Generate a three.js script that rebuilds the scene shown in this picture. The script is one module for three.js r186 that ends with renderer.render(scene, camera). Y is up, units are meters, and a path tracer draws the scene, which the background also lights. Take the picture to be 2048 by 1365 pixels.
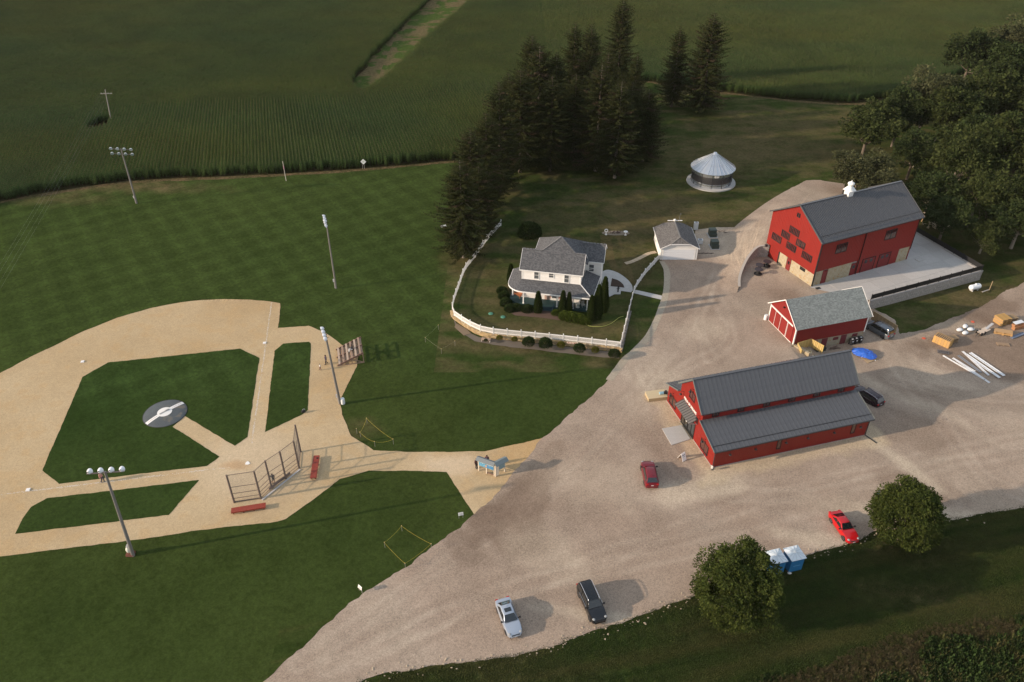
import * as THREE from 'three';
import { mergeGeometries } from 'three/addons/utils/BufferGeometryUtils.js';
import { MarchingCubes } from 'three/addons/objects/MarchingCubes.js';
import { FontLoader } from 'three/addons/loaders/FontLoader.js';
import { TextGeometry } from 'three/addons/geometries/TextGeometry.js';

const font = await new FontLoader().loadAsync('fonts/droid/droid_sans_bold.typeface.json');

// ---------------------------------------------------------------- camera, sky, sun, exposure
const scene = new THREE.Scene();
const camera = new THREE.PerspectiveCamera(46.38, 1024 / 682, 1, 4000);
camera.position.set(0, 75.01, 0);
camera.rotation.set(-0.6239, 0, 0);
const renderer = new THREE.WebGLRenderer({ antialias: true });
renderer.toneMapping = THREE.LinearToneMapping;
renderer.toneMappingExposure = 1.5;
renderer.shadowMap.enabled = true;
const SUN_EL = THREE.MathUtils.degToRad(17.3), SUN_AZ = THREE.MathUtils.degToRad(194);   // low morning sun from the left
const sunDir = new THREE.Vector3(Math.cos(SUN_EL) * Math.cos(SUN_AZ), Math.sin(SUN_EL), -Math.cos(SUN_EL) * Math.sin(SUN_AZ));
// hazy morning sky: pale at the horizon, warmer round the sun, soft blue overhead
{
  const W = 512, Hh = 256, d = new Float32Array(W * Hh * 4);
  for (let j = 0; j < Hh; j++) for (let i = 0; i < W; i++) {
    const el = ((j + 0.5) / Hh - 0.5) * Math.PI, az = ((i + 0.5) / W - 0.5) * 2 * Math.PI, y = Math.sin(el), x = Math.cos(el) * Math.cos(az), z = Math.cos(el) * Math.sin(az);
    const t = Math.pow(Math.max(0, y), 0.55), c = Math.max(0, x * sunDir.x + y * sunDir.y + z * sunDir.z), g = 0.5 * Math.pow(c, 8) + 0.16 * Math.pow(c, 2), k = (j * W + i) * 4, low = y < 0 ? 0.25 : 1;
    d[k] = low * (0.68 + (0.29 - 0.68) * t + g); d[k + 1] = low * (0.69 + (0.355 - 0.69) * t + g * 0.82); d[k + 2] = low * (0.70 + (0.45 - 0.70) * t + g * 0.6); d[k + 3] = 1;
  }
  const t = new THREE.DataTexture(d, W, Hh, THREE.RGBAFormat, THREE.FloatType);
  t.mapping = THREE.EquirectangularReflectionMapping; t.magFilter = t.minFilter = THREE.LinearFilter; t.needsUpdate = true;
  scene.background = t; scene.environment = t;
}
const sun = new THREE.DirectionalLight(new THREE.Color().setRGB(1, 0.80, 0.62), 4.0);
sun.position.copy(sunDir).multiplyScalar(300).add(new THREE.Vector3(0, 0, -150));
sun.target.position.set(0, 0, -150);
sun.castShadow = true;
sun.shadow.radius = 1.6;
sun.shadow.mapSize.set(4096, 4096);
Object.assign(sun.shadow.camera, { left: -230, right: 230, top: 200, bottom: -200, near: 1, far: 900 });
scene.add(sun, sun.target);
scene.fog = new THREE.FogExp2(new THREE.Color().setRGB(0.78, 0.76, 0.7), 0.00003);   // thin summer haze over the fields

// ---------------------------------------------------------------- helpers
let seed = 7;
const srand = (s) => { seed = s; };
const rnd = () => { seed = (seed + 0x6D2B79F5) | 0; let t = Math.imul(seed ^ (seed >>> 15), 1 | seed); t = (t + Math.imul(t ^ (t >>> 7), 61 | t)) ^ t; return ((t ^ (t >>> 14)) >>> 0) / 4294967296; };
const rr = (a, b) => a + (b - a) * rnd();
const pick = (a) => a[Math.floor(rnd() * a.length)];
const RAD = Math.PI / 180;
const clamp = (x, a = 0, b = 1) => Math.min(b, Math.max(a, x));
const S = (a, b, x) => { const t = clamp((x - a) / (b - a)); return t * t * (3 - 2 * t); };
const mix = (a, b, t) => a + (b - a) * t;
const mix3 = (a, b, t) => [mix(a[0], b[0], t), mix(a[1], b[1], t), mix(a[2], b[2], t)];
// dry ground and grass: no gloss
const matte = (o) => new THREE.MeshPhysicalMaterial({ roughness: 1, specularIntensity: 0, side: THREE.DoubleSide, ...o });
const v3 = (x, y, z) => new THREE.Vector3(x, y, z);
// ground height: a lower yard lies beyond the two red buildings on the right
const T = (x, z) => {
  const lx = (x - 53.32) * 0.9083 - (z + 120.74) * 0.4183, lz = (x - 53.32) * 0.4183 + (z + 120.74) * 0.9083, k = S(31.5, 35, lx);
  return -1.8 * S(44.5, 50, x) * S(-84, -97, z) * S(4.5 - 26.5 * k, 7.3 + 0.7 * k, lz);
};

const TAB = new Float32Array(65536);
for (let i = 0; i < 65536; i++) TAB[i] = rnd();
function noise(x, y) {
  const ix = Math.floor(x), iy = Math.floor(y), fx = x - ix, fy = y - iy, u = fx * fx * (3 - 2 * fx), v = fy * fy * (3 - 2 * fy);
  const a = (ix & 255) + ((iy & 255) << 8), b = ((ix + 1) & 255) + ((iy & 255) << 8), c = (ix & 255) + (((iy + 1) & 255) << 8), d = ((ix + 1) & 255) + (((iy + 1) & 255) << 8);
  const p = TAB[a] + (TAB[b] - TAB[a]) * u;
  return p + (TAB[c] + (TAB[d] - TAB[c]) * u - p) * v;
}
const fbm = (x, y, n = 4) => { let s = 0, a = 0.5, t = 0; for (let i = 0; i < n; i++) { s += a * noise(x + i * 17.3, y - i * 9.1); t += a; a *= 0.5; x *= 2.03; y *= 2.03; } return s / t; };
const enc = new Uint8Array(4097);
for (let i = 0; i < 4097; i++) { const x = i / 4096; enc[i] = Math.round(255 * (x < 0.0031308 ? 12.92 * x : 1.055 * Math.pow(x, 1 / 2.4) - 0.055)); }
// a colour texture from linear values
function colorTex(w, h, fn, repeat = true) {
  const data = new Uint8Array(w * h * 4);
  for (let j = 0; j < h; j++) for (let i = 0; i < w; i++) {
    const c = fn((i + 0.5) / w, (j + 0.5) / h), k = (j * w + i) * 4;
    data[k] = enc[(clamp(c[0]) * 4096) | 0]; data[k + 1] = enc[(clamp(c[1]) * 4096) | 0]; data[k + 2] = enc[(clamp(c[2]) * 4096) | 0]; data[k + 3] = 255;
  }
  const t = new THREE.DataTexture(data, w, h);
  t.colorSpace = THREE.SRGBColorSpace; t.magFilter = t.minFilter = THREE.LinearFilter;
  t.wrapS = t.wrapT = repeat ? THREE.RepeatWrapping : THREE.ClampToEdgeWrapping; t.needsUpdate = true;
  return t;
}
function greyTex(w, h, fn) {
  const data = new Uint8Array(w * h * 4);
  for (let j = 0; j < h; j++) for (let i = 0; i < w; i++) { const c = Math.round(255 * clamp(fn((i + 0.5) / w, (j + 0.5) / h))), k = (j * w + i) * 4; data[k] = data[k + 1] = data[k + 2] = c; data[k + 3] = 255; }
  const t = new THREE.DataTexture(data, w, h);
  t.magFilter = t.minFilter = THREE.LinearFilter; t.wrapS = t.wrapT = THREE.RepeatWrapping; t.needsUpdate = true;
  return t;
}
const tiled = (t, x, y = x) => { const c = t.clone(); c.repeat.set(x, y); c.needsUpdate = true; return c; };
const C = (r, g, b) => new THREE.Color().setRGB(r, g, b);
const M = (r, g, b, rough = 0.8, extra = {}) => new THREE.MeshStandardMaterial({ color: C(r, g, b), roughness: rough, side: THREE.DoubleSide, ...extra });

const used = new Map();
const numbered = (n) => { const k = used.get(n) ?? 0; used.set(n, k + 1); return k ? n + '_' + String(k).padStart(3, '0') : n; };
function tag(o, label, category, group) { o.userData.label = label; o.userData.category = category; if (group) o.userData.group = group; return o; }
function thing(name, label, category, pos = [0, 0, 0], turn = 0, group) {
  const o = new THREE.Group(); o.name = numbered(name); o.position.set(...pos); o.rotation.y = turn; scene.add(o);
  return tag(o, label, category, group);
}
function part(name, geo, m, parent) {
  const o = new THREE.Mesh(geo, m); o.name = name; o.castShadow = o.receiveShadow = true; parent.add(o); return o;
}
function solo(name, label, category, geo, m, pos = [0, 0, 0], turn = 0, group) {
  const o = new THREE.Mesh(geo, m); o.name = numbered(name); o.position.set(...pos); o.rotation.y = turn; o.castShadow = o.receiveShadow = true; scene.add(o);
  return tag(o, label, category, group);
}
function struct(name, geo, m) {
  const o = new THREE.Mesh(geo, m); o.name = numbered(name); o.userData.kind = 'structure'; o.castShadow = o.receiveShadow = true; scene.add(o); return o;
}
function copyOf(o, label, pos, turn = 0) { const c = o.clone(); c.name = numbered(o.name.replace(/_\d{3}$/, '')); c.userData = { ...o.userData }; if (label) c.userData.label = label; c.position.set(...pos); c.rotation.y = turn; scene.add(c); return c; }

const clean = (g) => { const n = g.index ? g.toNonIndexed() : g; for (const k of Object.keys(n.attributes)) if (!['position', 'normal', 'uv'].includes(k)) n.deleteAttribute(k); if (!n.attributes.normal) n.computeVertexNormals(); if (!n.attributes.uv) n.setAttribute('uv', new THREE.BufferAttribute(new Float32Array(n.attributes.position.count * 2), 2)); return n; };
const join = (list) => mergeGeometries(list.flat().map(clean), false);
// uv in metres from the dominant axis of each face
function metre(g, s = 1) {
  g = clean(g); const p = g.attributes.position, n = g.attributes.normal, uv = g.attributes.uv;
  for (let i = 0; i < p.count; i += 3) {
    let nx = 0, ny = 0, nz = 0; for (let k = 0; k < 3; k++) { nx += n.getX(i + k); ny += n.getY(i + k); nz += n.getZ(i + k); }
    nx = Math.abs(nx); ny = Math.abs(ny); nz = Math.abs(nz);
    for (let k = i; k < i + 3; k++) { const x = p.getX(k), y = p.getY(k), z = p.getZ(k); if (ny > nx && ny > nz) uv.setXY(k, x * s, z * s); else if (nx > nz) uv.setXY(k, z * s, y * s); else uv.setXY(k, x * s, y * s); }
  }
  return g;
}
const box = (w, h, d, x = 0, y = 0, z = 0, ry = 0, rx = 0, rz = 0) => { const g = new THREE.BoxGeometry(w, h, d); if (rx) g.rotateX(rx); if (rz) g.rotateZ(rz); if (ry) g.rotateY(ry); return g.translate(x, y, z); };
const span = (x0, x1, y0, y1, z0, z1) => box(Math.abs(x1 - x0), Math.abs(y1 - y0), Math.abs(z1 - z0), (x0 + x1) / 2, (y0 + y1) / 2, (z0 + z1) / 2);
const UPV = v3(0, 1, 0);
function rod(a, b, r1, r2 = r1, n = 8, open = false) {
  const A = v3(...a), Bv = v3(...b), d = Bv.clone().sub(A), g = new THREE.CylinderGeometry(r2, r1, d.length(), n, 1, open);
  g.applyQuaternion(new THREE.Quaternion().setFromUnitVectors(UPV, d.clone().normalize()));
  return g.translate((A.x + Bv.x) / 2, (A.y + Bv.y) / 2, (A.z + Bv.z) / 2);
}
function beam(a, b, w, h) {   // square bar, w across, h up
  const A = v3(...a), Bv = v3(...b), d = Bv.clone().sub(A), L = d.length(), g = new THREE.BoxGeometry(L, h, w);
  const x = d.normalize(), z = Math.abs(x.y) > 0.99 ? v3(0, 0, 1) : x.clone().cross(UPV).normalize(), y = z.clone().cross(x);
  g.applyMatrix4(new THREE.Matrix4().makeBasis(x, y, z));
  return g.translate((A.x + Bv.x) / 2, (A.y + Bv.y) / 2, (A.z + Bv.z) / 2);
}
function poly3(pts, uvs) {   // a flat polygon in space, fan
  const pos = [], uv = [];
  for (let i = 1; i < pts.length - 1; i++) for (const k of [0, i, i + 1]) { pos.push(...pts[k]); uv.push(...(uvs ? uvs[k] : [0, 0])); }
  const g = new THREE.BufferGeometry(); g.setAttribute('position', new THREE.Float32BufferAttribute(pos, 3)); g.setAttribute('uv', new THREE.Float32BufferAttribute(uv, 2)); g.computeVertexNormals(); return g;
}
// a slab: flat polygon given thickness t against its normal, uv in metres along the slope
function slab(pts, t = 0.12) {
  const P = pts.map((p) => v3(...p)), n = P[1].clone().sub(P[0]).cross(P[2].clone().sub(P[0])).normalize(); if (n.y < 0) { P.reverse(); n.negate(); }
  let u = n.clone().cross(UPV); if (u.lengthSq() < 1e-6) u = v3(1, 0, 0); u.normalize(); const w = u.clone().cross(n).normalize();
  const L = P.map((p) => p.clone().addScaledVector(n, -t)), pos = [], uv = [];
  const tri = (a, b, c) => { for (const p of [a, b, c]) { pos.push(p.x, p.y, p.z); uv.push(p.dot(u), p.dot(w)); } };
  for (let i = 1; i < P.length - 1; i++) { tri(P[0], P[i], P[i + 1]); tri(L[0], L[i + 1], L[i]); }
  for (let i = 0; i < P.length; i++) { const j = (i + 1) % P.length; tri(P[i], L[i], P[j]); tri(P[j], L[i], L[j]); }
  const g = new THREE.BufferGeometry(); g.setAttribute('position', new THREE.Float32BufferAttribute(pos, 3)); g.setAttribute('uv', new THREE.Float32BufferAttribute(uv, 2)); g.computeVertexNormals(); return g;
}
// prism: outline in x,y extruded along z from z0 to z1
function prismZ(outline, z0, z1) { const s = new THREE.Shape(outline.map((p) => new THREE.Vector2(...p))); return new THREE.ExtrudeGeometry(s, { depth: z1 - z0, bevelEnabled: false }).translate(0, 0, z0); }
// prism: outline in z,y extruded along x
function prismX(outline, x0, x1) { return prismZ(outline.map(([z, y]) => [-z, y]), x0, x1).rotateY(Math.PI / 2); }
// prism: outline in x,z extruded upward
function prismY(outline, y0, y1) { return prismZ(outline.map(([x, z]) => [x, -z]), y0, y1).rotateX(-Math.PI / 2); }
function lathe(pts, n = 24) { return new THREE.LatheGeometry(pts.map((p) => new THREE.Vector2(...p)), n); }
function tube(pts, r, seg, n = 5) { return new THREE.TubeGeometry(new THREE.CatmullRomCurve3(pts.map((p) => v3(...p))), seg ?? pts.length * 4, r, n); }

// resample an outline and let its edge wander
function wobble(p, step, amp, f = 0.7) {
  const out = [];
  for (let i = 0; i < p.length; i++) {
    const a = p[i], b = p[(i + 1) % p.length], L = Math.hypot(b[0] - a[0], b[1] - a[1]), n = Math.max(1, Math.round(L / step)), nx = -(b[1] - a[1]) / L, nz = (b[0] - a[0]) / L;
    for (let k = 0; k < n; k++) { const x = mix(a[0], b[0], k / n), z = mix(a[1], b[1], k / n), d = amp * ((noise(x * f + 40, z * f) - 0.5) * 2 + (noise(x * f * 3.7, z * f * 3.7 + 9) - 0.5) * 1.2); out.push([x + nx * d, z + nz * d]); }
  }
  return out;
}
function smoothLine(p, closed = false, per = 6) { const c = new THREE.CatmullRomCurve3(p.map(([x, z]) => v3(x, 0, z)), closed, 'centripetal'); return c.getPoints(p.length * per).map((q) => [q.x, q.z]); }
const inside = (x, z, p) => { let r = false; for (let i = 0, j = p.length - 1; i < p.length; j = i++) if ((p[i][1] > z) !== (p[j][1] > z) && x < ((p[j][0] - p[i][0]) * (z - p[i][1])) / (p[j][1] - p[i][1]) + p[i][0]) r = !r; return r; };
function edgeDist(x, z, p, open = false) { let m = 1e9; for (let i = 0, n = p.length - (open ? 1 : 0); i < n; i++) { const a = p[i], b = p[(i + 1) % p.length], dx = b[0] - a[0], dz = b[1] - a[1], t = clamp(((x - a[0]) * dx + (z - a[1]) * dz) / (dx * dx + dz * dz || 1)); const d = Math.hypot(x - a[0] - dx * t, z - a[1] - dz * t); if (d < m) m = d; } return m; }
// a sheet of ground: outline cut into triangles no longer than max, following the height of the ground; uv = place in the rectangle [x0, z0, w, d]
function sheetGeo(outline, lift, rect, max = 6, height = T, holes = []) {
  const c = outline.map((p) => new THREE.Vector2(...p)), h = holes.map((q) => q.map((p) => new THREE.Vector2(...p)));
  if (THREE.ShapeUtils.isClockWise(c)) c.reverse();
  for (const q of h) if (!THREE.ShapeUtils.isClockWise(q)) q.reverse();
  const all = [...c, ...h.flat()], pos = [], uv = [];
  const stack = THREE.ShapeUtils.triangulateShape(c, h).map((t) => t.map((i) => [all[i].x, all[i].y]));
  while (stack.length) {
    const [a, b, d] = stack.pop(), l = [[a, b, d], [b, d, a], [d, a, b]].map(([p, q, r]) => [Math.hypot(p[0] - q[0], p[1] - q[1]), p, q, r]).sort((x, y) => y[0] - x[0])[0];
    if (l[0] > max) { const [, p, q, r] = l, m = [(p[0] + q[0]) / 2, (p[1] + q[1]) / 2]; stack.push([p, m, r], [m, q, r]); continue; }
    const cr = (b[0] - a[0]) * (d[1] - a[1]) - (b[1] - a[1]) * (d[0] - a[0]);
    for (const p of cr < 0 ? [a, b, d] : [a, d, b]) { pos.push(p[0], height(p[0], p[1]) + lift, p[1]); uv.push((p[0] - rect[0]) / rect[2], (p[1] - rect[1]) / rect[3]); }
  }
  const g = new THREE.BufferGeometry(); g.setAttribute('position', new THREE.Float32BufferAttribute(pos, 3)); g.setAttribute('uv', new THREE.Float32BufferAttribute(uv, 2)); g.computeVertexNormals(); return g;
}

// ---------------------------------------------------------------- outlines (metres, x and z)
const CORN_EDGE = [[-127.14, -130.33], [-118.68, -144.44], [-108.88, -154.71], [-103.93, -157.64], [-98.61, -160.13], [-86.27, -164.78], [-77.82, -166.11], [-70.23, -166.91], [-52.67, -168.81], [-37.19, -171.3], [-25.97, -173.56], [-16.28, -175.87], [-7.56, -177.93], [-1.69, -183.39], [7.35, -203.61], [16.14, -219.13], [25.41, -229.36], [39.19, -235.24], [44.59, -232.04], [52.51, -227.6], [61.88, -224.58], [74.69, -219.54], [92.94, -215.88], [106.9, -219.95], [121.44, -231.15], [136.32, -241.36], [173.18, -261.93], [242.59, -292.06]];
const LAWN = [...CORN_EDGE, [150, -30], [-120, -30]];
const ROW_LINE = [[-196.4, -183.39], [-130.32, -195.81], [-114.39, -200.01], [-107.88, -203.61], [-100.7, -209.22], [-81.23, -213.09], [-63.32, -213.88], [-45.99, -216.28], [-28.86, -223.73], [-9.09, -229.36], [11.25, -236.63]];
const WATERWAY = [...[[-45.91, -227.6], [-46.71, -235.24], [-44.93, -256.52], [-40.63, -286.86], [-36.28, -313.07], [-30.93, -345.39], [-23.2, -383.96]], ...[[-8.39, -370.14], [-17.98, -323.23], [-29.79, -274.38], [-35.67, -240.64], [-39.67, -229.82], [-42.19, -221.9]]];
const DIRT = [[-79.84, -83], [-79.88, -90.65], [-78.14, -95.78], [-75.55, -99.85], [-72.64, -103.73], [-70.37, -106.8], [-66.28, -110.9], [-61.89, -113.79], [-58.15, -115.36], [-54.14, -116.31], [-49.9, -116.63], [-45.51, -116.47], [-41.88, -115.83], [-40.03, -115.36], [-39.2, -111.5], [-38.66, -107.81], [-33.7, -108.53], [-30.58, -106.52], [-27.02, -102.91], [-24.2, -100.24], [-23.97, -97.79], [-24.55, -93.35], [-25.15, -89.51], [-24.28, -86.18], [-22.19, -81.67], [-18.75, -78.89], [-15.13, -78.6], [-9.72, -78.5], [-3.72, -78.7], [-0.27, -79.77], [3.86, -81.17], [6.69, -82.8], [4.74, -77.07], [1.03, -72.06], [-2.09, -66.61], [-4.65, -66.13], [-4.7, -67.5], [-8.59, -74.74], [-13.4, -74.92], [-18.86, -75.02], [-22.34, -73.47], [-24.9, -70.07], [-27.79, -66.69], [-29.62, -66.13], [-31.92, -65.81], [-37.81, -64.95], [-45.1, -63.41], [-59.97, -60.96], [-66.32, -59.8]];
const INFIELD = [[-62.76, -98.43], [-43.26, -102.1], [-39.51, -99.59], [-38.98, -96.03], [-36.51, -81.47], [-37.77, -79.67], [-46.68, -85.91], [-46.98, -84.89], [-47.59, -83.58], [-39.22, -77.59], [-40.35, -75.85], [-47.45, -74.65], [-58.43, -72.6], [-61.78, -75.02], [-65.15, -94.88]];
const STRIP_A = [[-36.74, -103.45], [-32.68, -104], [-32.24, -103.45], [-29.41, -87.16], [-30.04, -86.07], [-34.35, -82.49], [-37.61, -101.43]];
const STRIP_B = [[-40.59, -73.3], [-42.46, -67.34], [-50.36, -65.97], [-59.92, -64.33], [-60.23, -66.77], [-60.11, -68.65], [-58.85, -70.07], [-50.17, -71.62]];
const GRAVEL = [[-25.98, -43.32], [-25.21, -45.18], [-23.28, -47.8], [-21.41, -50.02], [-17.89, -54.36], [-13.93, -58.05], [-9.69, -61.98], [-6.32, -65.34], [-4.58, -67.58], [-1.53, -71.45], [1.06, -75.66], [3.48, -79.97], [6.01, -83.21], [10.23, -88.38], [14.4, -93.95], [17.22, -98.94], [21.49, -104.55], [24.06, -110], [26.31, -116.47], [27.75, -122.27], [28.58, -127.56], [28.24, -129.58], [27.64, -130.52], [34.59, -130.52], [35.08, -134.15], [36.74, -142.51], [40.82, -143.36], [44.84, -143.36], [48.65, -146.64], [52.8, -151.64], [57.65, -157.14], [61.78, -162.17], [65.85, -165.84], [68.99, -165.84], [71.74, -163.99], [75.75, -159.63], [78.71, -155.93], [80.73, -140.19], [75.35, -124.48], [62.58, -117.63], [65.65, -112.94], [64.81, -108.64], [69.53, -109.95], [75.08, -112.94], [82.08, -116.84], [87.62, -120.92], [95.73, -126.08], [110.83, -129.7], [74.74, -70.76], [63.94, -68.57], [57.89, -67.42], [52.45, -66.29], [48.39, -65.34], [44.27, -64.72], [40.01, -62.88], [36.99, -61.98], [34.68, -61.17], [31.11, -59.94], [26.03, -58.05], [22.29, -56.48], [20.71, -55.87], [18.6, -54.69], [16.74, -54.11], [13.99, -52.9], [11.27, -51.84], [9.27, -51.16], [6.05, -50.14], [4.1, -49.07], [1.46, -48.37], [-4.44, -47.29], [-8.42, -46.78], [-12.43, -46], [-15.38, -45.35], [-16.56, -43.32]];
const YARD_FENCE = [[-2.22, -144.01], [-4.88, -137.73], [-6.89, -131.27], [-8.56, -126.66], [-9.43, -120.57], [-10.1, -115.52], [-10.13, -113.02], [-9.76, -111.2], [-8.67, -109.71], [-7.18, -107.95], [-5.47, -106.38], [-3.98, -105.53], [-1.95, -105.11], [7.7, -103.45], [17.12, -101.56]];
const YARD_RIGHT = [[17.12, -101.56], [18.91, -108.82], [20.51, -115.2], [21.68, -119.74], [24.24, -124.88], [27.64, -130.52]];
const YARD = [...YARD_FENCE, ...YARD_RIGHT.slice(1), ...[[27.3, -140.19], [21.53, -151.17], [7.94, -151.17]]];
// the house yard rises toward its front wall
const yardZ0 = [[6.6, -116.47]][0][1], yardZ1 = [[6.09, -103.18]][0][1];
const yardY = (x, z) => 0.02 + 0.62 * S(yardZ0, yardZ1, z);

// ---------------------------------------------------------------- ground textures
const fineBump = greyTex(1024, 1024, (u, v) => { const x = u * 1024, y = v * 1024; return 0.25 + 0.5 * (0.35 * TAB[((x | 0) & 255) + (((y | 0) & 255) << 8)] + 0.4 * noise(u * 256, v * 256) + 0.25 * noise(u * 64, v * 64)); });
const H = (x, y) => TAB[((x | 0) & 255) + (((y | 0) & 255) << 8)];
const blob = (x, z, cx, cz, rx, rz, t = 0) => { const c = Math.cos(t), s = Math.sin(t), dx = x - cx, dz = z - cz, a = (dx * c + dz * s) / rx, b = (-dx * s + dz * c) / rz; return a * a + b * b; };
const spot = (x, z, cx, cz, rx, rz, t = 0, w = 0.6) => 1 - S(1 - w, 1 + w, Math.sqrt(blob(x, z, cx, cz, rx, rz, t)) + (fbm(x * 0.35, z * 0.35, 3) - 0.5) * 1.1);

const LAWN_RECT = [-118, -226, 240, 196];
const BROWN = [[...[[31.63, -148.88]][0], 20, 9, 0.1, 0.8], [...[[57.56, -183.39]][0], 26, 12, -0.3, 0.7], [...[[21.22, -130.33]][0], 8, 8, 0, 0.55], [...[[-1.2, -114.89]][0], 7, 9, 0, 0.35], [...[[6.18, -105.67]][0], 12, 3.4, -0.15, 0.75], [...[[75.59, -203.61]][0], 30, 7, -0.1, 0.6], [...[[-8.74, -128.47]][0], 4, 6, 0, 0.5],
  [...[[0.48, -103.18]][0], 7, 2, 0.1, 0.25], [...[[-88.86, -162.95]][0], 18, 3, 0.05, 0.8], [...[[-103.69, -157.14]][0], 14, 3, 0.1, 0.5], [...[[85.99, -117.64]][0], 12, 8, 0, 0.8], [...[[47.81, -54.36]][0], 8, 2.5, 0.2, 0.55], [...[[47.91, -61.25]][0], 5, 2, 0.2, 0.45], [...[[43.17, -62.73]][0], 3, 2, 0, 0.5], [...[[25.08, -49.42]][0], 8, 1.5, 0.2, 0.3], [...[[-1.24, -47.12]][0], 10, 2, 0.2, 0.35], [...[[-21.57, -83]][0], 2.5, 2, 0, 0.4], [...[[-9.44, -133.18]][0], 3, 3, 0, 0.5], [...[[42.49, -56.34]][0], 6, 1.2, 0.2, 0.4]];
const cornEdgeNear = CORN_EDGE.slice(2);
const LOW_EDGE = GRAVEL.slice(-24);
const lawnTex = colorTex(2048, 2048, (u, v) => {
  const x = LAWN_RECT[0] + u * LAWN_RECT[2], z = LAWN_RECT[1] + v * LAWN_RECT[3];
  const m = fbm(x * 0.045, z * 0.045, 3), n = fbm(x * 0.33 + 5, z * 0.33, 3), f = noise(x * 2.3, z * 2.3), g = H(u * 2048, v * 2048), h = noise(x * 5.1 + 3, z * 5.1);
  let c = mix3([0.0265, 0.0425, 0.0108], [0.039, 0.055, 0.0145], clamp(m * 1.5 - 0.25));
  let k = 0.46 + 0.36 * n + 0.28 * f + 0.36 * g + 0.26 * h;
  // mown stripes of the outfield, two ways
  const out = S(-94, -103, z + 0.16 * x) * (1 - S(-14, -6, x + 0.25 * (z + 110)));
  if (out > 0) {
    const a = Math.sin((x * 0.82 - z * 0.57) * 1.35 + 0.5 * (m - 0.5)), b = Math.sin((x * 0.57 + z * 0.82) * 1.35);
    k *= 1 + out * (0.11 * S(-0.3, 0.3, a) + 0.11 * S(-0.3, 0.3, b) - 0.06 + 0.15 * S(0.86, 0.97, a) * f + 0.1 * S(0.88, 0.97, b) * f); c = mix3(c, [0.039, 0.058, 0.016], out * 0.5);
  }
  // passes of the mower along the drive's lower edge
  const low = z > -72 + 0.19 * (48 - x) * 1.5 && x > -25 ? 1 : 0;
  if (low) { const a = fbm((x * 0.97 - z * 0.24) * 0.09, (x * 0.24 + z * 0.97) * 1.1, 3); k *= 0.7 + 0.62 * a; c = mix3(c, [0.050, 0.050, 0.017], clamp((a - 0.45) * 2.2)); c = mix3(c, [0.018, 0.034, 0.008], clamp((0.42 - a) * 2.4)); }
  for (const [cx, cz, rx, rz, t, w] of BROWN) { if (Math.abs(x - cx) > rx * 2 || Math.abs(z - cz) > (rz + rx * 0.4) * 2) continue; const s = spot(x, z, cx, cz, rx, rz, t) * w * (0.35 + 1.1 * fbm(x * 0.8, z * 1.2, 3)); c = mix3(c, [0.098, 0.078, 0.038], clamp(s)); }
  if (x > -12 && z < -96) { const s = clamp(fbm(x * 0.22 + 9, z * 0.5, 4) * 2.4 - 0.8) * 0.75; c = mix3(c, [0.09, 0.074, 0.036], s); }
  if (x > 10 && x < 22 && z < -112 && z > -140) { const s = S(0.55, 0.75, noise(x * 0.9, z * 0.12)) * 0.5; c = mix3(c, [0.11, 0.08, 0.04], s); }
  return [c[0] * k, c[1] * k, c[2] * k];
}, false);
const lawnMat = matte({ map: lawnTex, bumpMap: tiled(fineBump, 30, 25), bumpScale: 0.09 });

const farSoil = colorTex(512, 512, (u, v) => { const n = noise(u * 32, v * 32) * 0.5 + noise(u * 128, v * 128) * 0.5, k = 0.6 + 0.7 * n; return mix3([0.03, 0.045, 0.012], [0.06, 0.05, 0.025], noise(u * 16, v * 16)).map((q) => q * k); });
struct('ground', sheetGeo([[-1800, 900], [1800, 900], [1800, -2400], [-1800, -2400]], -2.6, [0, 0, 14, 14], 4000, () => 0), matte({ map: farSoil }));
// soil of the fields, lawn on top of it
const soilTex = colorTex(1024, 1024, (u, v) => { const k = 0.5 + 0.5 * noise(u * 64, v * 64) + 0.4 * H(u * 1024, v * 1024); return mix3([0.034, 0.036, 0.014], [0.055, 0.042, 0.023], noise(u * 16, v * 16)).map((q) => q * k); });
struct('field_soil', sheetGeo([[-420, -80], ...CORN_EDGE.map(([x, z]) => [x, z + 1.5]), [420, -200], [420, -620], [-420, -620]], -0.03, [0, 0, 20, 20], 60, () => 0), matte({ map: soilTex }));
struct('lawn', sheetGeo(LAWN, 0, LAWN_RECT, 3.2), lawnMat);
// bare strip between lawn and corn
{
  const L = CORN_EDGE.slice(2, 36), a = smoothLine(L, false, 5), out = [...a.map(([x, z]) => [x, z - 0.5]), ...a.slice().reverse().map(([x, z]) => [x + 0.1, z + 0.35 + 0.9 * noise(x * 0.5, z * 0.5)])];
  const t = colorTex(512, 512, (u, v) => { const n = noise(u * 64, v * 64), k = 0.55 + 0.8 * n; return mix3([0.14, 0.1, 0.055], [0.07, 0.066, 0.028], noise(u * 20, v * 20)).map((q) => q * k); });
  struct('dirt_verge', sheetGeo(out, 0.02, [0, 0, 16, 16], 8, () => 0), matte({ map: t }));
}
// grass waterway through the corn
{
  const t = colorTex(512, 512, (u, v) => { const x = u * 40, y = v * 40, a = fbm(x * 0.25, y * 0.25, 3), b = noise(x * 3, y * 3), k = 0.65 + 0.6 * b; return mix3([0.12, 0.098, 0.05], [0.055, 0.085, 0.022], S(0.4, 0.62, a)).map((q) => q * k); });
  struct('grass_waterway', sheetGeo(wobble(WATERWAY, 2, 1.2, 0.12), 0.05, [0, 0, 40, 40], 12, () => 0), matte({ map: t }));
}

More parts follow.
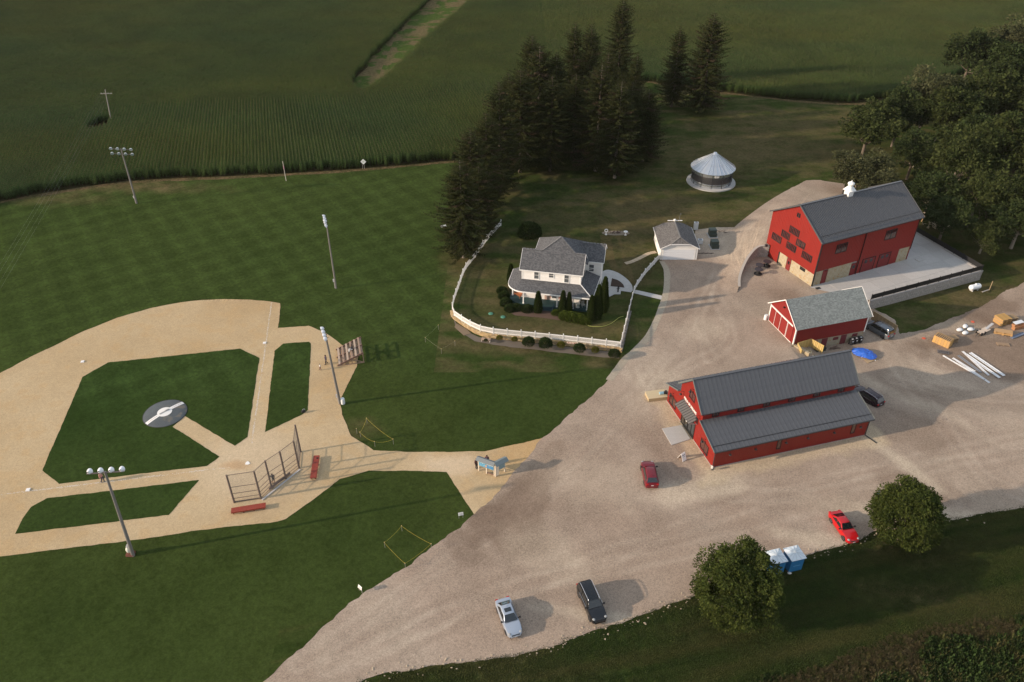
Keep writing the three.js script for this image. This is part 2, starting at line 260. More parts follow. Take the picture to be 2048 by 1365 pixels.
// ---------------------------------------------------------------- the infield
const DIRT_RECT = [-92, -116, 102, 62];
const hp = [[-35.18, -76.31]][0], mp = [[-49.75, -86.51]][0];
const dirtTex = colorTex(2048, 1600, (u, v) => {
  const x = DIRT_RECT[0] + u * DIRT_RECT[2], z = DIRT_RECT[1] + v * DIRT_RECT[3];
  const a = fbm(x * 0.12, z * 0.12, 3), b = fbm(x * 0.7, z * 0.7, 3), f = noise(x * 6, z * 6), g = H(u * 2048, v * 1600), g2 = H(u * 1024 + 90, v * 800);
  let c = mix3([0.405, 0.296, 0.168], [0.465, 0.36, 0.222], clamp(a * 1.8 - 0.4));
  c = mix3(c, [0.40, 0.275, 0.14], 0.4 * S(0.5, 0.75, b));
  const d = Math.hypot(x - hp[0], z - hp[1]);
  c = mix3(c, [0.53, 0.43, 0.30], (1 - S(3, 11, d + 6 * (a - 0.5))) * 0.65);
  c = mix3(c, [0.37, 0.21, 0.09], 0.75 * spot(x, z, hp[0] - 1.2, hp[1] + 0.4, 1.8, 0.8, 0) * 0.6);
  c = mix3(c, [0.41, 0.25, 0.10], 0.6 * S(-6, 4, x));
  if (x > -20) c = mix3(c, [0.50, 0.40, 0.28], 0.8 * spot(x, z, [[-19.77, -85.1]][0][0] - 3, [[-19.77, -85.1]][0][1] + 2, 2.4, 5));
  c = mix3(c, [0.54, 0.43, 0.30], 0.7 * spot(x, z, [[-7.89, -76.13]][0][0], [[-7.89, -76.13]][0][1], 4, 1.8));
  const k = 0.76 + 0.14 * f + 0.30 * g + 0.14 * g2 + 0.14 * (b - 0.5);
  return [c[0] * k, c[1] * k, c[2] * k];
}, false);
const dirtMat = matte({ map: dirtTex, bumpMap: tiled(fineBump, 18, 11), bumpScale: 0.035 });
struct('infield_dirt', sheetGeo(wobble(DIRT, 0.5, 0.07), 0.03, DIRT_RECT, 8), dirtMat);
const infieldMat = lawnMat.clone(); infieldMat.color = C(0.84, 0.95, 0.95);
for (const p of [INFIELD, STRIP_A, STRIP_B]) struct('infield_grass', sheetGeo(wobble(p, 0.4, 0.05, 1.3), 0.05, LAWN_RECT, 8), infieldMat);
// chalk lines: broken, worn
{
  srand(31);
  const chalk = matte({ color: C(0.6, 0.55, 0.47) }), dab = (a, b, dens, w) => {
    const L = Math.hypot(b[0] - a[0], b[1] - a[1]), n = Math.floor(L * 34), out = [], dx = (b[0] - a[0]) / L, dz = (b[1] - a[1]) / L;
    for (let i = 0; i < n; i++) { const t = i / n, k = noise(t * L * 0.5 + a[0], 3.3); if (rnd() > dens * (0.25 + 1.2 * k)) continue; const o = rr(-w, w), s = rr(0.02, 0.075), x = mix(a[0], b[0], t) - dz * o, z = mix(a[1], b[1], t) + dx * o; out.push(new THREE.CircleGeometry(s, 5).rotateX(-Math.PI / 2).translate(x, 0.036 + i * 1e-6, z)); }
    return join(out);
  };
  const F = [[-35.61, -80.17], [-41.58, -115.68]], Tl = [[-37.09, -75.57], [-40.32, -75.11], [-65.08, -70.76]];
  for (const g of [dab(F[0], F[1], 0.5, 0.1), dab(Tl[1], Tl[2], 0.55, 0.11), dab(Tl[0], Tl[1], 0.25, 0.1)]) { const o = struct('chalk_line', g, chalk); }
}

// ---------------------------------------------------------------- gravel
const GR = [-38, -172, 142, 132];
const DARK = [[...[[-1.45, -64.87]][0], 5.5, 3.2, 0.5, 0.8], [...[[1.32, -69.48]][0], 3, 5.5, 0.5, 0.75], [...[[4.03, -75.66]][0], 1.5, 4.5, 0.55, 0.6], [...[[-5.59, -62.73]][0], 4, 2, 0.6, 0.5], [...[[31.49, -114.89]][0], 3.4, 8, 0.1, 0.25], [...[[20.95, -76.13]][0], 3, 4, 0, 0.25], [...[[56.25, -83]][0], 7, 5, 0.2, 0.45], [...[[52.4, -72.06]][0], 5, 2.4, 0.4, 0.5], [...[[47.87, -118.09]][0], 3, 2.2, 0.3, 0.4], [...[[78.53, -104.27]][0], 11, 8, 0, 0.8], [...[[81.7, -116.05]][0], 8, 4, -0.4, 0.8], [...[[67.04, -90.6]][0], 10, 3, 0.2, 0.3], [...[[23.47, -89.51]][0], 2.2, 1.8, 0, 0.4], [...[[12.74, -67.42]][0], 9, 3, 0.3, 0.22], [...[[11.92, -78.99]][0], 6, 3, 0.9, 0.2], [...[[30.05, -69.91]][0], 9, 2, 0.2, 0.18], [...[[38.29, -126.66]][0], 2, 3, 0, 0.2]];
const PALE = [[...[[24.06, -71.62]][0], 7, 2, -0.25, 0.7], [...[[20.18, -89.51]][0], 3, 7, 0.5, 0.3], [...[[30.91, -107.38]][0], 5, 3, -0.4, 0.45], [...[[4.46, -61.25]][0], 6, 3, 0.5, 0.35], [...[[39.74, -138.14]][0], 4, 7, 0, 0.5], [...[[52.1, -76.13]][0], 1.1, 6, -0.55, 0.7], [...[[57.37, -92.14]][0], 1.2, 6, -0.5, 0.4], [...[[62.69, -86.36]][0], 1.2, 6, -0.5, 0.35], [...[[30.93, -144.44]][0], 3, 3, 0, 0], [...[[10.77, -73.38]][0], 8, 4, 0.2, 0.25], [...[[49.33, -126.66]][0], 4, 4, 0, 0.4], [...[[45.62, -134.15]][0], 3, 10, 0.4, 0.3], [...[[53.89, -66.77]][0], 12, 1.6, 0.15, 0.6], [...[[37.94, -63.11]][0], 7, 1.2, 0.25, 0.6], [...[[11.17, -52.46]][0], 9, 0.9, 0.2, 0.5], [...[[73.56, -111.43]][0], 8, 2, 0.3, 0.4]];
// worn wheel lanes: pairs of pale, packed tracks along the ways that cars take
const LANES = [[[-21.84, -47.12], [-17.35, -51.1], [-12.51, -55.67], [-1.46, -65.81], [10.57, -78.99], [23.88, -99.2], [32.05, -113.33], [39.06, -130.33]], [[-19.16, -46.56], [-6.76, -53.09], [10.27, -60.52], [29.84, -69.06], [51.44, -76.13], [74.42, -81.77]], [[20.41, -96.66], [20.66, -83], [24.15, -72.06], [36.61, -70.76], [54.56, -75.66], [73.43, -79.97]], [[35.59, -118.09], [35.22, -104.55], [23.1, -94.19], [11.92, -78.99], [0.98, -66.61]], [[61.17, -105.66], [61.12, -92.14], [60.68, -81.98], [61.71, -73.38], [65.39, -69.91]], [[48.12, -144.44], [38.29, -126.66], [31.47, -110.3], [30.91, -99.2]], [[-16.69, -47.12], [-1.35, -56.34], [16.1, -60.52], [37.85, -66.61], [55.29, -69.91]], [[59.21, -96.44], [65.61, -92.14], [79.62, -90.6]]].map((l) => smoothLine(l, false, 4));
const LN = 1024, lane = new Float32Array(LN * LN);
for (let j = 0; j < LN; j++) for (let i = 0; i < LN; i++) {
  const x = GR[0] + (i + 0.5) / LN * GR[2], z = GR[1] + (j + 0.5) / LN * GR[3]; let v = 0;
  for (const l of LANES) { let m = 1e9; for (let q = 0; q < l.length - 1; q++) { const a = l[q], b = l[q + 1]; if (Math.abs(x - a[0]) > 9 && Math.abs(x - b[0]) > 9 || Math.abs(z - a[1]) > 9 && Math.abs(z - b[1]) > 9) continue; const dx = b[0] - a[0], dz = b[1] - a[1], t = clamp(((x - a[0]) * dx + (z - a[1]) * dz) / (dx * dx + dz * dz || 1)), d = Math.hypot(x - a[0] - dx * t, z - a[1] - dz * t); if (d < m) m = d; } if (m > 5) continue; const w = m + (noise(x * 0.25, z * 0.25) - 0.5) * 0.9; v += (1 - S(0.15, 0.5, Math.abs(w - 0.85))) * 0.8 - (1 - S(0.2, 0.7, Math.abs(w - 1.9))) * 0.45 - (1 - S(0.0, 0.45, w)) * 0.3; }
  lane[j * LN + i] = v;
}
const stc = Math.cos(15.75 * RAD), sts = Math.sin(15.75 * RAD), STORE_O = [22.61, -89.17];
const gravelTex = colorTex(2048, 2048, (u, v) => {
  const x = GR[0] + u * GR[2], z = GR[1] + v * GR[3];
  const a = fbm(x * 0.07, z * 0.07, 4), b = fbm(x * 0.4 + 3, z * 0.4, 3), f = noise(x * 5, z * 5), g = H(u * 2048, v * 2048), g2 = H(u * 1024 + 31, v * 1024 + 77), g3 = noise(x * 9 + 7, z * 9);
  let c = mix3([0.292, 0.231, 0.178], [0.36, 0.29, 0.228], clamp(a * 1.9 - 0.45));
  // wheel tracks follow the drive round the buildings
  const s = fbm((x * 0.82 - z * 0.57) * 0.16, (x * 0.57 + z * 0.82) * 0.045, 3); c = mix3(c, [0.27, 0.20, 0.15], clamp((s - 0.5) * 2.2) * 0.75);
  c = mix3(c, [0.44, 0.37, 0.285], clamp((0.46 - s) * 2.4) * 0.5);
  { const q = lane[Math.min(LN - 1, (v * LN) | 0) * LN + Math.min(LN - 1, (u * LN) | 0)] * (0.35 + 0.9 * b); c = q > 0 ? mix3(c, [0.42, 0.355, 0.28], Math.min(0.4, q * 0.26)) : mix3(c, [0.225, 0.172, 0.13], Math.min(0.4, -q * 0.38)); }
  for (const [cx, cz, rx, rz, t, w] of DARK) if (Math.abs(x - cx) < 2.2 * (rx + rz) && Math.abs(z - cz) < 2.2 * (rx + rz)) c = mix3(c, [0.185, 0.135, 0.10], clamp(spot(x, z, cx, cz, rx, rz, t, 0.35) * w));
  for (const [cx, cz, rx, rz, t, w] of PALE) if (Math.abs(x - cx) < 2.2 * (rx + rz) && Math.abs(z - cz) < 2.2 * (rx + rz)) c = mix3(c, [0.47, 0.395, 0.30], clamp(spot(x, z, cx, cz, rx, rz, t, 0.6) * w));
  // pale limestone spread round the store
  const lx = (x - STORE_O[0]) * stc - (z - STORE_O[1]) * sts, lz = (x - STORE_O[0]) * sts + (z - STORE_O[1]) * stc, d = Math.max(-lx, lx - 23.2, -lz, lz - 14.15);
  if (d > 0 && d < 6) c = mix3(c, [0.48, 0.39, 0.265], (1 - S(1.4, 3.2, d + (b - 0.5) * 2.5)) * 0.75);
  const k = 0.66 + 0.12 * f + 0.44 * g + 0.2 * g2 + 0.14 * (b - 0.5) * 2 + 0.12 * (g3 - 0.5);
  return [c[0] * k, c[1] * k, c[2] * k];
}, false);
const gravelMat = matte({ map: gravelTex, bumpMap: tiled(fineBump, 22, 20), bumpScale: 0.05 });
struct('gravel_drive', sheetGeo(wobble(GRAVEL, 0.6, 0.24, 0.5), 0.06, GR, 2.6), gravelMat);
// loose pale stones that the mower throws along the lower edge of the drive
{
  srand(77);
  const stone = new THREE.DodecahedronGeometry(0.1, 0), list = [];
  const edge = LOW_EDGE;
  const inst = new THREE.InstancedMesh(stone, M(0.40, 0.33, 0.24, 1), 260), m = new THREE.Matrix4(), q = new THREE.Quaternion();
  for (let i = 0; i < 260; i++) { const k = Math.floor(rnd() * (edge.length - 2)), t = rnd(), a = edge[k], b = edge[k + 1], o = (rnd() + rnd() + rnd() - 1.5) * 1.1, x = mix(a[0], b[0], t) + rr(-0.4, 0.4), z = mix(a[1], b[1], t) + o, s = rr(0.35, 1.2); q.setFromEuler(new THREE.Euler(rnd() * 6, rnd() * 6, 0)); m.compose(v3(x, T(x, z) + 0.07, z), q, v3(s * 1.3, s * 0.6, s)); inst.setMatrixAt(i, m); }
  inst.name = 'gravel'; inst.userData.kind = 'stuff'; inst.userData.label = 'loose pale stones along the ragged lower edge of the gravel drive'; scene.add(inst);
}
// pale worn strip of fines along the lawn side of the drive
{
  const L = smoothLine([[27.55, -129.95], [27.89, -126.66], [27.27, -122.1], [25.88, -116.47], [23.69, -110.3], [21.2, -104.83], [16.83, -98.94], [14.19, -94.19]], false, 6), out = [...L, ...L.slice().reverse().map(([x, z]) => [x + 1.05, z + 0.35])];
  const t = colorTex(512, 512, (u, v) => { const k = 0.75 + 0.25 * noise(u * 60, v * 60) + 0.25 * H(u * 512, v * 512); return [0.34 * k, 0.295 * k, 0.225 * k]; });
  struct('concrete_kerb', sheetGeo(wobble(out, 0.5, 0.06), 0.075, [0, 0, 10, 10], 6), M(1, 1, 1, 1, { map: t, bumpMap: fineBump, bumpScale: 0.02 }));
}
// ---------------------------------------------------------------- house yard
{
  const g = sheetGeo(wobble(YARD, 0.7, 0.01), 0.012, LAWN_RECT, 2.5, yardY);
  struct('yard_lawn', g, lawnMat);
}
const concreteTex = colorTex(512, 512, (u, v) => { const k = 0.82 + 0.2 * fbm(u * 8, v * 8, 3) + 0.1 * H(u * 512, v * 512) - 0.06 * S(0.6, 0.8, noise(u * 24, v * 24)); return [0.43 * k, 0.42 * k, 0.40 * k]; });
const concrete = M(1, 1, 1, 0.9, { map: concreteTex });
{
  const w = smoothLine([[16.39, -125.76], [17.56, -126.48], [19.05, -125.76], [20.47, -123.82], [21.36, -121.42], [21.38, -119.41]], false, 5);
  struct('garden_path', sheetGeo([...w, ...[[20.94, -118.75], [19.84, -119.07], [19.24, -119.24], [19.02, -118.09], [17.97, -118.09], [16.63, -116.95], [15.24, -115.99], [15.92, -120.57]]], 0.09, [0, 0, 4, 4], 3, yardY), concrete);
  struct('path', sheetGeo([[21.6, -119.74], [26.49, -117.6], [26.12, -116.31], [21.36, -118.58]], 0.07, [0, 0, 4, 4], 3), concrete);
  const mulch = M(0.045, 0.028, 0.02, 1, { bumpMap: tiled(fineBump, 1), bumpScale: 0.08 });
  struct('mulch_bed', sheetGeo([...[[17.54, -120.74]], ...smoothLine([[18.08, -123.48], [19.09, -122.79], [19.84, -121.42], [19.97, -120.24]], false, 4)], 0.12, [0, 0, 8, 8], 2, yardY), mulch);
  struct('planting_bed', sheetGeo(wobble([[-10.07, -112.1], [-9.31, -109.12], [-7.29, -106.8], [-5.35, -105.25], [-1.94, -104.55], [7.67, -102.77], [16.9, -101.03], [16.73, -99.46], [13.79, -99.85], [7.58, -101.03], [1.27, -102.23], [-3.12, -103.18], [-5.96, -104.14], [-8.08, -106.24], [-9.25, -108.1]], 0.6, 0.06), 0.035, [0, 0, 8, 8], 4), M(0.13, 0.108, 0.085, 1, { bumpMap: fineBump, bumpScale: 0.05 }));
  struct('mulch_bed', sheetGeo(wobble([[-1.04, -116.47], [-1.02, -113.02], [0.5, -111.2], [5.52, -110.3], [10.45, -108.82], [12.92, -108.53], [13.06, -110.3], [6.45, -112.56], [0.51, -113.64], [-0.35, -116.47]], 0.6, 0.08), 0.05, [0, 0, 8, 8], 3, yardY), M(0.10, 0.06, 0.042, 1, { bumpMap: fineBump, bumpScale: 0.06 }));
}

// ---------------------------------------------------------------- building materials
const panelGrain = greyTex(256, 256, (u, v) => 0.5 + 0.5 * (noise(u * 16, v * 4) - 0.5) + 0.25 * (noise(u * 64, v * 64) - 0.5));
const redTex = colorTex(512, 512, (u, v) => { const k = 0.88 + 0.16 * fbm(u * 8, v * 3, 3) + 0.06 * noise(u * 90, v * 12); return [0.225 * k, 0.0135 * k, 0.0085 * k]; });
const redSteel = M(1, 1, 1, 0.5, { map: tiled(redTex, 0.16) });
const redWood = M(0.86, 0.72, 0.8, 0.7, { map: tiled(redTex, 0.16), bumpMap: tiled(panelGrain, 0.5), bumpScale: 0.01 });
const darkRed = M(0.17, 0.014, 0.014, 0.6);
const maroon = M(0.13, 0.02, 0.024, 0.7);
const roofTints = [0.985, 1, 1.02].map((k) => M(0.086 * k, 0.089 * k, 0.095 * k, 0.5, { metalness: 0.05, roughnessMap: tiled(panelGrain, 0.3) }));
const roofSteel = roofTints[1];
const trimDark = M(0.035, 0.036, 0.038, 0.6);
const black = M(0.012, 0.012, 0.013, 0.5);
const blackMatte = M(0.012, 0.012, 0.013, 0.9);
const white = M(0.74, 0.74, 0.72, 0.6);
const whiteTrim = M(0.78, 0.77, 0.74, 0.5);
const glass = new THREE.MeshPhysicalMaterial({ color: C(0.012, 0.015, 0.016), roughness: 0.06, metalness: 0, clearcoat: 1, clearcoatRoughness: 0.03, side: THREE.DoubleSide });
const galv = M(0.52, 0.55, 0.58, 0.36, { metalness: 0.75, roughnessMap: tiled(panelGrain, 1) });
const stoneTex = colorTex(1024, 1024, (u, v) => {
  // random ashlar: courses of uneven height broken into blocks
  const y = v * 16, row = Math.floor(y), off = TAB[row * 7 % 4096] * 5, x = u * 12 + off + 0.25 * Math.sin(row * 1.7), cell = Math.floor(x), fx = x - cell, fy = y - row;
  const id = TAB[(cell * 31 + row * 57) & 65535], id2 = TAB[(cell * 13 + row * 91 + 777) & 65535], joint = Math.min(fx, 1 - fx) * 1.6 < 0.09 || Math.min(fy, 1 - fy) < 0.1;
  const k = 0.78 + 0.3 * noise(u * 120, v * 120) + 0.3 * (id - 0.5);
  if (joint) return [0.42 * k, 0.36 * k, 0.26 * k];
  return mix3([0.50, 0.42, 0.27], id2 > 0.75 ? [0.36, 0.22, 0.09] : [0.40, 0.35, 0.25], id).map((q) => q * k);
});
const stoneBump = greyTex(1024, 1024, (u, v) => { const y = v * 16, row = Math.floor(y), off = TAB[row * 7 % 4096] * 5, x = u * 12 + off + 0.25 * Math.sin(row * 1.7), cell = Math.floor(x), fx = x - cell, fy = y - row, joint = Math.min(fx, 1 - fx) * 1.6 < 0.09 || Math.min(fy, 1 - fy) < 0.1; return joint ? 0.1 : 0.55 + 0.3 * TAB[(cell * 31 + row * 57) & 65535] + 0.2 * (noise(u * 90, v * 90) - 0.5); });
const limestone = M(1, 1, 1, 0.95, { map: tiled(stoneTex, 0.25), bumpMap: tiled(stoneBump, 0.25), bumpScale: 0.06 });
const shingleTex = (a, b) => colorTex(1024, 1024, (u, v) => { const y = v * 40, row = Math.floor(y), x = u * 28 + (row % 2) * 0.5 + TAB[row & 255] * 0.3, id = TAB[(Math.floor(x) * 37 + row * 101) & 65535], k = 0.8 + 0.26 * H(u * 1024, v * 1024) + 0.12 * fbm(u * 5, v * 5, 3) - (y - row > 0.86 ? 0.16 : 0); return mix3(a, b, id).map((q) => q * k); });
const shingleBump = greyTex(512, 512, (u, v) => { const y = v * 40, row = Math.floor(y), x = u * 28 + (row % 2) * 0.5 + TAB[row & 255] * 0.3; return (y - row) * 0.6 + 0.3 * TAB[(Math.floor(x) * 37 + row * 101) & 65535]; });
const houseShingle = M(1, 1, 1, 0.95, { map: tiled(shingleTex([0.058, 0.061, 0.066], [0.112, 0.114, 0.119]), 0.14), bumpMap: tiled(shingleBump, 0.14), bumpScale: 0.02 });
const shedShingle = M(1, 1, 1, 0.95, { map: tiled(shingleTex([0.16, 0.178, 0.17], [0.262, 0.284, 0.27]), 0.14), bumpMap: tiled(shingleBump, 0.14), bumpScale: 0.02 });
const garageShingle = M(1, 1, 1, 0.95, { map: tiled(shingleTex([0.078, 0.074, 0.073], [0.14, 0.134, 0.127]), 0.14), bumpMap: tiled(shingleBump, 0.14), bumpScale: 0.02 });
const clapBump = greyTex(64, 256, (u, v) => { const y = v * 8; return y - Math.floor(y); });
const clapboard = M(0.80, 0.785, 0.745, 0.6, { bumpMap: tiled(clapBump, 1, 0.9), bumpScale: 0.03 });
const timber = M(0.30, 0.20, 0.11, 0.9, { map: colorTex(256, 256, (u, v) => { const k = 0.7 + 0.5 * noise(u * 6, v * 60); return [k, k, k]; }) });
const blockTex = colorTex(512, 512, (u, v) => { const y = v * 12, r = Math.floor(y), x = u * 8 + (r % 2) * 0.5, j = Math.min(x - Math.floor(x), 1 - x + Math.floor(x)) < 0.04 || y - r < 0.12, k = (j ? 0.55 : 0.85 + 0.3 * TAB[(Math.floor(x) * 17 + r * 71) & 65535]) * (0.85 + 0.3 * noise(u * 90, v * 90)); return [0.34 * k, 0.31 * k, 0.28 * k]; });
const wallBlock = M(1, 1, 1, 0.95, { map: tiled(blockTex, 0.3), bumpMap: tiled(fineBump, 0.3), bumpScale: 0.04 });

// window in the plane x = c (ax 'x') or z = c (ax 'z'); o = outward sign. Frame, panes and mullions are its pieces
function windowIn(parent, ax, c, o, a0, a1, y0, y1, { frame = black, fw = 0.08, mull = 0, bars = 0, pane = glass, name = 'window', depth = 0.07 } = {}) {
  const put = (A0, A1, Y0, Y1, d0, d1) => (ax === 'x' ? span(c + o * d0, c + o * d1, Y0, Y1, A0, A1) : span(A0, A1, Y0, Y1, c + o * d0, c + o * d1));
  const f = [put(a0 - fw, a1 + fw, y1, y1 + fw, 0.001, depth), put(a0 - fw, a1 + fw, y0 - fw, y0, 0.001, depth + 0.02), put(a0 - fw, a0, y0, y1, 0.001, depth), put(a1, a1 + fw, y0, y1, 0.001, depth)];
  for (let i = 1; i <= mull; i++) { const t = mix(a0, a1, i / (mull + 1)); f.push(put(t - fw * 0.35, t + fw * 0.35, y0, y1, 0.004, depth - 0.012)); }
  for (let i = 1; i <= bars; i++) { const t = mix(y0, y1, i / (bars + 1)); f.push(put(a0, a1, t - 0.025, t + 0.025, 0.006, depth - 0.02)); }
  const w = part(name, join(f), frame, parent);
  part('pane', put(a0, a1, y0, y1, 0.002, 0.025), pane, w);
  return w;
}
// vertical ribs of steel siding on the plane x = c or z = c
const ribs = (ax, c, o, a0, a1, step, lo, hi, w = 0.06, d = 0.028) => { const out = []; for (let a = a0 + step / 2; a < a1; a += step) { const y0 = lo(a), y1 = hi(a); if (y1 - y0 < 0.1) continue; out.push(ax === 'x' ? span(c, c + o * d, y0, y1, a - w / 2, a + w / 2) : span(a - w / 2, a + w / 2, y0, y1, c, c + o * d)); } return join(out); };
function gooseneck(parent, ax, c, o, a, y) {   // barn lamp on a bent arm
  const P = (out, up, side = 0) => (ax === 'x' ? [c + o * out, y + up, a + side] : [a + side, y + up, c + o * out]);
  const arm = tube([P(0, 0.25), P(0.3, 0.42), P(0.5, 0.3), P(0.52, 0.08)], 0.025, 10, 5), shade = lathe([[0.04, 0.12], [0.09, 0.1], [0.2, -0.04], [0.21, -0.05], [0.19, -0.04], [0.05, 0.06]], 14).translate(...P(0.52, 0)), foot = new THREE.SphereGeometry(0.07, 8, 6).translate(...P(0.02, 0.25));
  return part('wall_lamp', join([arm, shade, foot]), black, parent);
}

// ---------------------------------------------------------------- the long red shop, nearest
{
  const o = thing('red_shop', 'long red steel shop with raised middle roof and an awning over its glass doors', 'building', [22.61, 0, -89.17], 15.75 * RAD);
  const L = 23.2, W = 14.15, rz = 6.62, ry = 9.15, ez = 10.12, ey = 5.9, m0 = 3.4, m1 = 9.85, lt = 4.72, lo = 3.2;
  const top = (z) => (z < m0 ? mix(lo + 0.12, lt, z / m0) : z > m1 ? mix(lt, lo + 0.12, (z - m1) / (W - m1)) : ry - 0.14 - Math.abs(z - rz) * ((ry - ey) / (ez - rz)));
  const prof = [[0, -0.3], [W, -0.3], [W, top(W) - 0.1], [m1 + 0.001, lt - 0.1], [m1, top(m1) - 0.05], [rz, top(rz) - 0.05], [m0, top(m0) - 0.05], [m0 - 0.001, lt - 0.1], [0, top(0) - 0.1]];
  part('gable_wall', metre(join([prismX(prof, 0, 0.18), ribs('x', 0, -1, 0, W, 0.3, () => 0, (z) => top(z) - 0.16)])), redSteel, o);
  part('gable_wall', metre(join([prismX(prof, L - 0.18, L), ribs('x', L, 1, 0, W, 0.3, () => 0, (z) => top(z) - 0.16)])), redSteel, o);
  part('side_wall', metre(join([span(0.18, L - 0.18, -0.3, lo - 0.02, W - 0.18, W), ribs('z', W, 1, 0, L, 0.3, () => 0, () => lo - 0.05)])), redSteel, o);
  part('side_wall', metre(span(0.18, L - 0.18, -0.3, lo - 0.02, 0, 0.18)), redSteel, o);
  part('clerestory_wall', metre(join([span(0.18, L - 0.18, lt - 0.5, ey + 0.1, m1 - 0.18, m1), ribs('z', m1, 1, 0.18, L - 0.18, 0.3, () => lt - 0.05, () => ey + 0.05)])), redSteel, o);
  part('clerestory_wall', metre(span(0.18, L - 0.18, lt - 0.5, ey + 0.1, m0, m0 + 0.18)), redSteel, o);
  part('foundation', metre(span(-0.06, L + 0.06, -0.5, 0.1, -0.06, W + 0.06)), concrete, o);
  // roof panels with standing seams, one by one
  const n = 38, x0 = -0.4, pw = (L + 0.8) / n;
  const slope = (za, ya, zb, yb, name, nn = n) => {
    const len = Math.hypot(zb - za, yb - ya), ang = Math.atan2(ya - yb, zb - za), w = ((L + 0.8) / nn);
    const g = metre(join([box(w - 0.004, 0.05, len, 0, 0, 0), box(0.03, 0.02, len - 0.002, -w / 2 + 0.018, 0.033, 0)])).rotateX(Math.sign(zb - za) >= 0 ? ang : 0);
    for (let i = 0; i < nn; i++) { const p = part(name, g, roofTints[(i * 7 + 3) % 3 === 0 ? 0 : (i % 5 === 2 ? 2 : 1)], o); p.position.set(x0 + (i + 0.5) * w, (ya + yb) / 2, (za + zb) / 2); }
  };
  slope(rz, ry, ez, ey, 'roof_panel'); slope(m1, lt, W + 0.42, lo, 'roof_panel');
  part('rear_roof', metre(join([slab([[x0, ry, rz], [L + 0.4, ry, rz], [L + 0.4, ey, 2 * rz - ez], [x0, ey, 2 * rz - ez]], 0.06)])), roofSteel, o);
  const lr = [slab([[x0, lt, m0], [L + 0.4, lt, m0], [L + 0.4, lo, -0.42], [x0, lo, -0.42]], 0.06)];
  for (let i = 0; i < n; i++) lr.push(beam([x0 + (i + 0.06) * pw, lt + 0.03, m0 - 0.02], [x0 + (i + 0.06) * pw, lo + 0.03, -0.4], 0.05, 0.06));
  part('rear_roof', metre(join(lr)), roofSteel, o);
  part('ridge_cap', join([beam([x0, ry + 0.07, rz], [L + 0.4, ry + 0.07, rz], 0.34, 0.06)]), roofTints[0], o);
  // rake trim and snow bar
  const trim = []; for (const x of [x0 - 0.025, L + 0.425]) trim.push(beam([x, ry + 0.03, rz], [x, ey, ez], 0.05, 0.2), beam([x, ry + 0.03, rz], [x, ey, 2 * rz - ez], 0.05, 0.2), beam([x, lt + 0.02, m1 + 0.03], [x, lo + 0.02, W + 0.42], 0.05, 0.18), beam([x, lt + 0.02, m0 - 0.03], [x, lo + 0.02, -0.42], 0.05, 0.18));
  const trimM = M(0.115, 0.13, 0.125, 0.5); for (const g of trim) part('rake_trim', g, trimM, o);
  part('gutter', join([beam([x0, lo - 0.06, W + 0.47], [L + 0.4, lo - 0.06, W + 0.47], 0.11, 0.12), beam([x0, ey - 0.06, ez + 0.03], [L + 0.4, ey - 0.06, ez + 0.03], 0.06, 0.1)]), trimDark, o);
  part('snow_bar', join([beam([x0, lo + 0.37, W - 0.35], [L + 0.4, lo + 0.37, W - 0.35], 0.05, 0.05)]), trimDark, o);
  part('soffit', join([span(0, L, lo - 0.02, lo + 0.02, W, W + 0.4)]), trimDark, o);
  for (const [x, dx] of [[0.02, -0.05], [L - 0.02, 0.05]]) part('downspout', join([beam([x + dx, lo - 0.1, W + 0.07], [x + dx, 0.15, W + 0.07], 0.09, 0.09), beam([x + dx, 0.15, W + 0.07], [x + dx * 6, 0.06, W + 0.5], 0.09, 0.09)]), trimDark, o);
  part('drain_pipe', join([beam([L + 0.15, 0.08, W + 0.3], [L + 0.6, 0.07, W + 1.9], 0.14, 0.12)]), black, o);
  // facade
  windowIn(o, 'x', 0, -1, 0.72, 2.62, 0.62, 2.05, { mull: 1 }); windowIn(o, 'x', 0, -1, 10.55, 12.45, 0.62, 2.05, { mull: 1 });
  windowIn(o, 'x', 0, -1, 5.85, 7.25, 5.65, 6.75, { mull: 1 });
  for (const [a, y] of [[1.6, 2.45], [11.5, 2.45], [6.55, 7.1], [4.3, 4.9], [9.2, 4.6]]) gooseneck(o, 'x', 0, -1, a, y);
  const d = part('door_frame', join([span(-0.1, 0, 2.55, 2.75, 4.65, 8.5), ...[4.65, 5.55, 6.48, 6.62, 7.55, 8.42].map((z) => span(-0.09, 0, 0.02, 2.55, z, z + 0.09)), span(-0.09, 0, 0.02, 0.14, 4.74, 8.42)]), black, o);
  for (const z of [4.74, 5.64, 6.71, 7.64]) part('door', span(-0.045, 0, 0.14, 2.55, z, z + (z === 5.64 ? 0.84 : z === 7.64 ? 0.78 : 0.81)), glass, d);
  part('door_notice', span(-0.06, -0.048, 1.3, 1.6, 6.0, 6.25), whiteTrim, d);
  // awning
  const aw = part('awning', metre(slab([[-0.02, 4.08, 4.5], [-0.02, 4.08, 8.95], [-1.35, 3.5, 8.95], [-1.35, 3.5, 4.5]], 0.05)), M(0.14, 0.135, 0.125, 0.5, { metalness: 0.2 }), o);
  part('seam', join([...Array(11)].map((_, i) => beam([-0.02, 4.1, 4.52 + i * 0.44], [-1.35, 3.52, 4.52 + i * 0.44], 0.045, 0.05))), trimDark, aw);
  for (const z of [4.6, 8.85]) part('bracket', join([beam([-0.02, 3.15, z], [-1.2, 3.5, z], 0.06, 0.06), beam([-0.02, 3.95, z], [-1.3, 3.45, z], 0.06, 0.06)]), whiteTrim, aw);
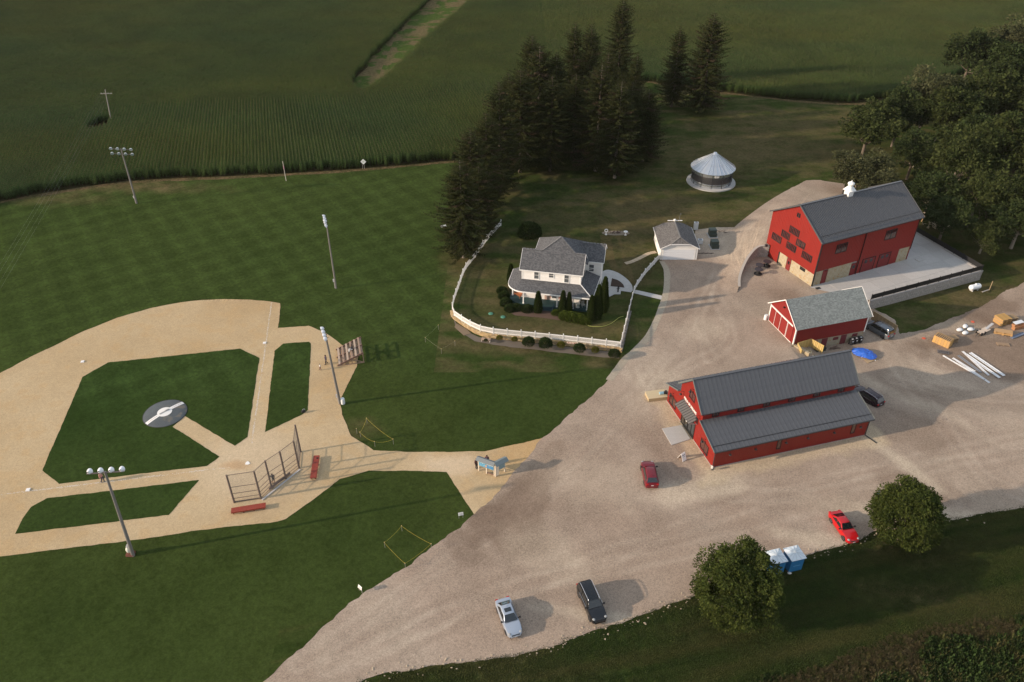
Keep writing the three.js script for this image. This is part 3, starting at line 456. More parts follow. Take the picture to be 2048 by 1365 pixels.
  // sign letters in raised white
  const tg = new TextGeometry('FIELD OF DREAMS', { font, size: 0.34, depth: 0.05, curveSegments: 2 }); tg.computeBoundingBox(); const tw = tg.boundingBox.max.x; tg.scale(3.7 / tw, 1.15, 1).rotateY(-Math.PI / 2).translate(-0.04, 4.28, 4.58);
  part('sign_lettering', tg, M(0.85, 0.82, 0.76, 0.5), o);
  // the long side
  for (const x of [9.28, 20.7]) windowIn(o, 'z', W, 1, x, x + 0.5, 1.05, 2.75, { fw: 0.07 });
  for (const x of [1.95, 5.68, 10.2, 13.49, 17.5, 21.6]) gooseneck(o, 'z', W, 1, x, 2.36);
  for (const x of [0.6, 3.85, 7.65, 11.5, 15.35, 19.2]) part('flood_lamp', new THREE.SphereGeometry(0.075, 8, 6).translate(x, lo - 0.12, W + 0.3), whiteTrim, o);
  for (const x of [1.4, 5.15, 8.98, 12.85, 16.7, 20.55]) windowIn(o, 'z', m1, 1, x, x + 0.9, 5.0, 5.55, { fw: 0.06, mull: 1 });
}

// ---------------------------------------------------------------- the tall red barn
{
  const o = thing('red_barn', 'tall red barn with six staggered dark windows on its gable and a limestone lower wall', 'building', [53.32, 0, -120.74], 24.73 * RAD);
  const L = 22.9, D = 12.9, ey = 8.95, ry = 13.15, rz = -D / 2, k = (ry - ey) / (D / 2 + 0.4);
  const top = (z) => ry - 0.16 - Math.abs(z - rz) * k;
  const prof = (y0) => [[0, y0], [0, top(0)], [rz, top(rz)], [-D, top(-D)], [-D, y0]];
  const lowL = 2.45;
  part('gable_wall', metre(join([prismX(prof(lowL), 0, 0.2), span(0, 0.2, -0.2, lowL, -11.85, -9.02), ribs('x', 0, -1, -D, 0, 0.38, (z) => (z < -9.05 && z > -11.8 ? 0.05 : lowL + 0.02), (z) => top(z) - 0.06)])), redSteel, o);
  part('gable_wall', metre(prismX(prof(-2), L - 0.2, L)), redSteel, o);
  part('side_wall', metre(join([span(0.2, L - 0.2, 2.95, ey + 0.05, -0.2, 0), span(10, 20, -0.1, 2.95, -0.22, -0.02), ribs('z', 0, 1, 0, L, 0.38, () => 2.97, () => ey)])), redSteel, o);
  part('side_wall', metre(span(0.2, L - 0.2, 0, ey + 0.05, -D, -D + 0.2)), redSteel, o);
  // stone panels of the lower storey
  part('stone_wall', metre(span(-0.02, 0.25, -0.2, lowL + 0.003, -8.98, -7.0)), limestone, o);
  part('stone_wall', metre(span(-0.02, 0.25, -0.2, lowL + 0.003, -5.84, -0.02)), limestone, o);
  part('stone_wall', metre(span(0.06, 1.85, -0.2, 2.95, -0.25, 0.02)), limestone, o);
  part('stone_wall', metre(span(3.12, 8.55, -0.2, 2.95, -0.25, 0.02)), limestone, o);
  part('stone_wall', metre(span(20.02, L - 0.35, -1.9, 2.95, -0.25, 0.02)), limestone, o);
  part('base_wall', metre(join([span(0.26, L - 0.3, -1.9, 2.9, -0.6, -0.27), span(0.26, 0.5, -0.2, 2.4, -11.8, -0.6)])), concrete, o);
  for (const g of [span(-0.06, 0.2, 0, lowL, -9.3, -9.0), span(-0.07, 0.05, 0, ey, -0.06, 0.07), span(L - 0.05, L + 0.07, 2.4, ey, -0.06, 0.07)]) part('wall_post', g, blackMatte, o);
  // doors
  const dA = part('door', metre(span(-0.03, 0.1, 0, 2.35, -6.9, -5.94)), darkRed, o); part('door_pane', span(-0.045, -0.03, 1.25, 1.85, -6.6, -6.2), glass, dA);
  part('door', metre(span(1.95, 3.05, 0, 2.75, -0.1, 0.0)), darkRed, o);
  const dB = part('door', metre(span(8.68, 9.85, 0, 2.55, -0.1, 0.0)), darkRed, o); part('door_pane', span(8.95, 9.6, 1.5, 2.15, 0, 0.014), glass, dB);
  for (const [a, b] of [[11.25, 14.2], [15.3, 17.95]]) {
    const fr = part('garage_door_frame', join([span(a - 0.12, b + 0.12, 2.85, 2.97, -0.02, 0.05), span(a - 0.12, a, 0, 2.85, -0.02, 0.05), span(b, b + 0.12, 0, 2.85, -0.02, 0.05)]), blackMatte, o);
    part('garage_door', metre(join([0, 1, 2].map((i) => span(a, b, i * 0.95 + 0.008, i * 0.95 + 0.942, -0.02, 0.02)))), darkRed, fr);
    for (const t of [0.2, 0.62]) part('door_pane', join([0, 1].map((i) => span(mix(a, b, t) + i * 0.34 - 0.1, mix(a, b, t) + i * 0.34 + 0.2, 1.95, 2.6, 0.02, 0.032))), glass, fr);
  }
  for (const [a, b, y0, y1] of [[-11.8, -9.45, 4.05, 5.2], [-9.62, -7.62, 5.66, 6.78], [-7.93, -5.56, 7.25, 8.4], [-7.86, -5.5, 4.12, 5.25], [-5.72, -3.64, 5.74, 6.86], [-3.78, -1.46, 4.24, 5.36]]) windowIn(o, 'x', 0, -1, a, b, y0, y1, { mull: 1 });
  windowIn(o, 'x', 0, -1, -6.98, -6.3, 10.75, 11.4, { fw: 0.06 }); windowIn(o, 'x', -0.02, -1, -3.45, -2.3, 1.9, 2.36, { fw: 0.06 });
  windowIn(o, 'z', 0, 1, 3.7, 6.1, 5.9, 7.55, { mull: 1 }); windowIn(o, 'z', 0, 1, 15.2, 17.75, 5.98, 7.75, { mull: 1 });
  // roof with close ribs
  for (const s of [1, -1]) {
    const e = rz + s * (D / 2 + 0.4), g = [slab([[-0.45, ry, rz], [L + 0.5, ry, rz], [L + 0.5, ey, e], [-0.45, ey, e]], 0.08)];
    if (s > 0) for (let x = -0.4; x < L + 0.48; x += 0.34) g.push(beam([x, ry + 0.02, rz + s * 0.05], [x, ey + 0.02, e], 0.07, 0.05));
    part('roof', metre(join(g)), roofSteel, o);
  }
  part('ridge_cap', beam([-0.45, ry + 0.06, rz], [L + 0.5, ry + 0.06, rz], 0.34, 0.06), roofTints[0], o);
  part('snow_bar', beam([-0.4, ey + 0.9, 0.4 - 0.8], [L + 0.45, ey + 0.9, 0.4 - 0.8], 0.06, 0.09), trimDark, o);
  part('gutter', beam([-0.45, ey - 0.07, 0.46], [L + 0.5, ey - 0.07, 0.46], 0.1, 0.13), trimDark, o);
  for (const x of [0.05, 10.1]) part('downspout', join([beam([x, ey - 0.1, 0.1], [x, 0.1, 0.1], 0.1, 0.1)]), blackMatte, o);
  const tr = []; for (const x of [-0.47, L + 0.52]) for (const s of [1, -1]) tr.push(beam([x, ry + 0.03, rz], [x, ey, rz + s * (D / 2 + 0.4)], 0.05, 0.24));
  const tm = M(0.07, 0.072, 0.075, 0.5); for (const g of tr) part('rake_trim', g, tm, o);
  // cupola: louvred box, flared roof, round head
  const cu = part('cupola', join([box(1.1, 1.1, 1.1, 10.6, ry + 0.2, rz), ...[0, 1, 2, 3].map((i) => box(1.16, 0.05, 1.16, 10.6, ry + 0.1 + i * 0.17, rz))]), whiteTrim, o);
  const fl = new THREE.CylinderGeometry(0.36, 1.15, 0.85, 4, 1).rotateY(Math.PI / 4).translate(10.6, ry + 1.18, rz);
  part('cupola_roof', join([fl, box(1.62, 0.07, 1.62, 10.6, ry + 0.75, rz)]), whiteTrim, cu);
  part('cupola_vent', lathe([[0.3, 0], [0.42, 0.1], [0.55, 0.25], [0.6, 0.42], [0.55, 0.58], [0.4, 0.68], [0.12, 0.78], [0.03, 1.1], [0, 1.1]], 16).translate(10.6, ry + 1.55, rz), whiteTrim, cu);
}

// ---------------------------------------------------------------- the small red barn between them
{
  const o = thing('small_barn', 'small red barn with grey shingle roof, white trim and sliding doors on its gable', 'building', [45, 0, -103.18], 16.4 * RAD);
  const L = 13.35, D = 7.5, ey = 3.15, ry = 6.3, rz = -3.75, k = (ry - ey) / (D / 2 + 0.4);
  const top = (z) => ry - 0.14 - Math.abs(z - rz) * k, prof = [[0, 0.1], [0, top(0)], [rz, top(rz)], [-D, top(-D)], [-D, 0.1]];
  part('gable_wall', metre(join([prismX(prof, 0, 0.16), ribs('x', 0, -1, -D, 0, 0.28, () => 0.12, (z) => top(z) - 0.05, 0.03, 0.012)])), redWood, o);
  part('gable_wall', metre(prismX(prof, L - 0.16, L)), redWood, o);
  part('side_wall', metre(join([span(0.16, L - 0.16, 0.12, ey, -0.16, 0), ribs('z', 0, 1, 0, L, 0.28, () => 0.13, () => ey, 0.03, 0.012)])), redWood, o);
  part('side_wall', metre(span(0.16, L - 0.16, 0.1, ey, -D, -D + 0.16)), redWood, o);
  part('stone_wall', metre(join([span(0.5, L - 0.05, -2.1, 0.1, -0.4, -0.05), span(L - 0.35, L - 0.06, -2.1, 0.1, -D, -0.42), span(0.1, 0.5, -2.1, 0.08, -D, -0.06)])), M(0.82, 0.84, 0.88, 0.95, { map: tiled(stoneTex, 0.25), bumpMap: tiled(stoneBump, 0.25), bumpScale: 0.06 }), o);
  part('floor', span(0.5, L - 0.36, 0.0, 0.09, -D + 0.16, -0.42), concrete, o);
  for (const x of [2.0, 5.45, 9.05]) part('door', span(x, x + 1.05, -1.95, 0.02, -0.05, 0.0), maroon, o);
  for (const x of [3.75, 7.6, 11.2]) part('shutter', join([span(x, x + 0.95, -0.6, -0.12, -0.05, -0.01), span(x - 0.05, x + 1, -0.66, -0.6, -0.05, 0.01)]), maroon, o);
  for (const s of [1, -1]) { const e = rz + s * (D / 2 + 0.45); part('roof', slab([[-0.35, ry, rz], [L + 0.4, ry, rz], [L + 0.4, ey - 0.04, e], [-0.35, ey - 0.04, e]], 0.1), shedShingle, o); }
  const tr = []; for (const x of [-0.37, L + 0.42]) for (const s of [1, -1]) tr.push(beam([x, ry - 0.02, rz], [x, ey - 0.08, rz + s * (D / 2 + 0.47)], 0.04, 0.14));
  for (const g of tr) part('rake_trim', g, whiteTrim, o);
  part('corner_board', join([span(-0.04, 0.14, 0, ey, -0.02, 0.05), span(-0.045, 0, 0.1, ey, -0.16, -0.02), span(-0.045, 0, 0.05, ey, -D - 0.02, -D + 0.14), span(L - 0.14, L + 0.04, -0.05, ey, -0.02, 0.05)]), whiteTrim, o);
  const rail = part('door_rail', span(-0.16, -0.01, 2.94, 3.12, -7.3, -0.85), whiteTrim, o);
  for (const [a, b] of [[-7.2, -5.75], [-5.72, -4.2], [-4.17, -2.35], [-2.2, -0.7]]) part('sliding_door', metre(join([span(-0.08, -0.015, 0.12, 2.9, a + 0.04, b - 0.04)])), redWood, o);
  part('door_trim', join([...[-7.24, -5.76, -4.22, -2.36, -2.2].map((z) => span(-0.1, -0.012, 0.1, 2.9, z - 0.02, z + 0.035)), span(-0.1, -0.012, 0.02, 0.12, -7.3, -0.6)]), whiteTrim, o);
  part('wall_lamp', join([box(0.3, 0.12, 0.3, -0.2, 4.75, -3.9), new THREE.SphereGeometry(0.09, 8, 6).translate(-0.28, 4.7, -3.9)]), black, o);
  // stone wing wall at the corner
  const w = solo('stone_wing_wall', 'low stone wing wall running out from the corner of the small barn', 'wall', metre(join([span(-0.1, 0.35, -1.9, 0.12, 0.06, 2.9)])), limestone, [45, 0, -103.18], 38 * RAD);
  w.position.set(45.1, 0, -103.0);
}

// ---------------------------------------------------------------- garage
{
  const o = thing('white_garage', 'white garage with clipped gable roof and one wide overhead door', 'building', [27.8, 0, -130.33], 0);
  const W = 6.83, D = 8.0, ey = 2.5, ry = 4.35, cx = W / 2, c = 3.45, hw = (ry - c) / ((ry - ey) / (cx + 0.3));
  part('wall', join([prismZ([[0, 0], [W, 0], [W, ey + 0.1], [cx + hw, c - 0.1], [cx - hw, c - 0.1], [0, ey + 0.1]], -0.15, 0), span(0, 0.15, 0, ey + 0.1, -D, -0.15), span(W - 0.15, W, 0, ey + 0.1, -D, -0.15), prismZ([[0, 0], [W, 0], [W, ey + 0.1], [cx + hw, c - 0.1], [cx - hw, c - 0.1], [0, ey + 0.1]], -D, -D + 0.15)]), clapboard, o);
  const z0 = 0.3, z1 = -D - 0.3, h = 1.15, x0 = -0.3, x1 = W + 0.3;
  part('roof', join([slab([[cx, ry, z0 - h], [cx, ry, z1 + h], [cx - hw, c, z1], [x0, ey, z1], [x0, ey, z0], [cx - hw, c, z0]], 0.1), slab([[cx, ry, z1 + h], [cx, ry, z0 - h], [cx + hw, c, z0], [x1, ey, z0], [x1, ey, z1], [cx + hw, c, z1]], 0.1), slab([[cx - hw, c, z0], [cx + hw, c, z0], [cx, ry, z0 - h]], 0.1), slab([[cx + hw, c, z1], [cx - hw, c, z1], [cx, ry, z1 + h]], 0.1)]), garageShingle, o);
  part('ridge_cap', join([beam([cx, ry + 0.02, z0 - h], [cx, ry + 0.02, z1 + h], 0.28, 0.04), beam([cx, ry + 0.02, z0 - h], [cx - hw, c + 0.02, z0], 0.2, 0.04), beam([cx, ry + 0.02, z0 - h], [cx + hw, c + 0.02, z0], 0.2, 0.04)]), M(0.17, 0.165, 0.155, 0.95), o);
  part('fascia', join([beam([cx - hw, c - 0.05, z0 + 0.02], [cx + hw, c - 0.05, z0 + 0.02], 0.05, 0.16), beam([cx - hw, c - 0.05, z0 + 0.02], [x0, ey - 0.05, z0 + 0.02], 0.05, 0.16), beam([cx + hw, c - 0.05, z0 + 0.02], [x1, ey - 0.05, z0 + 0.02], 0.05, 0.16), beam([x0 - 0.02, ey - 0.06, z0], [x0 - 0.02, ey - 0.06, z1], 0.05, 0.14), beam([x1 + 0.02, ey - 0.06, z0], [x1 + 0.02, ey - 0.06, z1], 0.05, 0.14)]), whiteTrim, o);
  const f = part('door_frame', join([span(0.35, W - 0.35, 2.15, 2.32, 0, 0.06), span(0.35, 0.52, 0, 2.15, 0, 0.06), span(W - 0.52, W - 0.35, 0, 2.15, 0, 0.06)]), whiteTrim, o);
  part('overhead_door', join([0, 1, 2, 3].map((i) => span(0.53, W - 0.53, i * 0.535 + 0.01, i * 0.535 + 0.525, 0.002, 0.04))), M(0.72, 0.74, 0.76, 0.5), f);
  part('corner_board', join([span(-0.02, 0.14, 0, ey, 0, 0.03), span(W - 0.14, W + 0.02, 0, ey, 0, 0.03)]), whiteTrim, o);
  part('ridge_vent', join([rod([cx - 1.3, ry + 0.1, z1 + 1.0], [cx + 1.5, ry + 0.1, z1 + 1.0], 0.09, 0.09, 8), new THREE.SphereGeometry(0.26, 10, 8).translate(cx + 0.05, ry + 0.2, z1 + 1.0)]), whiteTrim, o);
  part('antenna', tube([[cx + 0.9, ry, z1 + 1.3], [cx + 0.85, ry + 1.3, z1 + 1.3], [cx + 0.95, ry + 1.75, z1 + 1.3], [cx + 1.1, ry + 1.55, z1 + 1.3]], 0.03, 14, 5), galv, o);
}

// ---------------------------------------------------------------- farmhouse
{
  const o = thing('farmhouse', 'white two storey farmhouse with grey shingle roofs and a wrap-around porch', 'house', [1.91, 0, -119.33], -11.4 * RAD);
  const ey = 6.15, ry = 8.6, P = [6.2, 10.35, -2.15];
  // walls: front wing, rear block, right wing
  const k = (ry - ey) / 3;
  part('wall', join([span(0.3, 10.4, 0, 6.1, -2.55, 2.6)]), clapboard, o);
  part('gable_wall', join([prismX([[2.6, 6.1], [0, ry - 0.2], [-2.6, 6.1]], 0.3, 0.5), prismX([[2.6, 6.1], [0, ry - 0.2], [-2.6, 6.1]], 10.2, 10.4)]), clapboard, o);
  part('wall', join([span(1.9, 10.7, 0, 6.1, -8.3, -2.56)]), clapboard, o);
  part('wall', join([span(10.71, 13.25, 0, 5.95, -7.3, -2.65), prismX([[-2.65, 5.95], [-5, 7.95], [-7.3, 5.95]], 13.05, 13.25)]), clapboard, o);
  // roofs
  const F = (x, z) => [x, ry + k * 0 + (-z) * -k * -1 * 0 + (ry - ey) / 3 * 0, z];
  part('roof', join([slab([[-0.05, ry, 0], [10.75, ry, 0], [10.75, ey, 3.0], [-0.05, ey, 3.0]], 0.12), slab([[10.75, ry, 0], [-0.05, ry, 0], [-0.05, ey, -3.0], [10.75, ey, -3.0]], 0.12)]), houseShingle, o);
  // hip over the rear block: its front face lies in line with the front slope
  const yb = 6.15, c0 = [1.4, yb, -0.6], fl = [P[0] - 2.6, ry + 0.004, 0.01], fr = [P[0] + 2.4, ry + 0.004, 0.01];
  const hip = join([slab([P, [3.35, ry, -0.01], [9.0, ry, -0.01]], 0.1), slab([P, [1.4, yb, -8.7], [1.4, yb, -0.9], [3.35, ry, -0.01]], 0.12), slab([P, [9.0, ry, -0.01], [11.1, yb, -0.9], [11.1, yb, -8.7]], 0.12), slab([P, [11.1, yb, -8.7], [1.4, yb, -8.7]], 0.12)]);
  part('hip_roof', hip, houseShingle, o);
  part('roof', join([slab([[6.6, 8.1, -5.0], [13.7, 8.1, -5.0], [13.7, 5.95, -2.3], [6.6, 5.95, -2.3]], 0.12), slab([[13.7, 8.1, -5.0], [6.6, 8.1, -5.0], [6.6, 5.95, -7.7], [13.7, 5.95, -7.7]], 0.12)]), houseShingle, o);
  const caps = [[[-0.05, ry, 0], [3.3, ry, 0]], [[9.1, ry, 0], [10.75, ry, 0]], [P, [3.35, ry, 0]], [P, [9, ry, 0]], [P, [1.4, yb, -8.7]], [[9.6, 8.1, -5], [13.7, 8.1, -5]]].map(([a, b]) => { const n = Math.max(2, Math.round(Math.hypot(b[0] - a[0], b[1] - a[1], b[2] - a[2]) / 0.6)), out = []; for (let i = 0; i < n; i++) { const p = (t) => [mix(a[0], b[0], t), mix(a[1], b[1], t) + 0.03 + (i % 3 === 0 ? 0.012 : 0), mix(a[2], b[2], t)]; out.push(beam(p(i / n + 0.02), p((i + 0.94) / n), 0.26, 0.045)); } return out; });
  part('ridge_cap', join(caps.flat()), M(0.15, 0.15, 0.15, 0.95), o);
  part('fascia', join([beam([-0.05, ey - 0.08, 3.02], [10.75, ey - 0.08, 3.02], 0.05, 0.18), beam([-0.07, ry - 0.06, 0], [-0.07, ey - 0.06, 3], 0.05, 0.18), beam([10.77, ry - 0.06, 0], [10.77, ey - 0.06, 3], 0.05, 0.18), beam([10.77, ry - 0.06, 0], [10.77, ey - 0.06, -3], 0.05, 0.18), beam([-0.07, ry - 0.06, 0], [-0.07, ey - 0.06, -3], 0.05, 0.18), beam([13.72, 8.04, -5], [13.72, 5.9, -2.3], 0.05, 0.18), beam([13.72, 8.04, -5], [13.72, 5.9, -7.7], 0.05, 0.18), beam([11.15, 5.88, -2.28], [13.7, 5.88, -2.28], 0.05, 0.16), beam([1.38, yb - 0.08, -0.9], [1.38, yb - 0.08, -8.7], 0.05, 0.16)]), whiteTrim, o);
  part('corner_board', join([span(0.26, 0.45, 0.5, 6.1, 2.58, 2.64), span(10.25, 10.44, 0.5, 6.1, 2.58, 2.64), span(13.1, 13.29, 0.3, 5.95, -2.67, -2.62), beam([12.6, 5.8, -2.56], [12.6, 0.4, -2.56], 0.08, 0.08), beam([13.2, 4.9, -2.4], [10.8, 4.2, -2.5], 0.08, 0.08)]), whiteTrim, o);
  // upstairs and downstairs windows
  const wo = { frame: whiteTrim, fw: 0.11, bars: 1, pane: M(0.10, 0.11, 0.115, 0.15) };
  windowIn(o, 'z', 2.6, 1, 2.45, 3.2, 4.45, 5.85, wo); windowIn(o, 'z', 2.6, 1, 4.98, 5.72, 4.98, 5.82, wo); windowIn(o, 'z', 2.6, 1, 7.62, 8.36, 4.32, 5.78, wo);
  windowIn(o, 'z', 2.6, 1, 2.6, 3.4, 1.3, 2.6, wo); windowIn(o, 'z', 2.6, 1, 5.6, 6.6, 0.9, 2.5, wo); windowIn(o, 'z', -2.65, 1, 11.2, 12.0, 3.9, 5.2, wo); windowIn(o, 'x', 13.25, 1, -5.4, -4.5, 4.0, 5.3, wo);
  const dr = part('front_door', span(4.3, 5.2, 0.48, 2.5, 2.6, 2.64), M(0.5, 0.36, 0.3, 0.6), o); part('door_pane', span(4.48, 5.02, 1.4, 2.3, 2.64, 2.65), glass, dr);
  part('shutter', join([span(6.75, 7.15, 0.85, 2.55, 2.6, 2.64), span(5.05, 5.45, 0.85, 2.55, 2.6, 2.64)]), M(0.55, 0.33, 0.27, 0.7), o);
  // porch: floor with rounded corner, roof, columns, steps
  const round = (x0, x1, zf, zb, r, n = 8) => { const p = []; for (let i = 0; i <= n; i++) { const a = Math.PI + (i / n) * Math.PI / 2; p.push([x0 + r + Math.cos(a) * r, zf - r - Math.sin(a) * r]); } return [...p, [x1, zf], [x1, zb], [x0, zb]]; };
  part('porch_floor', prismY([...round(-1.75, 12.2, 4.75, 2.61, 2.4).slice(0, -2), [12.2, 2.61], [0.29, 2.61], [0.29, -1.6], [-1.75, -1.6]], 0, 0.46), M(0.018, 0.055, 0.06, 0.55), o);
  const R = 2.9, top2 = 4.15, low2 = 3.15, xl = -2.1, zf = 5.1, roofP = [];
  const pr = []; for (let i = 0; i <= 8; i++) { const a = Math.PI + (i / 8) * Math.PI / 2; pr.push([xl + R + Math.cos(a) * R, low2, zf - R - Math.sin(a) * R]); }
  const hub = [0.3, top2, 2.62];
  roofP.push(slab([[xl, low2, -2.0], [0.3, top2, -2.0], hub, pr[0]], 0.1)); for (let i = 0; i < 8; i++) roofP.push(slab([hub, pr[i], pr[i + 1]], 0.1));
  roofP.push(slab([hub, pr[8], [12.75, low2, zf], [10.4, top2, 2.62]], 0.1));
  part('porch_roof', join(roofP), houseShingle, o);
  part('porch_roof', join([slab([[10.42, top2, 2.6], [12.75, low2, zf], [13.3, low2 + 0.15, -2.2], [10.72, top2 + 0.1, -2.2]], 0.1)]), houseShingle, o);
  part('ridge_cap', beam([10.42, top2 + 0.03, 2.62], [12.75, low2 + 0.03, zf], 0.14, 0.05), whiteTrim, o);
  const fa = []; const edge = [[xl, low2, -2.0], ...pr, [12.75, low2, zf], [13.3, low2 + 0.15, -2.2]]; for (let i = 0; i < edge.length - 1; i++) fa.push(beam([edge[i][0], edge[i][1] - 0.1, edge[i][2]], [edge[i + 1][0], edge[i + 1][1] - 0.1, edge[i + 1][2]], 0.07, 0.22));
  part('porch_fascia', join(fa), whiteTrim, o);
  for (const [x, z] of [[-1.35, 2.35], [0.95, 4.55], [3.7, 4.55], [6.75, 4.55], [9.5, 4.55], [11.9, 4.55], [12.0, 1.2], [-1.5, -1.3]]) part('column', join([box(0.18, 2.5, 0.18, x, 1.7, z), box(0.28, 0.14, 0.28, x, 0.53, z), box(0.26, 0.12, 0.26, x, 2.93, z)]), whiteTrim, o);
  const st = M(0.016, 0.04, 0.052, 0.6); for (let i = 0; i < 4; i++) part('step', span(4.25, 6.15, 0, 0.42 - i * 0.1, 4.76 + i * 0.32, 5.08 + i * 0.32), st, o);
  part('handrail', join([beam([6.25, 1.3, 4.8], [6.25, 0.95, 6.1], 0.05, 0.06), beam([6.25, 0.46, 4.8], [6.25, 1.3, 4.8], 0.05, 0.05), beam([6.25, 0.02, 6.1], [6.25, 0.95, 6.1], 0.05, 0.05), beam([4.15, 1.3, 4.8], [4.15, 0.95, 6.1], 0.05, 0.06), beam([4.15, 0.02, 6.1], [4.15, 0.95, 6.1], 0.05, 0.05)]), M(0.03, 0.07, 0.12, 0.5), o);
  // things on the porch
  const world = (x, z) => { const p = v3(x, 0, z).applyAxisAngle(UPV, -11.4 * RAD); return [1.91 + p.x, 0.46, -119.33 + p.z]; };
  const sw = thing('porch_swing', 'orange brown wooden porch swing at the rounded corner of the farmhouse porch', 'swing', world(-0.35, 2.7), -50 * RAD);
  part('seat', join([...Array(5)].map((_, i) => box(1.5, 0.03, 0.09, 0, 0.45, -0.2 + i * 0.1))), M(0.36, 0.13, 0.05, 0.7), sw);
  part('backrest', join([...Array(5)].map((_, i) => box(1.5, 0.09, 0.03, 0, 0.55 + i * 0.11, -0.27 - i * 0.03))), M(0.36, 0.13, 0.05, 0.7), sw);
  part('armrest', join([-0.72, 0.72].map((x) => [box(0.06, 0.05, 0.5, x, 0.72, -0.02), box(0.05, 0.72, 0.05, x, 0.36, 0.2)]).flat()), M(0.30, 0.11, 0.045, 0.7), sw);
  const tbl = solo('porch_table', 'small round white table under the farmhouse porch roof', 'table', join([lathe([[0, 0.7], [0.42, 0.7], [0.42, 0.66], [0.34, 0.64], [0.3, 0.05], [0.36, 0]], 16)]), M(0.55, 0.57, 0.52, 0.7), world(10.25, 3.9));
  const ch = thing('porch_chair', 'grey white chair beside the round porch table, toward the corner column', 'chair', world(11.15, 3.6), 20 * RAD);
  part('seat', box(0.55, 0.06, 0.5, 0, 0.44, 0), M(0.45, 0.45, 0.42, 0.7), ch); part('backrest', join([-0.2, 0, 0.2].map((x) => box(0.12, 0.6, 0.03, x, 0.78, -0.25))), M(0.45, 0.45, 0.42, 0.7), ch);
  for (const x of [-0.24, 0.24]) for (const z of [-0.21, 0.21]) part('leg', box(0.05, 0.42, 0.05, x, 0.21, z), M(0.45, 0.45, 0.42, 0.7), ch);
  const c2 = copyOf(ch, 'tan chair behind the arborvitae on the farmhouse porch, left of the round table', world(8.9, 3.7), -15 * RAD);
  c2.traverse((m) => { if (m.isMesh) m.material = M(0.42, 0.27, 0.18, 0.7); });
}

// ---------------------------------------------------------------- grain bin pavilion
{
  const o = thing('grain_bin', 'round galvanised grain bin pavilion with screened sides and conical roof', 'pavilion', [44.4, 0, -165.1]);
  part('base_slab', new THREE.CylinderGeometry(5.35, 5.4, 0.24, 48).translate(0, 0.1, 0), concrete, o);
  const corr = (r, y0, y1) => { const p = []; const n = Math.round((y1 - y0) / 0.05); for (let i = 0; i <= n; i++) p.push([r + (i % 2 ? 0.018 : -0.018), mix(y0, y1, i / n)]); return lathe(p, 48); };
  part('lower_ring', corr(4.42, 0.2, 1.1), galv, o); part('upper_ring', corr(4.45, 2.72, 3.6), galv, o);
  part('screen', new THREE.CylinderGeometry(4.4, 4.4, 1.62, 48, 1, true).translate(0, 1.91, 0), new THREE.MeshStandardMaterial({ color: C(0.05, 0.052, 0.055), roughness: 0.8, transparent: true, opacity: 0.62, side: THREE.DoubleSide }), o);
  for (let i = 0; i < 12; i++) { const a = (i / 12) * Math.PI * 2 + 0.2; part('post', box(0.07, 3.4, 0.07, Math.cos(a) * 4.48, 1.9, Math.sin(a) * 4.48, -a), trimDark, o); }
  const n = 32, half = Math.PI / n, ribG = [], tint = [galv, M(0.56, 0.585, 0.61, 0.3, { metalness: 0.78 }), M(0.49, 0.52, 0.55, 0.4, { metalness: 0.72 })];
  const R0 = 0.55, R1 = 4.85, y0 = 6.55, y1 = 3.62, g = join([slab([[R0, y0, -R0 * Math.tan(half)], [R0, y0, R0 * Math.tan(half)], [R1, y1, R1 * Math.tan(half)], [R1, y1, -R1 * Math.tan(half)]], 0.03), beam([R0, y0 + 0.03, -R0 * Math.tan(half)], [R1, y1 + 0.03, -R1 * Math.tan(half)], 0.05, 0.09), beam([2.9, mix(y0, y1, 0.546) + 0.012, -2.9 * Math.tan(half)], [2.9, mix(y0, y1, 0.546) + 0.012, 2.9 * Math.tan(half)], 0.05, 0.03)]);
  for (let i = 0; i < n; i++) { const p = part('roof_panel', g, tint[(i * 5 + 1) % 3], o); p.rotation.y = (i / n) * Math.PI * 2 + 0.06; }
  part('roof_cap', lathe([[0.62, 6.5], [0.6, 6.62], [0.4, 6.75], [0.38, 6.86], [0.3, 6.95], [0, 7]], 24), galv, o);
  const pl = part('name_plate', span(-0.45, 0.45, 2.9, 3.35, 4.44, 4.52), M(0.7, 0.7, 0.68, 0.4), o);
  part('plate_print', join([span(-0.3, -0.05, 3.05, 3.25, 4.52, 4.53), span(0.05, 0.3, 3.08, 3.22, 4.52, 4.53)]), M(0.2, 0.21, 0.22, 0.5), pl);
  part('inner_floor', new THREE.CylinderGeometry(4.3, 4.3, 0.02, 32).translate(0, 0.235, 0), M(0.35, 0.26, 0.2, 0.9), o);
}

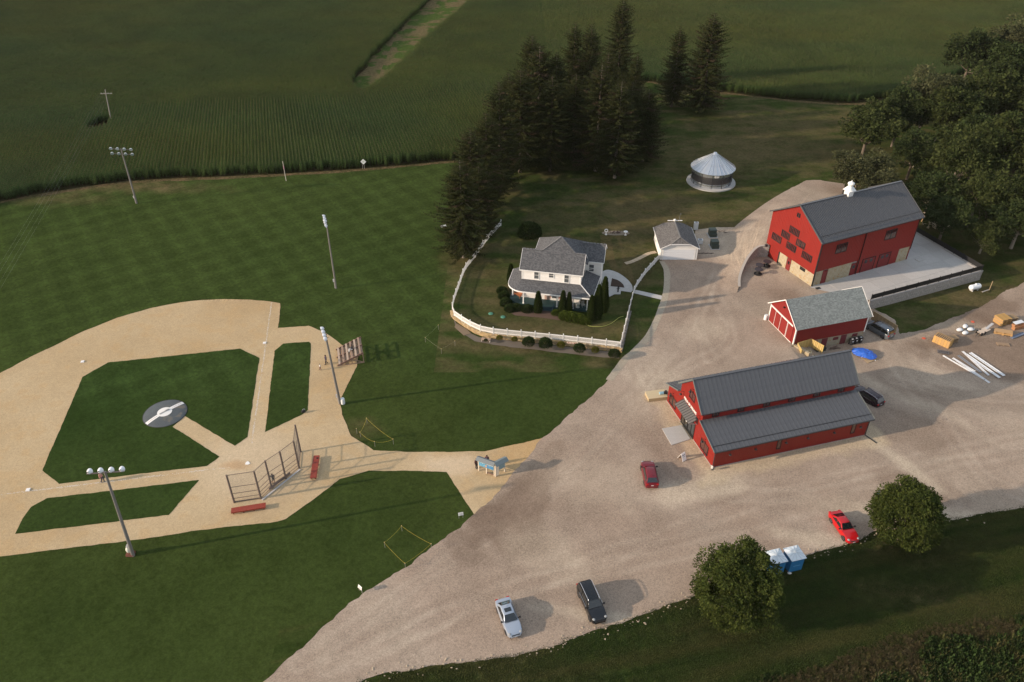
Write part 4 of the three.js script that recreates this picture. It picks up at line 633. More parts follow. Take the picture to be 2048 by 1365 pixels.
// ---------------------------------------------------------------- barn patio, its wall and fence; earth bank and curved wall beside the barn
const bl = (x, z) => { const c = Math.cos(24.73 * RAD), s = Math.sin(24.73 * RAD); return [53.32 + x * c + z * s, -120.74 - x * s + z * c]; };
{
  const out = [bl(-0.4, 0.1), bl(0.35, 1.4), bl(6.1, 7.9), bl(19, 8.4), bl(32.1, 8.85), bl(32.6, 0), bl(33, -8), bl(23.2, -9.5), bl(23.2, -0.3), bl(0.6, -0.3)];
  const slabM = struct('patio', join([sheetGeo(out, 0.11, [0, 0, 4, 4], 30, () => 0)]), concrete);
  // control joints: shallow real grooves are too fine to show, so raised slabs are laid apart from one another
  const pieces = []; srand(5);
  for (let i = 0; i < 9; i++) for (let j = 0; j < 3; j++) { const x0 = -0.2 + i * 3.6, x1 = x0 + 3.57, z0 = 0.25 + j * 2.85, z1 = z0 + 2.82; const q = [[x0, z0], [x1, z0], [x1, z1], [x0, z1]]; if (q.some(([x, z]) => !inside(...bl(x, z), out))) continue; pieces.push(prismY(q.map(([x, z]) => bl(x, z)), 0.1, 0.135)); }
  for (let i = 0; i < 3; i++) for (let j = 0; j < 3; j++) { const x0 = 23.3 + i * 3.1, z0 = -9 + j * 3.05, q = [[x0, z0], [x0 + 3.07, z0], [x0 + 3.07, z0 + 3.02], [x0, z0 + 3.02]]; if (q.some(([x, z]) => !inside(...bl(x, z), out))) continue; pieces.push(prismY(q.map(([x, z]) => bl(x, z)), 0.1, 0.135)); }
  const tones = [0.96, 1, 1.05].map((k) => { const m = concrete.clone(); m.color = C(k, k, k); return m; });
  pieces.forEach((g, i) => part('paving_slab', metre(g), tones[(i * 7) % 3], slabM));
  const path = [bl(6.1, 7.9), bl(19, 8.4), bl(32.1, 8.85), bl(32.6, 0), bl(33, -8)];
  const wall = thing('retaining_wall', 'long straight block retaining wall holding up the concrete barn patio', 'wall', [0, 0, 0]);
  const fence = thing('patio_fence', 'low black metal fence along the edge of the concrete barn patio', 'fence', [0, 0, 0]);
  for (let i = 0; i < path.length - 1; i++) {
    const [a, b] = [path[i], path[i + 1]], L = Math.hypot(b[0] - a[0], b[1] - a[1]), t = Math.atan2(-(b[1] - a[1]), b[0] - a[0]);
    const s = part('wall_section', metre(box(L + 0.3, 2.6, 0.4, 0, -1.2, 0)), wallBlock, wall); s.position.set((a[0] + b[0]) / 2, 0, (a[1] + b[1]) / 2); s.rotation.y = t;
    const cap = part('coping', metre(box(L + 0.4, 0.1, 0.52, 0, 0.15, 0)), M(0.36, 0.34, 0.32, 0.9), wall); cap.position.copy(s.position); cap.rotation.y = t;
    const n = Math.round(L / 2.4);
    for (let k = 0; k < n; k++) { const p = part('fence_panel', join([box(L / n - 0.08, 0.05, 0.05, 0, 1.18, 0), box(L / n - 0.08, 0.05, 0.05, 0, 0.32, 0), ...[...Array(34)].map((_, j) => box(0.05, 0.86, 0.025, (j / 33 - 0.5) * (L / n - 0.16), 0.75, 0))]), black, fence); p.position.set(mix(a[0], b[0], (k + 0.5) / n), 0.05, mix(a[1], b[1], (k + 0.5) / n)); p.rotation.y = t; }
    for (let k = 0; k <= n; k++) { if (k === n && i < path.length - 2) continue; const p = part('post', box(0.08, 1.25, 0.08, 0, 0.75, 0), black, fence); p.position.set(mix(a[0], b[0], k / n), 0.05, mix(a[1], b[1], k / n)); }
  }
  const st = solo('drain_grate', 'dark square drain grate set in the ground between patio and small barn', 'drain', join([box(0.9, 0.03, 0.6), ...[...Array(6)].map((_, i) => box(0.9, 0.03, 0.04, 0, 0.02, -0.25 + i * 0.1))]), trimDark, [[54.27, -120.07][0], 0.13, [54.27, -120.07][1]], 0.3);
  const sh = thing('low_step', 'pale concrete corner step standing on the barn patio past the stone wall', 'step', [...bl(25, 1.2).slice(0, 1), 0.13, bl(25, 1.2)[1]], 24.73 * RAD);
  part('tread', box(1.6, 0.12, 1.0, 0, 0.06, 0), concrete, sh);
}
{
  // the curved wall: top edge climbs toward the barn
  const W0 = [...smoothLine([...[[40.3, -120.24], [40.89, -122.79], [42.13, -125.76]], ...[[44.01, -129.03], [46.29, -131.46]], bl(-0.15, -11.9)], false, 6)];
  const n = W0.length - 1, hW = (i) => 0.35 + 1.95 * S(0, 1, i / n * 1.05), g = [], wallT = thing('curved_wall', 'curved block retaining wall rising to the corner of the tall red barn', 'wall', [0, 0, 0]);
  for (let i = 0; i < n; i++) {
    const a = W0[i], b = W0[i + 1], dx = b[0] - a[0], dz = b[1] - a[1], L = Math.hypot(dx, dz), h = (hW(i) + hW(i + 1)) / 2, t = Math.atan2(-dz, dx);
    g.push(box(L + 0.06, h + 0.3, 0.35, (a[0] + b[0]) / 2, h / 2 - 0.1, (a[1] + b[1]) / 2, t));
  }
  part('wall_face', metre(join(g)), wallBlock, wallT);
  part('coping', join(W0.slice(0, -1).map((a, i) => beam([a[0], hW(i) + 0.08, a[1]], [W0[i + 1][0], hW(i + 1) + 0.08, W0[i + 1][1]], 0.46, 0.09))), M(0.36, 0.33, 0.29, 0.9), wallT);
  // gravel bank behind it
  const back = [bl(-0.1, -13.2), bl(5, -13.3), bl(11, -13.4), bl(17, -13.4)], inner = [...W0.map((p, i) => [p[0], hW(i) + 0.02, p[1]]), ...back.map((p, i) => [p[0], 2.4 + i * 0.1, p[1]])];
  const O = smoothLine([[39.28, -118.09], [36.82, -119.74], [36.54, -124.88], [38.91, -133.18], [43.7, -141.87], [50.1, -150.02], [56.58, -157.14], [62.41, -162.43], [67.79, -165.58], [73.96, -163.99]], false, 5);
  const pos = [], uv = [], m = 10, N = inner.length - 1, at = (i, j) => { const p = inner[i], q = O[Math.round(i / N * (O.length - 1))], t = j / m; const s = 1 - S(0, 1, t); return [mix(p[0], q[0], t) + (j && j < m ? 0.2 * (noise(i, j * 3) - 0.5) : 0), 0.055 + (p[1] - 0.055) * s, mix(p[2], q[1], t)]; };
  const put = (p) => { pos.push(...p); uv.push((p[0] - GR[0]) / GR[2], (p[2] - GR[1]) / GR[3]); };
  for (let i = 0; i < N; i++) for (let j = 0; j < m; j++) { const a = at(i, j), b = at(i + 1, j), c = at(i + 1, j + 1), d = at(i, j + 1); for (const p of [a, b, c, a, c, d]) put(p); }
  const bg = new THREE.BufferGeometry(); bg.setAttribute('position', new THREE.Float32BufferAttribute(pos, 3)); bg.setAttribute('uv', new THREE.Float32BufferAttribute(uv, 2)); bg.computeVertexNormals();
  struct('gravel_bank', bg, gravelMat);
  const lamp = solo('bank_box', 'small dark utility box on top of the curved wall beside the barn', 'utility box', join([box(0.45, 0.35, 0.3, 0, 0.17, 0), box(0.5, 0.05, 0.35, 0, 0.37, 0)]), trimDark, [[47.56, -131.36][0], 2.3, [47.56, -131.36][1]], 0.4);
}

// ---------------------------------------------------------------- picket fence on its stone wall
{
  const fy = (x, z) => Math.max(yardY(x, z), 0.02);
  const wood = M(0.80, 0.79, 0.76, 0.5);
  const run = (line, name, label, gates = []) => {
    const f = thing(name, label, 'fence', [0, 0, 0]);
    // posts every 2.3 m along the line
    let L = 0; const acc = [0]; for (let i = 1; i < line.length; i++) { L += Math.hypot(line[i][0] - line[i - 1][0], line[i][1] - line[i - 1][1]); acc.push(L); }
    const at = (s) => { let i = 1; while (i < acc.length - 1 && acc[i] < s) i++; const t = (s - acc[i - 1]) / (acc[i] - acc[i - 1]); return [mix(line[i - 1][0], line[i][0], t), mix(line[i - 1][1], line[i][1], t)]; };
    const n = Math.round(L / 2.3), post = join([box(0.13, 1.32, 0.13, 0, 0.66, 0), new THREE.CylinderGeometry(0.01, 0.12, 0.12, 4).rotateY(Math.PI / 4).translate(0, 1.38, 0)]);
    for (let k = 0; k <= n; k++) { const p = at(k / n * L), m = part('post', post, wood, f); m.position.set(p[0], fy(...p), p[1]); }
    for (let k = 0; k < n; k++) {
      const a = at(k / n * L), b = at((k + 1) / n * L), ya = fy(...a), yb = fy(...b), len = Math.hypot(b[0] - a[0], b[1] - a[1]), q = [], c = Math.round(len / 0.165);
      for (const h of [0.3, 1.0]) q.push(beam([a[0], ya + h, a[1]], [b[0], yb + h, b[1]], 0.05, 0.1));
      for (let i = 1; i < c; i++) { const t = i / c, x = mix(a[0], b[0], t), z = mix(a[1], b[1], t), y = mix(ya, yb, t); q.push(box(0.085, 1.06, 0.022, x, y + 0.6, z, Math.atan2(-(b[1] - a[1]), b[0] - a[0]))); }
      part(gates.includes(k) ? 'gate' : 'fence_panel', join(q), wood, f);
    }
    return f;
  };
  const front = smoothLine(YARD_FENCE.slice(0, 12), false, 3), fl = [...front, ...YARD_FENCE.slice(12)];
  run(fl, 'picket_fence', 'white picket fence curving round the front of the farmhouse yard', [29]);
  run(YARD_RIGHT, 'picket_fence', 'white picket fence between the farmhouse yard and the drive, ending at the garage');
  // stones under it, each laid on its own
  const stoneG = [0, 1, 2, 3].map((i) => { srand(100 + i); const g = new THREE.BoxGeometry(1, 1, 1, 2, 1, 1), p = g.attributes.position; for (let k = 0; k < p.count; k++) { const h = (a, b) => TAB[(Math.round(p.getX(k) * 7 + 20) * 131 + Math.round(p.getY(k) * 7 + 20) * 17 + Math.round(p.getZ(k) * 7 + 20) * 311 + a * 97 + i * 1009) & 65535] - 0.5; p.setXYZ(k, p.getX(k) * 0.94 + 0.1 * h(1), p.getY(k) * 0.92 + 0.1 * h(2), p.getZ(k) + 0.14 * h(3)); } g.computeVertexNormals(); return clean(g.toNonIndexed()); });
  const wallOf = (line, label, cols) => {
    const w = thing('stone_wall', label, 'wall', [0, 0, 0]), mats = cols.map((c) => M(...c, 0.95, { bumpMap: fineBump, bumpScale: 0.03 })), sets = mats.map(() => []);
    srand(9);
    for (let i = 0; i < line.length - 1; i++) {
      const a = line[i], b = line[i + 1], L = Math.hypot(b[0] - a[0], b[1] - a[1]), t = Math.atan2(-(b[1] - a[1]), b[0] - a[0]), nx = -(b[1] - a[1]) / L, nz = (b[0] - a[0]) / L;
      for (let r = 0; r < 5; r++) { let s = -rr(0, 0.3); while (s < L) { const l = rr(0.25, 0.62), x = mix(a[0], b[0], (s + l / 2) / L), z = mix(a[1], b[1], (s + l / 2) / L), H0 = yardY(x, z) + 0.02, h = H0 / 5; s += l; if (h < 0.03) continue; const g = pick(stoneG).clone().scale(l, h * 1.05, rr(0.3, 0.42)).rotateY(t).translate(x + nx * (0.22 - r * 0.02), h * (r + 0.5), z + nz * (0.22 - r * 0.02)); sets[Math.floor(rnd() * sets.length)].push(g); } }
    }
    sets.forEach((q, i) => { if (!q.length) return; const p = part('stones', join(q), mats[i], w); p.userData.kind = 'stuff'; });
    part('wall_core', join(line.slice(0, -1).map((a, i) => { const b = line[i + 1], y = (yardY(...a) + yardY(...b)) / 2; return box(Math.hypot(b[0] - a[0], b[1] - a[1]) + 0.1, y + 0.1, 0.25, (a[0] + b[0]) / 2, y / 2 - 0.06, (a[1] + b[1]) / 2, Math.atan2(-(b[1] - a[1]), b[0] - a[0])); })), M(0.2, 0.16, 0.1, 1), w);
  };
  wallOf(fl.slice(-23), 'low tan stone wall beneath the picket fence along the front of the yard', [[0.42, 0.30, 0.15], [0.36, 0.25, 0.12], [0.48, 0.38, 0.22], [0.30, 0.22, 0.13]]);
  wallOf([...YARD_RIGHT.slice(0, 3)].map(([x, z]) => [x, z]), 'low grey stone wall beneath the picket fence beside the drive', [[0.20, 0.18, 0.16], [0.26, 0.23, 0.2], [0.15, 0.14, 0.13]]);
  // lettered board hung on the fence
  const a = [8.69, -102.06], b = [10.56, -101.66], t = Math.atan2(-(b[1] - a[1]), b[0] - a[0]);
  const sg = thing('fence_sign', 'narrow lettered board hung along the front picket fence', 'sign', [(a[0] + b[0]) / 2, 1.35, (a[1] + b[1]) / 2 + 0.1], t);
  const len = Math.hypot(b[0] - a[0], b[1] - a[1]);
  part('board', box(len, 0.3, 0.04), M(0.6, 0.5, 0.42, 0.7), sg); srand(3);
  part('lettering', join([...Array(7)].map((_, i) => box(rr(0.08, 0.2), 0.16, 0.02, (i - 3) * len / 7.6, 0, 0.03))), M(0.25, 0.05, 0.035, 0.7), sg);
  const s2 = solo('fence_notice', 'small grey notice plate on the picket fence at the corner by the drive', 'sign', join([box(0.42, 0.32, 0.03)]), M(0.55, 0.56, 0.57, 0.5), [[16.47, -101.53][0], 1.2, [16.47, -101.53][1] + 0.1], t);
}
// steps and stone below the wall
{
  const o = thing('stone_bench', 'weathered brown slab bench at the foot of the tan stone wall', 'bench', [...[-4.19, -104.14].slice(0, 1), 0, [-4.19, -104.14][1]], -12 * RAD);
  part('seat', box(1.5, 0.12, 0.6, 0, 0.42, 0), M(0.34, 0.24, 0.17, 0.9), o); for (const x of [-0.65, 0.65]) part('leg', box(0.12, 0.38, 0.5, x, 0.19, 0), M(0.5, 0.45, 0.4, 0.9), o);
  solo('flagstone', 'flat brown flagstone in the lawn below the curve of the fence', 'paving stone', prismY([[-9.22, -109.12], [-7.4, -107.38], [-6.69, -106.24], [-7.81, -105.67], [-9.5, -108.1]], 0.02, 0.09), M(0.17, 0.125, 0.08, 0.95));
}

// ---------------------------------------------------------------- light poles, utility pole, wires
const poleWood = M(0.20, 0.185, 0.165, 0.9, { map: colorTex(64, 256, (u, v) => { const k = 0.75 + 0.4 * noise(u * 16, v * 6); return [k, k, k]; }) });
function lightPole(label, b, tp, h, arms, dir, aim, r0 = 0.19) {
  const o = thing('light_pole', label, 'light pole', [b[0], 0, b[1]]), tx = tp[0] - b[0], tz = tp[1] - b[1];
  part('pole', rod([0, -0.1, 0], [tx, h, tz], r0, r0 * 0.62, 10), poleWood, o);
  const at = (f) => [tx * f, h * f, tz * f];
  part('meter_box', join([box(0.28, 0.5, 0.22, at(0.12)[0] - 0.22, h * 0.12, at(0.12)[2]), rod([at(0)[0] - 0.2, 0, at(0)[2]], [at(0.1)[0] - 0.22, h * 0.1, at(0.1)[2]], 0.035)]), M(0.42, 0.42, 0.42, 0.5), o);
  const dx = Math.cos(dir), dz = Math.sin(dir), av = v3(Math.cos(aim), -0.55, Math.sin(aim)).normalize();
  const bowl = lathe([[0.07, -0.34], [0.15, -0.3], [0.27, -0.17], [0.335, 0], [0.345, 0.02], [0.32, 0.01]], 18), lens = new THREE.CircleGeometry(0.32, 18).rotateX(-Math.PI / 2), qn = new THREE.Quaternion().setFromUnitVectors(UPV, av);
  const bw = M(0.72, 0.74, 0.76, 0.35), ln = M(0.35, 0.42, 0.42, 0.12);
  for (const [f, n, sp, up] of arms) {
    const c = at(f), w = (n - 1) * sp / 2 + 0.25;
    part('cross_arm', beam([c[0] - dx * w, c[1], c[2] - dz * w], [c[0] + dx * w, c[1], c[2] + dz * w], 0.1, 0.12), M(0.16, 0.13, 0.115, 0.8), o);
    for (let i = 0; i < n; i++) { const s = (i - (n - 1) / 2) * sp, l = part('floodlight', bowl, bw, o); l.position.set(c[0] + dx * s + av.x * 0.28, c[1] + up, c[2] + dz * s + av.z * 0.28); l.quaternion.copy(qn); part('lens', lens, ln, l); part('bracket', box(0.05, 0.4, 0.05, 0, -0.4, 0), trimDark, l); }
  }
}
lightPole('wooden light pole with eight floodlights in two rows before the cornfield', [-79.67, -154.24], [-79.6, -154.35], 12.2, [[0.985, 4, 1.45, 0.1], [0.9, 4, 1.45, 0.1]], 0.12, 75 * RAD, 0.2);
lightPole('slim light pole with a stacked bank of floodlights standing alone in the outfield', [-31.24, -120.24], [-31.28, -120.41], 13.6, [[0.995, 3, 0.95, 0.08], [0.93, 3, 0.95, 0.08]], 72 * RAD, 165 * RAD, 0.16);
lightPole('tall light pole beside the bleachers with four floodlights in a line', [-24.99, -88.6], [-25.16, -87.54], 13.2, [[0.99, 4, 0.85, 0.1]], 70 * RAD, 172 * RAD, 0.21);
lightPole('tall light pole nearest to the viewer with four white floodlights over the third base line', [-44.45, -61.1], [-44, -61.56], 13.3, [[0.99, 4, 1.12, 0.12]], -0.1, -80 * RAD, 0.22);
{
  const b = [-104.09, -201.08], tp = [-101.67, -198.1], o = thing('utility_pole', 'weathered utility pole with one cross arm standing in the corn', 'utility pole', [b[0], 0, b[1]]), tx = tp[0] - b[0], tz = tp[1] - b[1];
  part('pole', rod([0, 0, 0], [tx, 9.8, tz], 0.17, 0.11, 8), M(0.34, 0.32, 0.29, 0.9), o);
  part('cross_arm', beam([tx - 1.4, 8.8, tz + 0.1], [tx + 1.4, 8.8, tz - 0.1], 0.1, 0.12), M(0.36, 0.34, 0.31, 0.9), o);
  for (const x of [-1.25, -0.5, 0.5, 1.25]) part('insulator', lathe([[0.03, 0], [0.06, 0.05], [0.04, 0.1], [0.06, 0.16], [0, 0.2]], 8).translate(tx + x, 8.86, tz), M(0.6, 0.6, 0.58, 0.4), o);
  const E = [-60.36, -60.78], wire = M(0.2, 0.2, 0.2, 0.6);
  [-1.25, -0.5, 0.5, 1.25].forEach((x, i) => { const p0 = [b[0] + tx + x, 9.05, b[1] + tz], p1 = [E[0] + x, 9, E[1] + x * 0.4], pts = [...Array(25)].map((_, k) => { const t = k / 24; return [mix(p0[0], p1[0], t), 9.05 - 2.4 * 4 * t * (1 - t), mix(p0[2], p1[1], t)]; }); solo('power_line', 'thin overhead wire running from the utility pole across the outfield', 'wire', tube(pts, 0.008, 60, 4), wire, [0, 0, 0], 0, 'parallel overhead wires above the outfield'); });
}
// ---------------------------------------------------------------- foul pole, signs
{
  const b = [-50.56, -165.58], t = [-50.15, -164.22], o = thing('foul_pole', 'thin white foul pole with a faded pink band before the corn', 'pole', [b[0], 0, b[1]]);
  part('pole', rod([0, 0, 0], [(t[0] - b[0]), 5.2, (t[1] - b[1])], 0.07, 0.06, 8), M(0.68, 0.63, 0.55, 0.6), o);
  const f = (k) => [(t[0] - b[0]) * k, 5.2 * k, (t[1] - b[1]) * k]; part('band', rod(f(0.62), f(0.76), 0.1, 0.1, 8), M(0.55, 0.3, 0.36, 0.6), o);
  const d = [-34.1, -172.14], s = thing('diamond_sign', 'white diamond board on two short posts at the edge of the corn', 'sign', [d[0], 0, d[1]]);
  part('board', box(0.95, 0.95, 0.04, 0, 1.75, 0, 0, 0, Math.PI / 4), M(0.66, 0.7, 0.66, 0.6), s);
  part('print', join([box(0.5, 0.05, 0.01, 0, 1.8, 0.026), box(0.4, 0.05, 0.01, 0, 1.68, 0.026)]), M(0.2, 0.24, 0.2, 0.6), s);
  for (const x of [-0.3, 0.1]) part('post', box(0.06, 1.2, 0.06, x, 0.6, -0.03), M(0.4, 0.38, 0.34, 0.8), s);
  for (const [p, label, ry] of [[[-6.28, -66.85], 'small white information sign on the lawn near the path corner', 0.25], [[-16.99, -56.07], 'small white sign on the lower lawn beside the drive edge', -0.75]]) {
    const g = thing('lawn_sign', label, 'sign', [p[0], 0, p[1]], ry); part('board', box(0.62, 0.42, 0.03, 0, 0.75, 0, 0, -0.35), M(0.78, 0.76, 0.7, 0.6), g);
    part('print', join([0, 1, 2].map((i) => box(0.4, 0.035, 0.006, 0, 0.82 - i * 0.1, 0.025 + i * 0.036 - 0.02, 0, -0.35))), M(0.22, 0.2, 0.19, 0.6), g); for (const x of [-0.25, 0.25]) part('post', box(0.04, 0.72, 0.04, x, 0.36, -0.02), M(0.35, 0.33, 0.3, 0.8), g);
  }
  const A = [22.52, -77.16], a = thing('sandwich_board', 'white folding sandwich board sign before the shop facade', 'sign', [A[0] + 0.2, 0.06, A[1]], 0.65);
  for (const k of [-1, 1]) { const p = part('panel', box(0.75, 1.15, 0.03), M(0.82, 0.8, 0.76, 0.5), a); p.position.set(0, 0.55, k * 0.24); p.rotation.x = -k * 0.4; part('print', join([box(0.5, 0.12, 0.006, 0, 0.25, k * 0.019), box(0.4, 0.07, 0.006, 0, 0.02, k * 0.019)]), M(0.25, 0.25, 0.27, 0.6), p); }
  const c = [26.31, -75.11], cs = thing('corner_sign', 'little white sign on a stake at the front corner of the red shop', 'sign', [c[0] - 0.1, 0.05, c[1] + 0.1], -0.9);
  part('board', box(0.3, 0.45, 0.03, 0, 0.6, 0, 0, -0.2), M(0.42, 0.41, 0.39, 0.8), cs); part('stake', box(0.04, 0.5, 0.04, 0, 0.25, 0), trimDark, cs);
}
// ---------------------------------------------------------------- backstop
{
  const P = [[-34.93, -69.4], [-31.75, -70.07], [-30.83, -71.88], [-29.41, -73.56], [-28.1, -75.48], [-28.56, -78.54]], h = 4.9, o = thing('backstop', 'wooden post backstop with chain link netting behind home plate', 'backstop', [0, 0, 0]);
  const wood = M(0.15, 0.115, 0.095, 0.9), wire = M(0.17, 0.165, 0.16, 0.6, { metalness: 0.3 });
  for (const p of P) part('post', rod([p[0], -0.1, p[1]], [p[0] + 0.03, h, p[1] + 0.05], 0.14, 0.12, 8), wood, o);
  for (let i = 0; i < P.length - 1; i++) {
    const a = P[i], b = P[i + 1], L = Math.hypot(b[0] - a[0], b[1] - a[1]);
    for (const y of i === 0 ? [0.15, 0.75, 1.6, 2.7, 4.8] : [0.12, 0.55, 1.1, 1.75, 2.75, 4.8]) part('rail', rod([a[0], y, a[1]], [b[0], y, b[1]], y === 0.15 ? 0.07 : 0.035, y === 0.15 ? 0.07 : 0.035, 6), wood, o);
    const w = [], s = 0.22; const dx = (b[0] - a[0]) / L, dz = (b[1] - a[1]) / L;
    for (let u = -h; u < L; u += s) for (const k of [1, -1]) { let u0 = u, y0 = 0, u1 = u + h, y1 = h; if (u0 < 0) { y0 = -u0; u0 = 0; } if (u1 > L) { y1 = h - (u1 - L); u1 = L; } if (y1 - y0 < 0.1) continue; if (k < 0) { [u0, u1] = [L - u0, L - u1]; } w.push(rod([a[0] + dx * u0, y0, a[1] + dz * u0], [a[0] + dx * u1, y1, a[1] + dz * u1], 0.0055, 0.0055, 3, true)); }
    const net = part('netting', join(w), wire, o); net.userData.kind = 'stuff';
  }
  const a = P[1], b = P[4], t = Math.atan2(-(b[1] - a[1]), b[0] - a[0]), L = Math.hypot(b[0] - a[0], b[1] - a[1]), bd = part('kick_board', box(L, 0.08, 0.2), M(0.5, 0.48, 0.46, 0.7), o); bd.position.set((a[0] + b[0]) / 2 + 0.22, 0.1, (a[1] + b[1]) / 2 + 0.3); bd.rotation.y = t;
  const bd2 = part('kick_board', box(L * 0.55, 0.4, 0.06), M(0.2, 0.15, 0.125, 0.9), o); bd2.position.set(mix(a[0], b[0], 0.5) - 0.08, 0.3, mix(a[1], b[1], 0.5) - 0.1); bd2.rotation.y = t;
}
// ---------------------------------------------------------------- bases, plate, mound cover
{
  const cushion = M(0.78, 0.77, 0.74, 0.7), an = Math.atan2(27.3, -4.6);
  const bs = (p, label) => solo('base', label, 'base', join([box(0.5, 0.1, 0.5, 0, 0.05, 0), box(0.42, 0.02, 0.42, 0, 0.105, 0)]), cushion, [p[0], 0.035, p[1]], an);
  bs([-39.74, -103.59], 'white first base cushion on the chalk line'); bs([-66.79, -98.62], 'white second base cushion behind the infield grass'); bs([-61.9, -71.53], 'white third base cushion near the frame edge');
  const h = [-35.18, -76.31]; solo('home_plate', 'white five sided home plate before the backstop', 'base', prismY([[0, 0.3], [0.3, 0.02], [0.3, -0.3], [-0.3, -0.3], [-0.3, 0.02]], 0.04, 0.075), cushion, [h[0], 0, h[1]], -0.8);
  const m = [-49.64, -86.4], o = thing('mound_cover', 'round dark blue grey cover on the pitching mound with a white band and white centre', 'mound cover', [m[0], 0, m[1]]), dome = (r) => 0.3 * Math.pow(1 - r * r / (3.05 * 3.05), 0.8) + 0.06;
  const clothTex = colorTex(512, 512, (u, v) => { const k = 0.72 + 0.35 * H(u * 512, v * 512) + 0.3 * (fbm(u * 9, v * 9, 3) - 0.5), d = S(0.56, 0.72, fbm(u * 7 + 3, v * 7, 3)) * 0.5; return mix3([0.082, 0.097, 0.104], [0.25, 0.2, 0.13], d * S(0.3, 0.8, u)).map((q) => q * k); });
  const pts = [[0, dome(0)]]; for (let i = 1; i <= 10; i++) pts.push([i * 0.298, dome(i * 0.298)]); pts.push([3.02, 0.02]);
  const g = lathe(pts.reverse(), 40); { const p = g.attributes.position, uv = g.attributes.uv; for (let i = 0; i < p.count; i++) uv.setXY(i, p.getX(i) / 6.2 + 0.5, p.getZ(i) / 6.2 + 0.5); } g.computeVertexNormals();
  part('cover', g, M(1, 1, 1, 0.75, { map: clothTex }), o); part('rim', new THREE.TorusGeometry(3.0, 0.05, 6, 48).rotateX(Math.PI / 2).translate(0, 0.06, 0), M(0.03, 0.032, 0.034, 0.7), o);
  const W = M(0.72, 0.71, 0.68, 0.7), band = []; const pA = [-51.55, -84.05], pB = [-47.8, -88.83], t = Math.atan2(-(pB[1] - pA[1]), pB[0] - pA[0]);
  for (const s of [-1, 1]) for (let i = 0; i < 6; i++) { const r0 = 1.0 + i * 0.325, r1 = r0 + 0.327; band.push(poly3([[s * r0, dome(r0) + 0.02, -0.3], [s * r0, dome(r0) + 0.02, 0.3], [s * r1, dome(r1) + 0.02, 0.3], [s * r1, dome(r1) + 0.02, -0.3]])); }
  const bnd = part('white_band', join(band), W, o); bnd.rotation.y = t;
  part('white_centre', lathe([[1.02, dome(1.02) + 0.02], [0.7, dome(0.7) + 0.025], [0.3, dome(0.3) + 0.03], [0, dome(0) + 0.03]], 28), W, o);
  const rub = part('rubber', join([box(1.5, 0.06, 0.2, 0, dome(0) + 0.05, 0), box(0.5, 0.12, 0.16, 0.4, dome(0) + 0.09, -0.02)]), M(0.33, 0.33, 0.31, 0.7), o); rub.rotation.y = t - 0.08;
  srand(12); const wr = part('print', join([...[...Array(9)].map((_, i) => box(rr(0.05, 0.1), 0.006, 0.12, 1.3 + i * 0.16, dome(1.3 + i * 0.16) + 0.026, 0)), ...[...Array(9)].map((_, i) => box(rr(0.05, 0.1), 0.006, 0.12, -1.3 - i * 0.16, dome(1.3 + i * 0.16) + 0.026, 0))]), M(0.42, 0.3, 0.28, 0.7), o); wr.rotation.y = t;
}
// ---------------------------------------------------------------- benches, bleachers, kiosk
{
  const red = M(0.36, 0.052, 0.026, 0.65, { map: colorTex(256, 128, (u, v) => { const w = S(0.66, 0.74, fbm(u * 24, v * 9, 3)); return mix3([1, 1, 1], [1.5, 3.2, 4.2], w * 0.7).map((q) => q * 0.7 * (0.85 + 0.3 * noise(u * 40, v * 40))); }) }), bench = (a, b, label) => {
    const L = Math.hypot(b[0] - a[0], b[1] - a[1]), o = thing('player_bench', label, 'bench', [(a[0] + b[0]) / 2, 0.03, (a[1] + b[1]) / 2], Math.atan2(-(b[1] - a[1]), b[0] - a[0]));
    for (const z of [-0.3, -0.1, 0.1, 0.3]) part('plank', metre(box(L, 0.06, 0.19, 0, 0.45, z), 0.4), red, o);
    part('apron', metre(join([box(L - 0.02, 0.14, 0.04, 0, 0.35, 0.37), box(L - 0.02, 0.14, 0.04, 0, 0.35, -0.37)]), 0.4), red, o);
    for (const x of [-0.44, -0.15, 0.15, 0.44]) part('leg', join([box(0.1, 0.4, 0.1, x * L, 0.2, 0.25), box(0.1, 0.4, 0.1, x * L, 0.2, -0.25), box(0.08, 0.1, 0.6, x * L, 0.35, 0)]), M(0.18, 0.04, 0.025, 0.8), o);
  };
  bench([-34.74, -67.66], [-30.7, -68.57], 'long red wooden bench lying across, below the backstop'); bench([-25.73, -73.21], [-26.1, -77.36], 'long red wooden bench pointing away, past the right end of the backstop');
  const bag = thing('equipment_bag', 'small black bag at the corner of the grass strip', 'bag', [[-29.87, -86.61][0], 0.05, [-29.87, -86.61][1]], 0.5); part('body', new THREE.SphereGeometry(0.3, 12, 8).scale(1.15, 0.8, 0.8).translate(0, 0.24, 0), blackMatte, bag); part('strap', new THREE.TorusGeometry(0.16, 0.03, 6, 14).translate(0.1, 0.46, 0), M(0.4, 0.42, 0.42, 0.6), bag);
  solo('ball_cap', 'small black cap lying on the far end of the upright red bench', 'cap', join([new THREE.SphereGeometry(0.12, 10, 6, 0, 6.3, 0, 1.57), box(0.14, 0.015, 0.16, 0.13, 0.01, 0)]), blackMatte, [[-25.92, -76.83][0], 0.51, [-25.92, -76.83][1]]);
}
